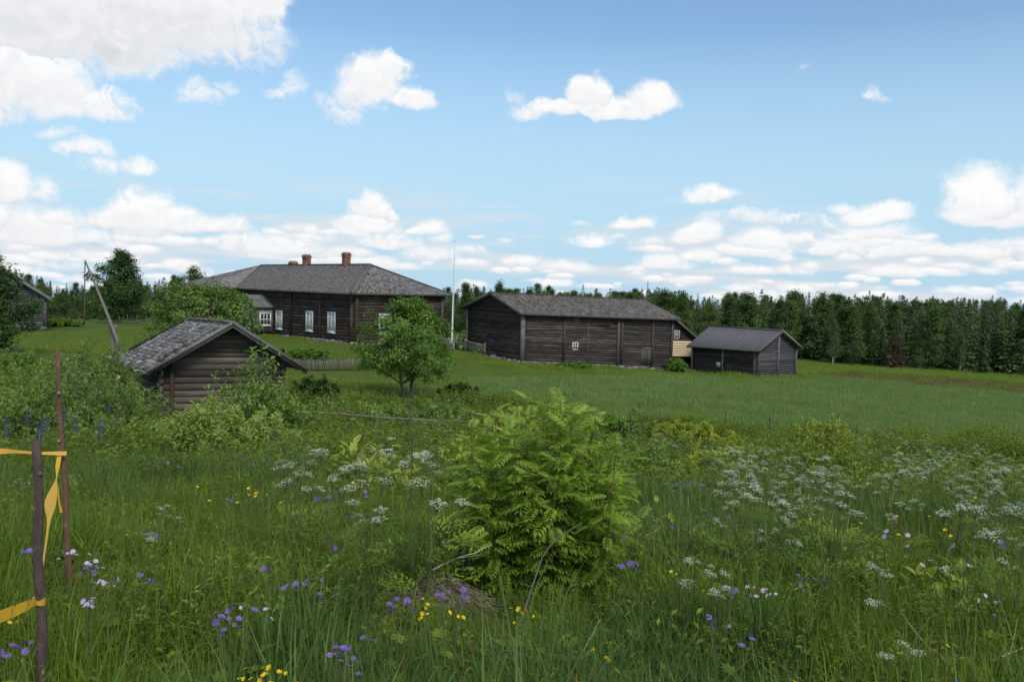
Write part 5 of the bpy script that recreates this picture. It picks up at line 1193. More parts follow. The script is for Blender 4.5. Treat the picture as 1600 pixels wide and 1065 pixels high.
# ------------------------------------------------------------------ boulder
p = at(1073, 12.0); me = blob_mesh('boulder', M['stone'], (.36, .34, .32), 77, 4, .22); o = ob('boulder', me, None, loc=(p[0], p[1], p[2]+.14), rot=(.2, .3, .4)); tag(o, 'dark grey boulder in the grass right of the rowan bush', 'boulder')
m, nt, N, L = mat_new('lichened_boulder'); b = N.new('ShaderNodeBsdfPrincipled'); v = N.new('ShaderNodeTexCoord').outputs['Object']
L.new(mixc(N, L, mixc(N, L, (.075,.078,.085), (.13,.13,.135), noise(N, L, v, 6)), (.26,.26,.25), ramp(N, L, noise(N, L, v, 9, 6, .7), .56, .66)), b.inputs['Base Color']); b.inputs['Roughness'].default_value = .9
bp = N.new('ShaderNodeBump'); bp.inputs['Strength'].default_value = .8; bp.inputs['Distance'].default_value = .03; L.new(noise(N, L, v, 14, 6, .7), bp.inputs['Height']); L.new(bp.outputs[0], b.inputs['Normal']); oo = N.new('ShaderNodeOutputMaterial'); L.new(b.outputs[0], oo.inputs[0]); me.materials[0] = m
# ------------------------------------------------------------------ grass and herbs (small meshes first)
def blades(mb, g, n, h0, h1, spread, w, curve, tone=(.2, .8), seg=4, lean=.25):
    a = g.random(n)*2*math.pi; r = spread*np.sqrt(g.random(n)); b = np.stack([r*np.cos(a), r*np.sin(a), np.full(n, -.06)], 1)
    H = h0+(h1-h0)*g.random(n); az = a*.5+g.random(n)*2*math.pi; d = np.stack([np.cos(az), np.sin(az), 0*az], 1); s = np.stack([-np.sin(az), np.cos(az), 0*az], 1)
    ln = (lean*(.3+g.random(n)))[:, None]; cv = (curve*g.random(n)**1.6)[:, None]; W_ = (w*(.6+.7*g.random(n)))[:, None]; tn = tone[0]+(tone[1]-tone[0])*g.random(n); V = []
    tw = (g.random(n)-.5)[:, None]*1.4
    for k in range(seg+1):
        t = k/seg; p = b+d*(H[:, None]*(ln*t+cv*t*t*t))+np.array([0, 0, 1])*(H[:, None]*(t-cv*.55*t**3)); wd = W_*(1-t**2.2)*.5*(.55+.9*t*(1-t)*2)
        ss = s*np.cos(tw*t)+d*np.sin(tw*t)
        if k < seg: V += [p-ss*wd, p+ss*wd]
        else: V.append(p)
    V = np.stack(V, 1); m = 2*seg+1; o = np.arange(n)[:, None]*m; Q = np.concatenate([o+[[2*k, 2*k+1, 2*k+3, 2*k+2]] for k in range(seg-1)]); T = o+[[2*seg-2, 2*seg-1, 2*seg]]
    mb.add(V.reshape(-1, 3), Q, np.repeat(tn, m)); mb.more(T)
def tuft(name, seed, mat, *a, **k):
    g = np.random.default_rng(seed); mb = MB(); blades(mb, g, *a, **k); return mb.mesh(name, M[mat])
def seed_stalks(name, seed, n, h0, h1, spread, mat='seed', head=.12, hw=.022):
    g = np.random.default_rng(seed); mb = MB(); blades(mb, g, n, h0, h1, spread, .004, .12, seg=3, lean=.12); hb = MB()
    q = mb.V[0].reshape(n, 7, 3); tip = q[:, 6]; d = nrm(tip-q[:, 4]); 
    for j in range(9):
        c = tip-d*head*(j/9)*1.0; leaves(hb, c, d*.9+rdir(n, g)*.4, rdir(n, g), head*.2, hw*.22, g.random(n))
    return joined([mb.mesh(name, M['grass']), hb.mesh(name+'_head', M[mat])])
def herb(name, seed, nst, h, spread, nl, lf, asp, mat='weed', top=.2):
    """leafy stems"""
    g = np.random.default_rng(seed); mb = MB(); st = MB()
    for k in range(nst):
        a = g.random()*6.28; r = spread*math.sqrt(g.random()); H = h*(.6+.5*g.random()); ln = .28*H; t = np.linspace(0, 1, 4)
        P = np.stack([r*math.cos(a)+ln*math.cos(a+g.normal()*.6)*t**1.5, r*math.sin(a)+ln*math.sin(a)*t**1.5, -.05+H*t], 1); tube(st, P, [.006, .005, .004, .002], 3, .5, cap=False)
        n = nl; tt = .15+.85*(np.arange(n)+g.random(n)*.6)/n; pos = np.stack([np.interp(tt, t, P[:, q]) for q in range(3)], 1); an = np.arange(n)*2.4+g.random()*6
        D = np.stack([np.cos(an), np.sin(an), .45-.2*g.random(n)+.4*(tt > .85)], 1); L = lf*(.55+.6*np.sin(np.pi*np.clip(tt*.8+.2, 0, 1)))*(.8+.4*g.random(n))
        leaves(mb, pos, D, np.tile([0, 0, 1.0], (n, 1))+rdir(n, g)*.35, L, L*asp, np.clip(.25+.6*tt+.12*g.normal(size=n), 0, 1), .2, .12)
    return joined([mb.mesh(name, M[mat]), st.mesh(name+'_stem', M['stem'])])
def umbel_mesh(name, seed, R=.045, mat='petal_white'):
    g = np.random.default_rng(seed); mb = MB(); st = MB(); k = 11
    for j in range(k):
        a = j*2.4; r = R*math.sqrt((j+.4)/k); c = np.array([r*math.cos(a), r*math.sin(a), .010*(1-(r/R)**2)+.004*g.normal()]); n = 9; an = g.random(n)*6.28; rr = R*.27*np.sqrt(g.random(n))
        p = c+np.stack([rr*np.cos(an), rr*np.sin(an), .003*g.normal(size=n)], 1); L = R*.17*(.8+.5*g.random(n)); leaves(mb, p, np.stack([np.cos(an), np.sin(an), .15*np.ones(n)], 1), np.tile([0, 0, 1.0], (n, 1))+rdir(n, g)*.3, L, L*.9, g.random(n), .1)
        tube(st, [[0, 0, -.045], c*.6+[0, 0, -.02], c], [.0012, .001, .0007], 3, .5, cap=False)
    return joined([mb.mesh(name, M[mat]), st.mesh(name+'_rays', M['stem'])])
def fern_leaf(mb, o, d, L, g, tone=.5):
    """finely cut parsley leaf"""
    d = nrm(d); s = nrm(np.cross(d, [0, 0, 1.0])); 
    for k in range(6):
        t = .25+.75*k/6; w = L*.38*math.sin(math.pi*(.25+.7*(1-t)))
        for sg in (-1, 1):
            b = o+d*L*t-np.array([0, 0, .18*L*t*t]); D = s*sg+d*.55; n = 5; q = np.linspace(.15, 1, n)[:, None]; pos = b+nrm(D)*w*q; leaves(mb, pos, np.tile(D, (n, 1))*.3+d*.6*np.array([[1], [-.2]]*3)[:n]+rdir(n, g)*.35, np.tile([0, 0, 1.0], (n, 1))+rdir(n, g)*.3, w*.42, w*.17, tone, .1)
def parsley_plant(name, seed, h=.75, numb=6, R=.05):
    g = np.random.default_rng(seed); lf = MB(); st = MB(); um = [umbel_mesh('u', seed*7+q, R*(.7+.5*g.random())) for q in range(2)]; parts = []
    V = []; 
    import bmesh
    bm = bmesh.new(); mats = [M['petal_white'], M['stem'], M['weed']]
    for q in range(numb):
        a = q*2.4+g.random(); r = (.05+.16*g.random())*h; H = h*(.75+.35*g.random()); p = np.array([r*math.cos(a), r*math.sin(a), H]); tube(st, [[0, 0, -.05], p*np.array([.25, .25, .55]), p-[0, 0, .04]], [.005, .003, .0015], 3, .5, cap=False)
        m = um[q % 2]; n0 = len(bm.verts); bm.from_mesh(m); bm.verts.ensure_lookup_table(); t = Matrix.Translation(p) @ Matrix.Rotation(g.normal()*.25, 4, 'X') @ Matrix.Rotation(g.random()*6, 4, 'Z')
        bmesh.ops.transform(bm, matrix=t, verts=bm.verts[n0:])
    me = bpy.data.meshes.new(name); bm.to_mesh(me); bm.free(); me.materials.append(mats[0]); me.materials.append(mats[1])
    for q in range(6):
        a = g.random()*6.28; fern_leaf(lf, np.array([0, 0, h*(.15+.4*g.random())]), [math.cos(a), math.sin(a), .35], .22*h/.75, g, .3+.5*g.random())
    return joined3(me, st.mesh('s', M['stem']), lf.mesh('l', M['weed']))
def joined3(me, *more):
    import bmesh
    bm = bmesh.new(); bm.from_mesh(me); mats = list(me.materials)
    for q in more:
        bm.faces.ensure_lookup_table(); n0 = len(bm.faces); bm.from_mesh(q); bm.faces.ensure_lookup_table()
        for f in bm.faces[n0:]: f.material_index = len(mats)
        mats.append(q.materials[0])
    out = bpy.data.meshes.new('joined'); bm.to_mesh(out); bm.free()
    for m_ in mats: out.materials.append(m_)
    return out
_j0 = joined
def joined(ms): return joined3(*ms) if len(ms) > 1 else ms[0]
def petals(name, n, R, mat, seed=0, cup=.15, notch=False, wd=.85, centre=None):
    g = np.random.default_rng(seed); mb = MB(); a = np.arange(n)*2*math.pi/n+.1*g.normal(size=n); D = np.stack([np.cos(a), np.sin(a), np.full(n, cup)], 1)
    o = D*R*.06; s = np.stack([-np.sin(a), np.cos(a), 0*a], 1); w = R*wd*2*math.sin(math.pi/n)
    tip = D*R; V = np.stack([o, D*R*.55-s*w*.5, tip-s*w*.38, tip*(.84 if notch else 1.04), tip+s*w*.38, D*R*.55+s*w*.5], 1)
    b = np.arange(n)[:, None]*6; mb.add(V.reshape(-1, 3), b+[[0, 1, 2, 3]], np.repeat(.3+.6*g.random(n), 6)); mb.more(b+[[0, 3, 4, 5]])
    if centre: leaves(mb, rdir(6, g)*R*.1+[0, 0, R*.12], rdir(6, g)*.4+[0, 0, 1], rdir(6, g), R*.25, R*.12, 1.0)
    return mb.mesh(name, M[mat])

G_NEAR = [tuft('tuft', 401, 'grass', 34, .30, .62, .16, .0095, .75), tuft('tuft', 402, 'grass', 30, .38, .78, .15, .011, 1.0), tuft('tuft', 403, 'grass_blue', 40, .30, .66, .15, .0085, .9), tuft('tuft', 404, 'grass', 46, .16, .36, .18, .008, .5), tuft('tuft', 405, 'grass_blue', 26, .40, .85, .12, .013, 1.15),
          seed_stalks('seed', 406, 5, .55, .95, .16), herb('herb', 407, 5, .42, .14, 9, .075, .42), herb('herb', 408, 4, .55, .12, 12, .065, .30), herb('herb', 409, 6, .30, .16, 7, .085, .62), seed_stalks('sorrel', 410, 2, .5, .75, .1, 'sorrel', .20, .03)]
G_MID = [tuft('tuft', 421, 'grass', 80, .30, .70, .42, .016, .7, seg=3), tuft('tuft', 422, 'grass_blue', 80, .35, .75, .42, .015, .8, seg=3), tuft('tuft', 423, 'grass', 70, .25, .55, .45, .018, .6, seg=3), herb('herb', 424, 14, .65, .40, 12, .10, .40), herb('herb', 425, 12, .80, .36, 13, .11, .34), herb('herb', 426, 16, .5, .42, 9, .11, .55), seed_stalks('seed', 427, 12, .6, 1.0, .4, 'seed', .16, .03)]
G_HAY = [tuft('tuft', 431, 'hay', 90, .25, .48, .6, .016, .4, seg=2), tuft('tuft', 432, 'hay', 90, .28, .55, .6, .018, .4, seg=2), tuft('tuft', 433, 'hay', 80, .22, .42, .6, .022, .4, seg=2), seed_stalks('seed', 434, 14, .5, .8, .6, 'seed', .14, .03)]
G_LAWN = [*[tuft('tuft', 441, 'lawn', 70, .05, .13, .5, .020, .5, seg=2), tuft('tuft', 442, 'lawn', 60, .06, .18, .5, .018, .6, seg=2), tuft('tuft', 443, 'lawn', 60, .15, .40, .5, .018, .6, seg=2)], tuft('tuft', 444, 'redgrass', 60, .12, .34, .6, .018, .4, seg=2)]
PARS = [parsley_plant('parsley', 451+k, .8, 5, .040) for k in range(3)]

KEEP = [(W(690, 935, 5.0)[0], 5.0, .34, .18), (W(865, 900, 5.6)[0], 5.55, .42, .25), (at(1073, 12)[0], 12.0, .5, .35), (W(1492, 900, 5.4)[0], 5.3, .32, .5), (W(1196, 850, 7.2)[0], 7.1, .36, .5), (W(1450, 900, 5.5)[0], 5.5, .2, .5)]      # mound, rowan, boulder: (x, y, radius, scale inside)
def field_pts(n, y0, y1, seed, pw=1.0, margin=1.2):
    g = np.random.default_rng(seed); y = y0+(y1-y0)*g.random(n*2)**pw; x = (g.random(n*2)*2-1)*(.70*y+margin); return x[:n], y[:n], g
def near_grass():
    pts = []
    for (n, y0, y1, sc) in ((2600, 1.5, 4.5, .95), (6500, 4.5, 8.5, 1.0), (8500, 8.5, 14, 1.1)):
        A = [( .70*y+1.2)*2 for y in (y0, y1)]; g = np.random.default_rng(n)
        y = np.sqrt(y0**2+(y1**2-y0**2)*g.random(n)); x = (g.random(n)*2-1)*(.70*y+1.2); z = GZ(x, y)
        f = fbm(x*.45, y*.45, 61, 4); f2 = fbm(x*.9+9, y*.9, 67, 4); f3 = fbm(x*1.6+5, y*1.6, 71, 3)
        for k in range(n):
            s = sc*.86*(.66+.7*f2[k])*(.8+.4*g.random()); 
            for (kx, ky, kr, ks) in KEEP:
                if (x[k]-kx)**2+(y[k]-ky)**2 < kr*kr: s *= ks
            s *= 1-.32*float(sstep(.05, .0, abs(x[k]/y[k]+.085)-.085))*float(sstep(5.4, 5.0, y[k]))*float(sstep(2.9, 3.4, y[k]))
            s *= 1-.5*float(sstep(.07, .0, abs(x[k]/y[k]-.05)-.07))*float(sstep(5.9, 5.5, y[k]))*float(sstep(3.6, 4.2, y[k]))
            blue = f[k] > .53; r = g.random()
            if r < .54: p = (2 if r < .36 else 4) if blue else (0 if r < .26 else 1 if r < .42 else 3)
            elif r < .58: p = 5
            elif r < .592: p = 9
            else: p = 6 + (0 if f3[k] < .42 else 1 if f3[k] < .52 else 2) if f2[k] > .36 else 3
            pts.append((x[k], y[k], z[k], s, g.random()*6.28, p, g.normal()*.10, g.normal()*.10))
    scatter('meadow_grass', pts, G_NEAR)
near_grass()
def mid_grass():
    pts = []; g = np.random.default_rng(77); n = 15000; y0, y1 = 11, 42
    y = np.sqrt(y0**2+(y1**2-y0**2)*g.random(n)); x = (g.random(n)*2-1)*(.70*y+2); z = GZ(x, y); f = fbm(x*.22, y*.22, 81, 4); f2 = fbm(x*.5+3, y*.5, 87, 4); lim = MEADOW(x, y)
    inh = seg_in(x, y, HAY); inl = seg_in(x, y, LAWN)
    for k in range(n):
        if inh[k] or inl[k]: continue
        edge = np.clip((y[k]-24)/8, 0, 1) if x[k] > -4 else np.clip((y[k]-16)/8, 0, 1); r = g.random()
        herbp = .38+.40*edge*(f2[k] > .38)+.2*(f2[k] > .52)
        p = (3+int(g.integers(3))) if r < herbp else 6 if r < herbp+.02 else (1 if f[k] > .52 else 0 if g.random() < .6 else 2)
        s = (.65+.7*f2[k])*(.8+.4*g.random())*((.74+.5*max(0, f2[k]-.5)*4) if p in (3, 4, 5) else .70); s *= .75 if (9 < x[k] and 13 < y[k] < 24) else 1
        for (kx, ky, kr, ks) in KEEP:
            if (x[k]-kx)**2+(y[k]-ky)**2 < kr*kr*2: s *= ks
        pts.append((x[k], y[k], z[k], s, g.random()*6.28, p, g.normal()*.08, g.normal()*.08))
    scatter('meadow_herbs', pts, G_MID)
    pts = []; n = 26000; y = 33+70*g.random(n)**1.4; x = -8+88*g.random(n); ok = seg_in(x, y, HAY); x, y = x[ok], y[ok]; z = GZ(x, y); f = fbm(x*.12, y*.3, 91, 4)
    for k in range(len(x)): pts.append((x[k], y[k], z[k], (.45+1.1*f[k])*(.8+.4*g.random()), g.random()*6.28, 3 if g.random() < .10 else int(g.integers(3)), g.normal()*.06, g.normal()*.06))
    scatter('hay_grass', pts, G_HAY)
    pts = []; n = 26000; y = 36+60*g.random(n)**1.3; x = -42+66*g.random(n); ok = seg_in(x, y, LAWN); x, y = x[ok], y[ok]; z = GZ(x, y); f = fbm(x*.25, y*.25, 95, 4)
    for k in range(len(x)): pts.append((x[k], y[k], z[k], .7+.6*f[k], g.random()*6.28, 2 if f[k] > .60 and g.random() < .5 else int(g.integers(2)), 0, 0))
    # rough grass beyond the hay field
    n = 9000; y = 60+70*g.random(n); x = 20+85*g.random(n); ok = ~seg_in(x, y, HAY) & ~seg_in(x, y, RED) & (x < .72*y+3); x, y = x[ok], y[ok]; z = GZ(x, y)
    for k in range(len(x)): pts.append((x[k], y[k], z[k], 1.3+.8*g.random(), g.random()*6.28, 2, 0, 0))
    n = 5000; y = 60+60*g.random(n); x = 20+80*g.random(n); ok = seg_in(x, y, RED); x, y = x[ok], y[ok]; z = GZ(x, y)
    for k in range(len(x)): pts.append((x[k], y[k], z[k], 1.0+.6*g.random(), g.random()*6.28, 3 if g.random() < .75 else 2, 0, 0))
    scatter('lawn_grass', pts, G_LAWN)
mid_grass()
def white_flowers():
    """the mass of white umbels far down the meadow"""
    pts = []; g = np.random.default_rng(99)
    zones = [(1290, 1600, 672, 720, 130), (1180, 1600, 680, 760, 110), (1060, 1300, 650, 740, 60), (1500, 1600, 700, 800, 70), (1380, 1600, 720, 770, 40), (470, 760, 612, 668, 120), (690, 800, 618, 640, 60), (560, 760, 660, 705, 26), (900, 1060, 615, 680, 34), (960, 1200, 690, 780, 26), (250, 470, 640, 700, 14), (560, 700, 700, 790, 18), (420, 560, 740, 780, 8), (1230, 1340, 745, 800, 22), (1540, 1600, 770, 860, 12)]
    for (x0, x1, y0, y1, n) in zones:
        n = max(3, int(n*.34))
        cl = [(x0+(x1-x0)*g.random(), y0+(y1-y0)*g.random()) for _ in range(max(2, n//9))]
        for k in range(n):
            c = cl[int(g.integers(len(cl)))]; px = c[0]+g.normal()*42; py = c[1]+g.normal()*9; p = hit(px, py, .78)
            z = gz(p[0], p[1]); pts.append((p[0], p[1], z, .9+.35*g.random(), g.random()*6.28, int(g.integers(3)), g.normal()*.06, g.normal()*.06))
    scatter('white_umbel_flowers', pts, PARS)
    fl = [petals('f', 5, .016, 'petal_violet', 3), petals('f', 5, .014, 'petal_yellow', 5, .4), petals('f', 5, .018, 'petal_pink', 6)]; pr = []
    for q, (m_, h, nn) in enumerate(((fl[0], .6, 5), (fl[1], .6, 4), (fl[2], .5, 7))):
        import bmesh
        gg = np.random.default_rng(500+q); bm = bmesh.new(); st = MB()
        for k in range(nn):
            p = np.array([gg.normal()*.12, gg.normal()*.12, h*(.75+.4*gg.random())]); n0 = len(bm.verts); bm.from_mesh(m_); bm.verts.ensure_lookup_table(); bmesh.ops.transform(bm, matrix=Matrix.Translation(p) @ Matrix.Rotation(gg.normal()*.6, 4, 'X') @ Matrix.Rotation(gg.normal()*.6, 4, 'Y'), verts=bm.verts[n0:])
            tube(st, [[p[0]*.3, p[1]*.3, -.05], p*np.array([.6, .6, .5]), p], [.003, .002, .0015], 3, .5, cap=False)
        me = bpy.data.meshes.new('f'); bm.to_mesh(me); bm.free(); me.materials.append(m_.materials[0]); pr.append(joined3(me, st.mesh('s', M['stem'])))
    pts = []
    for (x0, x1, y0, y1, q, n) in ((1000, 1100, 690, 730, 0, 9), (1230, 1340, 745, 770, 2, 9), (1310, 1350, 745, 765, 1, 10), (400, 470, 715, 740, 0, 10), (1000, 1600, 700, 860, 0, 34), (1200, 1600, 720, 860, 1, 26), (200, 640, 730, 830, 0, 16), (120, 640, 740, 840, 1, 14), (1100, 1500, 760, 860, 2, 8), (1370, 1430, 735, 780, 1, 6), (560, 700, 690, 760, 0, 6)):
        for k in range(max(2, int(n*.4))):
            p = hit(x0+(x1-x0)*g.random(), y0+(y1-y0)*g.random(), .55); pts.append((p[0], p[1], gz(p[0], p[1]), .85+.3*g.random(), g.random()*6.28, q, 0, 0))
    scatter('scattered_small_flowers', pts, pr)
white_flowers()
# ------------------------------------------------------------------ shrubs
def stem_shrub(name, label, px, Y, top, wd, nst, lf, asp, leafmat, per, stemmat='bark', cat='shrub', r0=.02, up=.6, foliage='foliage', seed=0, start=.12, droop=.15, group=None, blossom=None, bsize=1.0, H=None, vase=.55):
    g = np.random.default_rng(1000+seed+int(px)); p = at(px, Y); H = H or (W(px, top, Y)[2]-p[2]); st = MB(); fo = MB(); bl = MB(); any_b = False
    for k in range(nst):
        a = k*2.4+g.normal()*.3; R = wd/2*math.sqrt((k+.5)/nst); h = H*(1-.42*(R/(wd/2))**2)*(.78+.27*g.random()); t = np.linspace(0, 1, 7); b0 = wd*.10*g.normal(size=2)
        P = np.stack([b0[0]+R*math.cos(a)*t**vase+.05*wd*np.sin(t*4+k), b0[1]+R*math.sin(a)*t**vase+.05*wd*np.cos(t*5+k), -.1+h*t], 1); tube(st, P, r0*(1-.8*t)*(.7+.5*g.random()), 5, g.random(), cap=False)
        # side shoots carry the leaves
        ns = max(4, int(per/2.9)); 
        for s in range(ns+1):
            ts = start+(1-start)*(s+g.random())/(ns+1) if s < ns else .97; o = np.array([np.interp(ts, t, P[:, q]) for q in range(3)]); an = g.random()*6.28
            ln = (.16+.22*g.random())*H*(1.1-ts*.6) if s < ns else .10*H; d = nrm(np.array([math.cos(an), math.sin(an), up*(.6+g.random())]) if s < ns else np.array([.2*g.normal(), .2*g.normal(), 1])); n = 14
            tt = (np.arange(n)+.5)/n; pos = o+d*ln*tt[:, None]+g.normal(size=(n, 3))*.012*H; tube(st, [o, o+d*ln], [r0*.3, r0*.1], 3, g.random(), cap=False)
            c2 = np.arange(n)*2.4+g.random()*6; e1 = nrm(np.cross(d, [.3, .1, 1])); e2 = np.cross(d, e1); D = e1*np.cos(c2)[:, None]+e2*np.sin(c2)[:, None]+d*.55-np.array([0, 0, droop]); L = 1.45*lf*(.6+.7*g.random(n))
            leaves(fo, pos, D, np.tile([0, 0, 1.0], (n, 1))+rdir(n, g)*.5, L, L*asp, np.clip(.15+.7*ts+.18*g.normal()+.12*g.normal(size=n), 0, 1), .18, .1)
            if blossom and g.random() < .2*bsize: q = 14; leaves(bl, pos[-1]+rdir(q, g)*.07*bsize*g.random((q, 1)), rdir(q, g), rdir(q, g)+[0, 0, 1], .05*bsize, .05*bsize, g.random(q)); any_b = True
    root = thing(name, label, cat, tuple(p), group=group); ob('stems', st.mesh(name+'_stems', M[stemmat], True), root); ob(foliage, fo.mesh(name+'_'+foliage, M[leafmat]), root)
    if any_b: ob('blossom', bl.mesh(name+'_blossom', M[blossom]), root)
    return root
ss = stem_shrub
# the thicket on the left, near to far
ss('willow_bush', 'grey-green willow bush in the thicket, left of the reddish stake', 40, 19, 578, 3.2, 22, .075, .32, 'leaf_willow', 60, seed=1)
ss('willow_bush', 'grey-green willow bush in the thicket, directly behind the reddish stake', 104, 20.5, 560, 3.0, 22, .075, .32, 'leaf_willow', 60, seed=2)
ss('elder_bush', 'taller bush with cream blossom in front of the well sweep', 146, 24, 531, 2.6, 24, .08, .45, 'leaf_willow', 62, seed=3, blossom='petal_cream')
ss('willow_bush', 'grey-green willow bush closing in on the left wall of the log shed', 196, 20.5, 580, 2.6, 22, .07, .34, 'leaf_willow', 60, seed=4)
ss('willow_bush', 'willow bush cut by the left picture edge, lower in the thicket', -18, 17, 600, 3.0, 20, .075, .32, 'leaf_willow', 55, seed=5)
ss('willow_bush', 'low willow bush in the thicket below the blossoming bush', 160, 16.5, 640, 2.6, 22, .065, .34, 'leaf_willow', 55, seed=6)
ss('willow_bush', 'low leafy bush at the left corner of the log shed', 235, 18.2, 640, 1.8, 18, .07, .4, 'leaf_tree', 50, seed=7)
ss('willow_bush', 'far willow bush left of the well sweep post on the slope', 60, 30, 560, 4.0, 22, .09, .4, 'leaf_willow', 60, seed=8)
ss('willow_bush', 'willow bush at the foot of the dark tree by the left edge', 5, 38, 540, 4.5, 22, .11, .4, 'leaf_tree', 60, seed=9)
ss('young_bush', 'bright yellow-green leaf tuft against the dark left wall of the shed', 222, 21.5, 606, .7, 7, .09, .5, 'leaf_bright', 36, seed=10)
ss('climbing_bush', 'tall loose bush with bare tips growing up in front of the log shed gable', 398, 20.5, 541, 1.9, 16, .085, .5, 'leaf_willow', 40, 'bark', r0=.016, seed=11, start=.08)
ss('leafy_bush', 'dense green bush hiding the right corner of the log shed', 420, 21.8, 592, 1.9, 22, .08, .5, 'leaf_tree', 64, seed=12)
ss('yellow_willow', 'bright yellow-green willow bush in front of the log shed', 334, 15.2, 616, 1.75, 32, .085, .34, 'leaf_willow_bright', 52, 'stem', r0=.009, seed=13, up=1.2)
ss('yellow_willow', 'smaller yellow-green willow bush right of the bright one, below the shed corner', 410, 15.6, 630, 1.1, 22, .08, .34, 'leaf_willow_bright', 45, 'stem', r0=.008, seed=14, up=1.2)
ss('currant_bush', 'round dark green bush on the lawn, right of the log shed eave', 489, 36, 583, 2.1, 30, .10, .7, 'leaf_dark', 60, seed=15, start=.05)
ss('currant_bush', 'small dark bush on the lawn, right of the apple tree trunk', 716, 42, 597, 1.9, 26, .10, .7, 'leaf_dark', 55, seed=16, start=.05)
ss('lawn_bush', 'low dark bush on the slope under the farmhouse windows', 487, 60, 545, 3.0, 26, .13, .6, 'leaf_tree', 50, seed=17, start=.05); ss('lawn_bush', 'low bush on the slope below the farmhouse corner, behind the fence', 455, 61, 542, 3.2, 26, .13, .6, 'leaf_tree', 50, seed=18, start=.05)
ss('white_bush', 'white flowering bush between flagpole and barn', 722, 78, 523, 3.0, 34, .13, .6, 'leaf_tree', 60, seed=19, start=.05, blossom='petal_cream', bsize=2.4)
ss('round_bush', 'round green bush in front of the dark bay, at the right barn corner', 1057, 74.5, 559, 1.9, 28, .12, .6, 'leaf_tree', 60, seed=20, start=.05)
ss('nettle_clump', 'low green clump at the foot of the barn wall, under the small windows', 900, 67.5, 565, 3.6, 30, .12, .5, 'leaf_tree', 40, seed=21, start=.05)
ss('lawn_bush', 'dark low bush at the lawn edge, right of the left outbuilding', 100, 84, 497, 3.6, 26, .16, .6, 'leaf_tree', 50, seed=22, start=.05)
# along the edge of the hay field
ss('yellow_bush', 'yellow-green bush at the field edge, upper right of the rowan', 1046, 27.5, 652, 2.0, 24, .085, .5, 'leaf_bright', 52, 'stem', r0=.010, seed=23)
ss('yellow_bush', 'wide yellow-green bush at the field edge, left of the lone posts', 1098, 27, 655, 2.0, 24, .085, .5, 'leaf_bright', 52, 'stem', r0=.010, seed=24)
ss('young_rowan', 'loose young yellow-green tree at the field edge, right of the lone posts', 1290, 24.5, 648, 1.9, 22, .09, .42, 'leaf_bright', 46, 'redstem', r0=.012, seed=25, up=.9)
ss('dark_shrub', 'dark little shrub with a light upright tip at the field edge', 1392, 28.5, 674, 1.2, 18, .09, .45, 'leaf_willow', 46, seed=26)
ss('field_bush', 'greenish bush right behind the top of the rowan bush', 968, 28, 636, 2.4, 24, .085, .5, 'leaf_willow', 52, seed=27); ss('field_bush', 'low pale bush between the rowan top and the pole fence', 790, 27.5, 634, 2.2, 22, .085, .5, 'leaf_bright', 46, seed=28)
ss('field_bush', 'green bush at the foot of the apple tree, left of its trunk', 590, 30, 622, 2.8, 24, .085, .5, 'leaf_willow', 52, seed=29); ss('field_bush', 'green bush at the foot of the apple tree, right of its trunk', 684, 30, 622, 2.6, 24, .085, .5, 'leaf_willow', 52, seed=30); ss('field_bush', 'green bush below the round dark lawn bush', 516, 30.5, 620, 2.6, 24, .085, .5, 'leaf_willow', 52, seed=31)
ss('field_bush', 'yellow-green herb bush in the flowers below the lone field edge posts', 1160, 22, 690, 1.6, 22, .08, .45, 'leaf_bright', 46, 'stem', r0=.008, seed=32)


# leafy clumps that break up the meadow
for nm, lb, a in (('weed_clump', 'pale leafy weed clump below the pole fence, right of the yellow willow', (488, 17, 672, 1.6, 22, .08, .45, 'leaf_willow')), ('weed_clump', 'yellow-green weed clump between pole fence and bare sapling stem', (562, 15, 690, 1.5, 22, .08, .45, 'leaf_bright')),
    ('weed_clump', 'leafy clump at the left foot of the big rowan, behind the straw', (712, 9.2, 715, .8, 18, .06, .5, 'leaf_willow')), ('weed_clump', 'light weed clump behind the left shoulder of the rowan', (745, 15, 668, 1.4, 22, .08, .45, 'leaf_bright')),
    ('weed_clump', 'leafy weed clump behind the right shoulder of the rowan', (985, 15, 682, 1.5, 22, .08, .45, 'leaf_willow')), ('weed_clump', 'yellow-green clump among white flowers, right behind the boulder', (1120, 16, 690, 1.6, 22, .08, .45, 'leaf_bright')),
    ('weed_clump', 'wide leafy clump in the middle of the white flowers', (1235, 17, 700, 1.9, 24, .08, .45, 'leaf_willow')), ('weed_clump', 'pale green clump at the right end of the flower meadow', (1480, 19, 702, 2.0, 24, .085, .45, 'leaf_willow')),
    ('weed_clump', 'low clump in the open grass above the right umbel group', (1345, 12.5, 752, 1.2, 20, .07, .45, 'leaf_bright')), ('weed_clump', 'leafy clump at the right edge, above the far right umbels', (1575, 15, 735, 1.7, 22, .08, .45, 'leaf_willow')),
    ('weed_clump', 'small leafy clump left of the far right umbels', (1450, 10.5, 800, .9, 18, .06, .45, 'leaf_willow')), ('weed_clump', 'yellow-green clump in the grass right below the boulder', (1110, 9.5, 812, .8, 18, .06, .45, 'leaf_bright')),
    ('weed_clump', 'low pale clump in the open grass below the willow thicket', (150, 12, 735, 1.3, 20, .07, .4, 'leaf_willow')), ('weed_clump', 'leafy clump below the smaller yellow willow', (455, 12.5, 738, 1.1, 20, .07, .45, 'leaf_willow'))):
    px, Y, top, wd, n_, lf_, asp_, mt_ = a; ss(nm, lb, px, Y, top, wd, n_, lf_, asp_, mt_, 34, 'stem', r0=.007, seed=int(px)+50, up=1.0, cat='plant', start=.05)

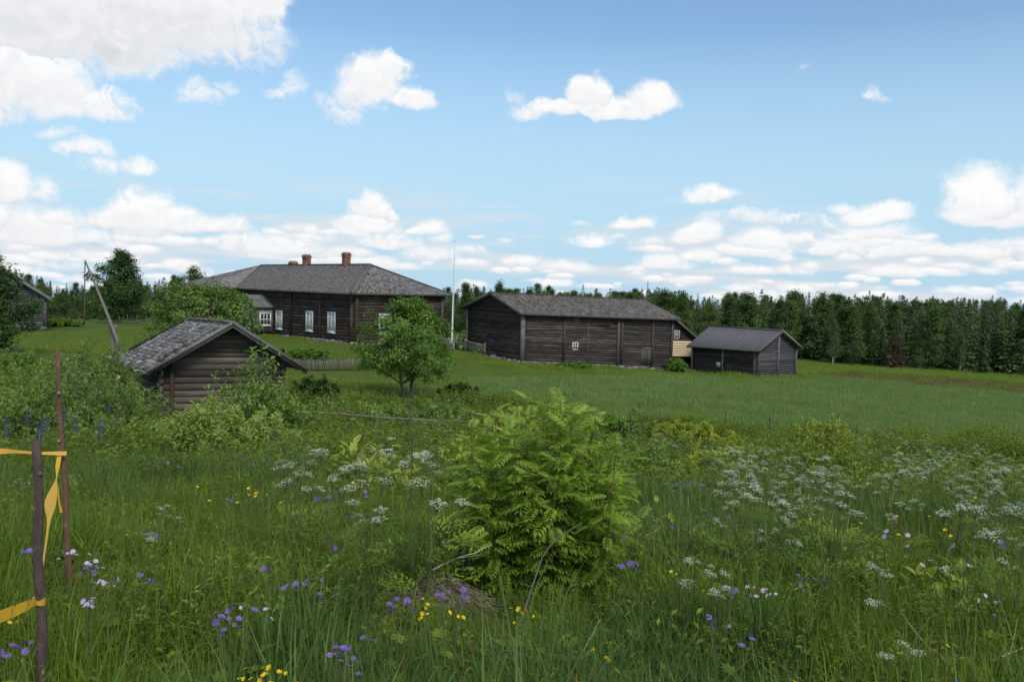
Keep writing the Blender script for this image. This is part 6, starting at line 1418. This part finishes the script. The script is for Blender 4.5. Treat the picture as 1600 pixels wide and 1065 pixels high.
# ------------------------------------------------------------------ near plants with single leaves
def leaf_mesh(name, mat, L=1.0, W_=.5, seg=4, fold=.16, droop=.18, seed=0):
    mb = MB(); t = np.linspace(0, 1, seg+1); w = W_/2*np.sin(math.pi*np.clip(t, 0, 1)**.8)**.9; V = []
    for k in range(seg+1): y = L*t[k]; z = -droop*L*t[k]**2; V += [[-w[k], y, z+fold*w[k]], [0, y, z], [w[k], y, z+fold*w[k]]]
    Q = [[3*k+q, 3*k+q+1, 3*k+q+4, 3*k+q+3] for k in range(seg) for q in (0, 1)]; mb.add(V, Q, .35+.4*np.random.default_rng(seed).random()); return mb.mesh(name, M[mat])
def compound_mesh(name, mat, pairs=6, seed=0, droop=.25, tone=.5, wmul=1.0):
    """rowan leaf: leaflets in pairs along a stalk, one at the tip; length 1 along +Y"""
    g = np.random.default_rng(seed); mb = MB()
    def curve(t): return np.array([0, t, -droop*t*t])
    tt = np.linspace(.20, .93, pairs); P = []; D = []; N_ = []; L = []
    for t in tt:
        c = curve(t)
        for sg in (-1, 1):
            P.append(c); D.append([sg*1.0, .62+.1*g.normal(), -.10-.1*g.random()-.3*droop]); N_.append([0.05*g.normal(), .1*g.normal(), 1]); L.append(.33*(.72+.5*math.sin(math.pi*(.15+.75*t))))
    P.append(curve(.95)); D.append([0, 1, -droop]); N_.append([0, .3, 1]); L.append(.30); L = np.array(L); leaves(mb, P, D, N_, L, L*.34*wmul, np.clip(tone+.12*g.normal(size=len(L)), 0, 1), .22, .12)
    rb = [curve(t) for t in (0, .35, .7, .96)]; V = []
    for c in rb: V += [c+[-.008, 0, .004], c+[.008, 0, .004]]
    mb.add(V, [[0, 1, 3, 2], [2, 3, 5, 4], [4, 5, 7, 6]], tone); return mb.mesh(name, M[mat])
def frame_mat(o, d, n, s):
    d = nrm(d); x = nrm(np.cross(d, n)); z = np.cross(x, d); return Matrix(((x[0]*s, d[0]*s, z[0]*s, o[0]), (x[1]*s, d[1]*s, z[1]*s, o[1]), (x[2]*s, d[2]*s, z[2]*s, o[2]), (0, 0, 0, 1)))
def mesh_arrays(me):
    n = len(me.vertices); V = np.empty(n*3, np.float32); me.vertices.foreach_get('co', V); T = np.empty(n, np.float32); me.attributes['tone'].data.foreach_get('value', T)
    q = [list(p.vertices) for p in me.polygons]; return V.reshape(-1, 3), T, np.array([p for p in q if len(p) == 4]).reshape(-1, 4), np.array([p for p in q if len(p) == 3]).reshape(-1, 3)
def plant_leaves(root, T, meshes, mat, limit=300, name='leaf'):
    """T: list of (origin, direction, normal, size, which) relative to the root; the nearest ones are single parts"""
    T = sorted(T, key=lambda q: q[0][1]-.15*abs(q[0][2])); g = np.random.default_rng(3)
    for (o, d, n, s, w) in T[:limit]:
        l = ob(name, meshes[w], root); l.matrix_local = frame_mat(o, d, n, s)
    if len(T) > limit:
        mb = MB(); arr = [mesh_arrays(m_) for m_ in meshes]
        for (o, d, n, s, w) in T[limit:]:
            V, tn, Q, Tr = arr[w]; A = np.array(frame_mat(o, d, n, s)); mb.add(V@A[:3, :3].T+A[:3, 3], Tr if len(Tr) else Q, tn)
            if len(Tr) and len(Q): mb.more(Q)
        ob('inner_leaves', mb.mesh('inner_leaves', M[mat]), root, kind='stuff')
ROWAN_L = [compound_mesh('rowan_leaf', 'leaf_rowan', 6+k % 2, 600+k, .18+.10*(k % 4), [.15, .25, .35, .5, .55, .7, .85, .95][k]) for k in range(8)]
def rowan(name, label, px, Y, top, wd, nst, nl, lf, limit=300, seed=0, H=None, cat='shrub', spread=.75):
    g = np.random.default_rng(700+seed); p = at(px, Y); H = H or W(px, top, Y)[2]-p[2]; root = thing(name, label, cat, tuple(p)); T = []
    for k in range(nst):
        a = k*2.4+.3*g.normal(); R = wd/2*math.sqrt((k+.3)/nst); h = H*(1-.30*(R/(wd/2))**3)*(.78+.24*g.random()); t = np.linspace(0, 1, 8); b = g.normal(size=2)*wd*.07
        P = np.stack([b[0]+R*math.cos(a)*t**spread+.02*np.sin(5*t+k), b[1]+R*math.sin(a)*t**spread*.9+.02*np.cos(5*t+k), -.08+(h+.08)*t], 1); mb = MB(); tube(mb, P, .009*(1-.75*t)*(.7+.5*g.random())*(H/1.5)**.5, 6, g.random(), cap=False); ob('stem', mb.mesh('rowan_stem', M['redstem'], True), root)
        n = nl
        for q in range(n):
            tt = .10+.90*(q+g.random()*.7)/n
            if tt > .62 and g.random() < .10: continue
            if g.random() < .10: continue
            o = np.array([np.interp(tt, t, P[:, j]) for j in range(3)]); an = q*2.4+g.normal()*.4+k; out = np.array([math.cos(a), math.sin(a), 0])*.35*(R/(wd/2+.01))
            el = .75*(tt > .88)+.30*g.random()-.05; d = np.array([math.cos(an), math.sin(an), el])+out; o2 = o+nrm(d)*[1, 1, .5]*.07*g.random()*(1-tt); s = lf*(.65+.55*g.random())*(.72+.45*math.sin(math.pi*min(1, .15+.8*(1-tt))))
            w = int(np.clip(1+5.2*tt+1.5*g.normal(), 0, 7)); T.append((o2, d, np.array([.15*g.normal(), .15*g.normal(), 1.0])+.15*d, s, w))
    plant_leaves(root, T, ROWAN_L, 'leaf_rowan', limit); return root
rowan('rowan_bush', 'big bushy rowan sapling with feathered leaves in the middle of the meadow', 848, 5.7, 622, 1.22, 66, 36, .150, 300, 1, spread=.42)
rowan('rowan_seedling', 'small rowan seedling behind the two stakes', 118, 8.6, 745, .55, 5, 9, .17, 60, 2)
rowan('rowan_seedling', 'low rowan seedling with bluish leaves, right below the big rowan', 1025, 4.9, 935, .45, 4, 7, .17, 60, 3)
rowan('rowan_seedling', 'little fern leafed seedling at the bottom edge below the mound', 880, 3.75, 1030, .30, 4, 6, .13, 60, 4)
rowan('rowan_seedling', 'narrow rowan shoot left of the big rowan, before the dark grass', 745, 6.6, 742, .5, 6, 9, .19, 80, 5)
rowan('rowan_seedling', 'slim rowan shoots at the right flank of the big rowan', 985, 6.4, 790, .5, 6, 9, .19, 80, 6)

BROAD = [leaf_mesh('broad_leaf', 'leaf_bright', 1, .46, 4, .2, .12+.1*k, k) for k in range(4)]
def broad_plant(name, label, px, Y, top, wd, nst, nl, lf, seed=0, H=None, limit=150, start=.35):
    g = np.random.default_rng(800+seed); p = at(px, Y); H = H or W(px, top, Y)[2]-p[2]; root = thing(name, label, 'plant', tuple(p)); T = []; nst = int(nst*1.7); H *= 1.12; lf *= 1.08
    for k in range(nst):
        a = k*2.4+.4*g.normal(); R = wd/2*math.sqrt((k+.3)/nst); h = H*(.72+.3*g.random()); t = np.linspace(0, 1, 6); P = np.stack([R*math.cos(a)*t**.8, R*math.sin(a)*t**.8, -.05+h*t], 1); mb = MB(); tube(mb, P, .0055*(1-.6*t), 5, .5, cap=False); ob('stem', mb.mesh('plant_stem', M['redstem'], True), root)
        for q in range(nl):
            tt = start+(1-start)*(q+.6*g.random())/nl; o = np.array([np.interp(tt, t, P[:, j]) for j in range(3)]); an = q*2.4+k; d = np.array([math.cos(an), math.sin(an), .25+.8*(tt > .8)+.3*g.random()]); T.append((o, d, np.array([.2*g.normal(), .2*g.normal(), 1.0]), lf*(.6+.6*g.random())*(.8+.3*math.sin(math.pi*tt)), int(g.integers(4))))
    plant_leaves(root, T, BROAD, 'leaf_bright', limit)
broad_plant('willow_sapling', 'broad leafed yellow-green sapling in the grass at the lower right', 1492, 5.5, 890, .62, 8, 9, .135, 1)
broad_plant('willow_sapling', 'smaller broad leafed shoots left beside the lower right sapling', 1440, 5.7, 898, .30, 4, 8, .12, 2)
broad_plant('willow_sapling', 'yellow-green leafy plant among white umbels, right of the big rowan', 1196, 7.4, 838, .70, 9, 9, .13, 3)
broad_plant('willow_sapling', 'light green plant with pointed leaves left of the dead sapling stalk', 560, 11.5, 692, .9, 8, 9, .19, 4)
broad_plant('willow_sapling', 'light green plant with pointed leaves just left of the big rowan', 614, 10.0, 718, .9, 9, 9, .17, 5)
broad_plant('willow_sapling', 'thin sapling with few bright leaves near the right bottom edge', 1560, 4.6, 985, .35, 4, 7, .09, 6)
broad_plant('willow_sapling', 'small four leaved shoot in the grass below the rowan', 852, 4.0, 1018, .12, 2, 4, .085, 7, limit=20)
broad_plant('willow_sapling', 'pale green seedling rising out of grass beside the slim rowan shoots', 1040, 7.6, 792, .45, 5, 7, .11, 8)
broad_plant('willow_sapling', 'bright pointed shoots between yellow willow and big rowan', 690, 9.0, 745, .5, 6, 8, .14, 9)

# ------------------------------------------------------------------ dead stalks and twigs
def twig(name, label, pts, r, mat, cat='twig', forks=()):
    P = [W(*q) for q in pts]; root = thing(name, label, cat, tuple(P[0])); mb = MB(); P = np.array(P); t = np.linspace(0, len(P)-1, 9); Q = np.stack([np.interp(t, np.arange(len(P)), P[:, k]) for k in range(3)], 1); Q[1:-1] += np.random.default_rng(int(pts[0][0])).normal(size=(7, 3))*r*.9
    tube(mb, Q, np.linspace(r, r*.5, 9), 6, .5, jit=.25); part('stalk', mb, M[mat], root, smooth=True)
    for f in forks:
        mb = MB(); A = [W(*q) for q in f]; tube(mb, A, [r*.5, r*.2], 5, .5); part('side_twig', mb, M[mat], root, smooth=True)
twig('sapling', 'thin bare upright sapling stem left of the big rowan', [(649, 880, 7.4), (645, 790, 7.35), (641, 690, 7.3), (639, 604, 7.3)], .008, 'bark', 'sapling', [((641, 700, 7.3), (634, 676, 7.3)), ((640, 645, 7.3), (646, 622, 7.3)), ((640, 640, 7.3), (633, 622, 7.3))])
twig('dead_branch', 'long grey dead branch leaning from the grass into the big rowan', [(795, 1022, 4.1), (820, 950, 4.4), (848, 868, 4.75), (868, 840, 4.85), (910, 816, 4.9)], .0055, 'deadgrey', 'branch', [((868, 840, 4.85), (858, 830, 4.85))])
twig('dry_stalk', 'pale dry stalk slanting in the grass right of the dead branch', [(895, 1045, 3.9), (916, 1010, 4.0), (938, 967, 4.15)], .005, 'deadstem', 'stalk')
twig('dry_stalk', 'pale dry stalk leaning above the straw mound into the rowan', [(676, 890, 4.75), (712, 872, 4.9), (768, 851, 5.1)], .006, 'deadstem', 'stalk', [((712, 872, 4.9), (752, 866, 5.0))])
twig('dry_stalk', 'short pale dry stalk at the right flank of the rowan', [(1002, 842, 6.5), (1032, 823, 6.6)], .008, 'deadstem', 'stalk')
twig('dry_stalk', 'pale broken stalk lying in the grass at the right edge', [(1545, 1030, 3.9), (1575, 1022, 3.95), (1612, 1008, 4.0)], .006, 'deadstem', 'stalk')
twig('dry_stalk', 'thin dry stalk bent over in the grass below the lower right sapling', [(1495, 1042, 3.9), (1440, 1000, 4.1), (1408, 957, 4.3)], .004, 'deadstem', 'stalk')
twig('dead_branch', 'grey forked dead branch sticking up behind the boulder', [(1105, 770, 13), (1118, 745, 13.1), (1134, 728, 13.2), (1152, 722, 13.3)], .016, 'deadgrey', 'branch', [((1118, 745, 13.1), (1122, 722, 13.1)), ((1106, 768, 13), (1108, 742, 13))])
twig('dry_stalk', 'dry stalk slanting in the grass right behind the boulder', [(1186, 790, 11), (1210, 775, 11.3)], .009, 'deadstem', 'stalk')

# ------------------------------------------------------------------ straw mound
def mound():
    p = at(690, 5.0); root = thing('straw_mound', 'small mound of dry straw over moss, at the left foot of the big rowan', 'straw mound', tuple(p)); g = np.random.default_rng(31)
    def hgt(x, y): return .20*math.exp(-((x+.02)/.30)**2-((y)/.30)**2)*(1+.25*math.sin(9*x+2)*math.cos(7*y))
    n = 22; mb = MB(); V = []; xs = np.linspace(-.62, .62, n); 
    for yy in xs:
        for xx in xs: V.append([p[0]+xx, p[1]+yy, gz(p[0]+xx, p[1]+yy)-.02+hgt(xx, yy)+.014*g.normal()])
    mb.add(V, [[i*n+j, i*n+j+1, (i+1)*n+j+1, (i+1)*n+j] for i in range(n-1) for j in range(n-1)], .5); part('moss', mb, M['moss'], root, smooth=True)
    st = MB()
    for k in range(620):
        a = g.random()*6.28; r = .34*math.sqrt(g.random()); x, y = r*math.cos(a)-.05, r*math.sin(a); ln = .08+.30*g.random(); an = a+g.normal()*.7 if g.random() < .45 else g.random()*6.28; d = np.array([math.cos(an), math.sin(an)]); Q = []
        if x > .06 and y < .08 and g.random() < .85: continue
        for t in (0, .5, 1): xx, yy = x+d[0]*ln*t, y+d[1]*ln*t; Q.append([p[0]+xx, p[1]+yy, gz(p[0]+xx, p[1]+yy)+hgt(xx, yy)+.008+.05*g.random()**2])
        tube(st, Q, [.0025, .0028, .0015], 3, g.random(), cap=False)
    part('straw', st, M['straw'], root, kind='stuff')
M['moss'] = surface('brown_green_moss', (.085,.075,.025), (.13,.115,.035), (.09,.055,.03), scale=14, bump=.9, fine=60, grain=False, tone=.2, c3amt=(.45,.65), c3scale=8)
mound()

# ------------------------------------------------------------------ flowers one can pick out
FL = {'cranesbill': [petals('cranesbill_flower', 5, .021, 'petal_violet', k, .25, centre=True) for k in range(2)], 'campion': [petals('campion_flower', 5, .019, 'petal_pink', k, .12, True, .9) for k in range(2)],
      'buttercup': [petals('buttercup_flower', 5, .015, 'petal_yellow', k, .55, centre=True) for k in range(2)], 'umbel': [umbel_mesh('flower_umbel', 900+k, .042) for k in range(3)]}
PALM = []
for k in range(2):
    g_ = np.random.default_rng(k); mb = MB(); a_ = np.linspace(-2.2, 2.2, 7); leaves(mb, np.zeros((7, 3)), np.stack([np.sin(a_), np.cos(a_), 0*a_+.1], 1), np.tile([0, 0, 1.0], (7, 1)), .6-.1*np.abs(a_), .30, .3+.3*g_.random(7), .1); PALM.append(mb.mesh('palmate_leaf', M['weed']))
FERN = []
for k in range(2): mb = MB(); fern_leaf(mb, np.zeros(3), np.array([0, 1.0, .1]), 1.0, np.random.default_rng(40+k), .5); FERN.append(mb.mesh('feathery_leaf', M['weed']))
def flower(kind, name, label, blooms, h=.5, cat='flower', size=.62):
    g = np.random.default_rng(int(blooms[0][0]*7+blooms[0][1])); c = np.mean(np.array(blooms, float), axis=0); q = hit(c[0], c[1], h); Y = q[1]
    pts = [np.array(W(x, y, Y*(1+.02*g.normal()))) for x, y in blooms]; base = np.mean(pts, axis=0); base[2] = gz(base[0], base[1]); root = thing(name, label, cat, tuple(base)); st = MB()
    for b in pts:
        r = b-base; tube(st, [[r[0]*.2, r[1]*.2, -.03], [r[0]*.5, r[1]*.5, r[2]*.55], r-[0, 0, .045 if kind == 'umbel' else .002]], [.0032, .0024, .0014] if kind != 'umbel' else [.005, .0035, .002], 4, .5, cap=False)
        if kind != 'umbel':
            for e in range(1 if g.random() < .6 else 2):
                r2 = r+np.array([.022*g.normal(), .02*g.normal(), -.012+.014*g.normal()]); ob('flower', FL[kind][int(g.integers(2))], root, loc=r2, rot=(.5+.5*g.normal(), .5*g.normal(), g.random()*6), scale=size*(.55+.4*g.random()))
        f = ob('flower_umbel' if kind == 'umbel' else 'flower', FL[kind][int(g.integers(len(FL[kind])))], root, loc=r, rot=((.1 if kind == 'umbel' else .55)+.35*g.normal(), .3*g.normal(), g.random()*6), scale=size*(.85+.4*g.random()))
    ob('stems', st.mesh(name+'_stems', M['stem']), root)
    for k in range(4 if kind != 'buttercup' else 2):
        a = g.random()*6.28; z = base[2]*0+h*(.2+.45*g.random()); l = ob('leaf', (FERN if kind == 'umbel' else PALM)[k % 2], root); l.matrix_local = frame_mat(np.array([.03*g.normal(), .03*g.normal(), z]), np.array([math.cos(a), math.sin(a), .3]), np.array([0, 0, 1.0]), .16 if kind == 'umbel' else .09)
C_ = lambda lab, *b, **k: flower('cranesbill', 'cranesbill', 'violet cranesbill '+lab, b, **k)
K_ = lambda lab, *b, **k: flower('campion', 'campion', 'pale pink campion '+lab, b, **k)
B_ = lambda lab, *b, **k: flower('buttercup', 'buttercup', 'yellow buttercup '+lab, b, **k)
P_ = lambda lab, *b, **k: flower('umbel', 'cow_parsley', 'white cow parsley '+lab, b, **k)
C_('at the left edge, above the lower tape', (40, 856), (46, 860), (36, 862)); C_('at the bottom left corner, beside the front stake', (20, 1008), (28, 1012), (40, 1017), (38, 1004), (2, 1020))
C_('just under the pink campion right of the stake', (138, 884), (145, 888), (151, 886), (134, 888)); C_('pair right of the pale pink campion cluster', (220, 899), (231, 906)); C_('with many blooms in the grass left of the mound', (360, 947), (336, 958), (348, 963), (337, 972), (350, 984), (373, 966), (371, 970), (340, 977), (398, 953))
C_('half hidden in the dark grass, four blooms', (412, 888), (425, 886), (457, 909), (462, 912)); C_('with three blooms left of the straw mound', (480, 906), (500, 928), (527, 928), (490, 913)); C_('in the dark grass above, left of the sapling stem', (512, 842), (523, 856), (519, 852)); C_('on the left side of the straw mound', (616, 934), (638, 930), (636, 939), (612, 945), (648, 951)); C_('on top of the straw mound', (683, 925), (690, 930), (688, 922), (693, 934), (718, 917), (724, 921), (723, 934), (719, 939))
C_('single bloom low in front of the mound', (583, 1000)); C_('with five blooms at the lower edge left of the mound', (525, 1011), (537, 1012), (543, 1016), (530, 1020), (546, 1040)); C_('in the shade at the right flank of the rowan', (972, 884), (984, 880), (990, 886), (993, 880), (977, 878)); C_('in the grass below the pale pink campion on the right', (1108, 964), (1116, 970), (1112, 976), (1175, 998), (1160, 1008)); C_('between the white umbels right of the rowan', (1142, 918), (1150, 921), (1147, 926)); C_('thin group in the grass right of the leafy plant', (1247, 898), (1253, 905), (1262, 903), (1250, 914), (1275, 905), (1290, 903)); C_('single bloom at the bottom edge, right of the rowan', (1493, 1062)); C_('pair below the shed, in the open grass', (232, 838), (243, 836), (227, 830))
K_('cluster highest beside the stake', (106, 864), (114, 861), (119, 866), (140, 866), (152, 864), (150, 876), (136, 879)); K_('cluster with the most open blooms right of the stake', (148, 910), (155, 908), (163, 911), (167, 908), (175, 911), (184, 904), (180, 909)); K_('low cluster below the fullest one', (130, 939), (135, 943), (142, 940), (146, 934)); K_('small tuft above the stake\'s middle, by the left edge', (24, 752), (38, 755), (46, 754), (30, 748)); K_('four blooms in the grass right of the rowan', (1168, 916), (1177, 920), (1192, 922), (1183, 932), (1203, 928)); K_('two single blooms beside the violet ones', (381, 946), (415, 951)); K_('three blooms far right of the sapling', (1540, 930), (1556, 944), (1562, 940))
B_('group of six at the bottom edge, left half', (410, 1044), (421, 1043), (413, 1055), (418, 1054), (392, 1061), (374, 1061), (436, 1050)); B_('pair on the mound\'s crest', (666, 930), (668, 945)); B_('four in a row along the front of the mound', (660, 958), (702, 957), (723, 965), (668, 960)); B_('trio right of the mound under the rowan', (798, 951), (811, 952), (822, 955)); B_('pair below the rowan at the lower edge', (926, 1012), (948, 1029)); B_('pair by the umbels at the right of the rowan', (1049, 893), (1057, 897), (1099, 924)); B_('single bloom at the lower right', (1480, 1009)); B_('lone bloom right of the stake, in the upper grass', (156, 802)); B_('lone bloom above the violet cranesbill pair', (214, 834), (203, 830)); B_('single bloom under the lower tape', (14, 973)); B_('two low blooms in the shade of the sapling', (403, 770), (417, 773), (408, 780)); B_('single bloom far at the bottom right', (1236, 1063))
P_('with the broadest umbels in the left meadow', (251, 794), (262, 790), (258, 797), (248, 803), (279, 809), (285, 815)); P_('single small umbel below the broad ones', (234, 842), (232, 835)); P_('tall plant directly right of the rowan', (1075, 908), (1068, 912), (1082, 915)); P_('right plant of the near group beside the rowan', (1110, 884), (1105, 892), (1113, 898), (1132, 896), (1138, 902), (1108, 901)); P_('front plant of the near group beside the rowan', (1135, 919), (1143, 923), (1116, 924), (1125, 931)); P_('loose plant above the near group', (1082, 872), (1075, 876), (1090, 878)); P_('large plant left of the leafy yellow-green plant', (1094, 825), (1100, 833), (1110, 830), (1090, 822), (1122, 815), (1130, 822), (1118, 812), (1127, 858), (1140, 862), (1152, 866)); P_('pair behind the leafy yellow-green plant', (1190, 829), (1206, 833), (1212, 828), (1188, 842)); P_('pair right of the leafy yellow-green plant', (1234, 846), (1245, 844), (1248, 850)); P_('small group above the lower right sapling', (1362, 884), (1374, 889), (1385, 891), (1390, 899), (1380, 897)); P_('single plant left of the lower right sapling', (1360, 940), (1370, 943)); P_('low plant in front at the lower right', (1410, 1006), (1385, 1025), (1433, 1020)); P_('group in the middle of the right meadow', (1242, 772), (1250, 778), (1240, 786), (1252, 784), (1258, 790), (1282, 806), (1272, 812), (1290, 812), (1268, 803)); P_('far right group on the slope', (1545, 800), (1560, 795), (1570, 804), (1580, 798), (1555, 810), (1590, 806), (1540, 806)); P_('sparse plant left of the sapling stem', (576, 688), (590, 686), (583, 694), (598, 698)); P_('half hidden plant between bright shoots', (610, 748), (622, 752), (600, 756), (640, 758), (632, 745))
# lupins in the thicket
LP = []
def lupin(px, py):
    q = hit(px, py+10, .85); Y = q[1]; top = W(px, py-13, Y); base = np.array([top[0], top[1], gz(top[0], top[1])]); root = thing('lupin', 'lupin', 'flower', tuple(base), group='blue lupins in the left thicket'); H = top[2]-base[2]; sp = MB(); st = MB(); g = np.random.default_rng(px); n = 70; t = g.random(n); a = g.random(n)*6.28; r = .026*(1-.7*t)
    leaves(sp, np.stack([r*np.cos(a), r*np.sin(a), H-.26+.26*t], 1), np.stack([np.cos(a), np.sin(a), .6+0*a], 1), rdir(n, g), .035, .025, g.random(n)); tube(st, [[0, 0, -.05], [0, 0, H-.05]], [.006, .003], 4, .5); ob('flower_spike', sp.mesh('lupin_spike', M['petal_blue']), root); ob('stem', st.mesh('lupin_stem', M['stem']), root)
    for k in range(5): a = g.random()*6.28; l = ob('leaf', PALM[k % 2], root); l.matrix_local = frame_mat(np.array([0, 0, H*(.3+.1*k)]), np.array([math.cos(a), math.sin(a), .3]), np.array([0, 0, 1.0]), .2)
    LP.append((px, root))
for q in ((10, 668), (43, 654), (62, 672), (72, 664), (101, 654), (117, 664), (137, 630), (158, 672), (170, 642), (181, 658), (130, 640)): lupin(*q)
number_off(LP, 'lupin', '{o} of {n} dark blue lupin spikes in the left thicket behind the stakes')
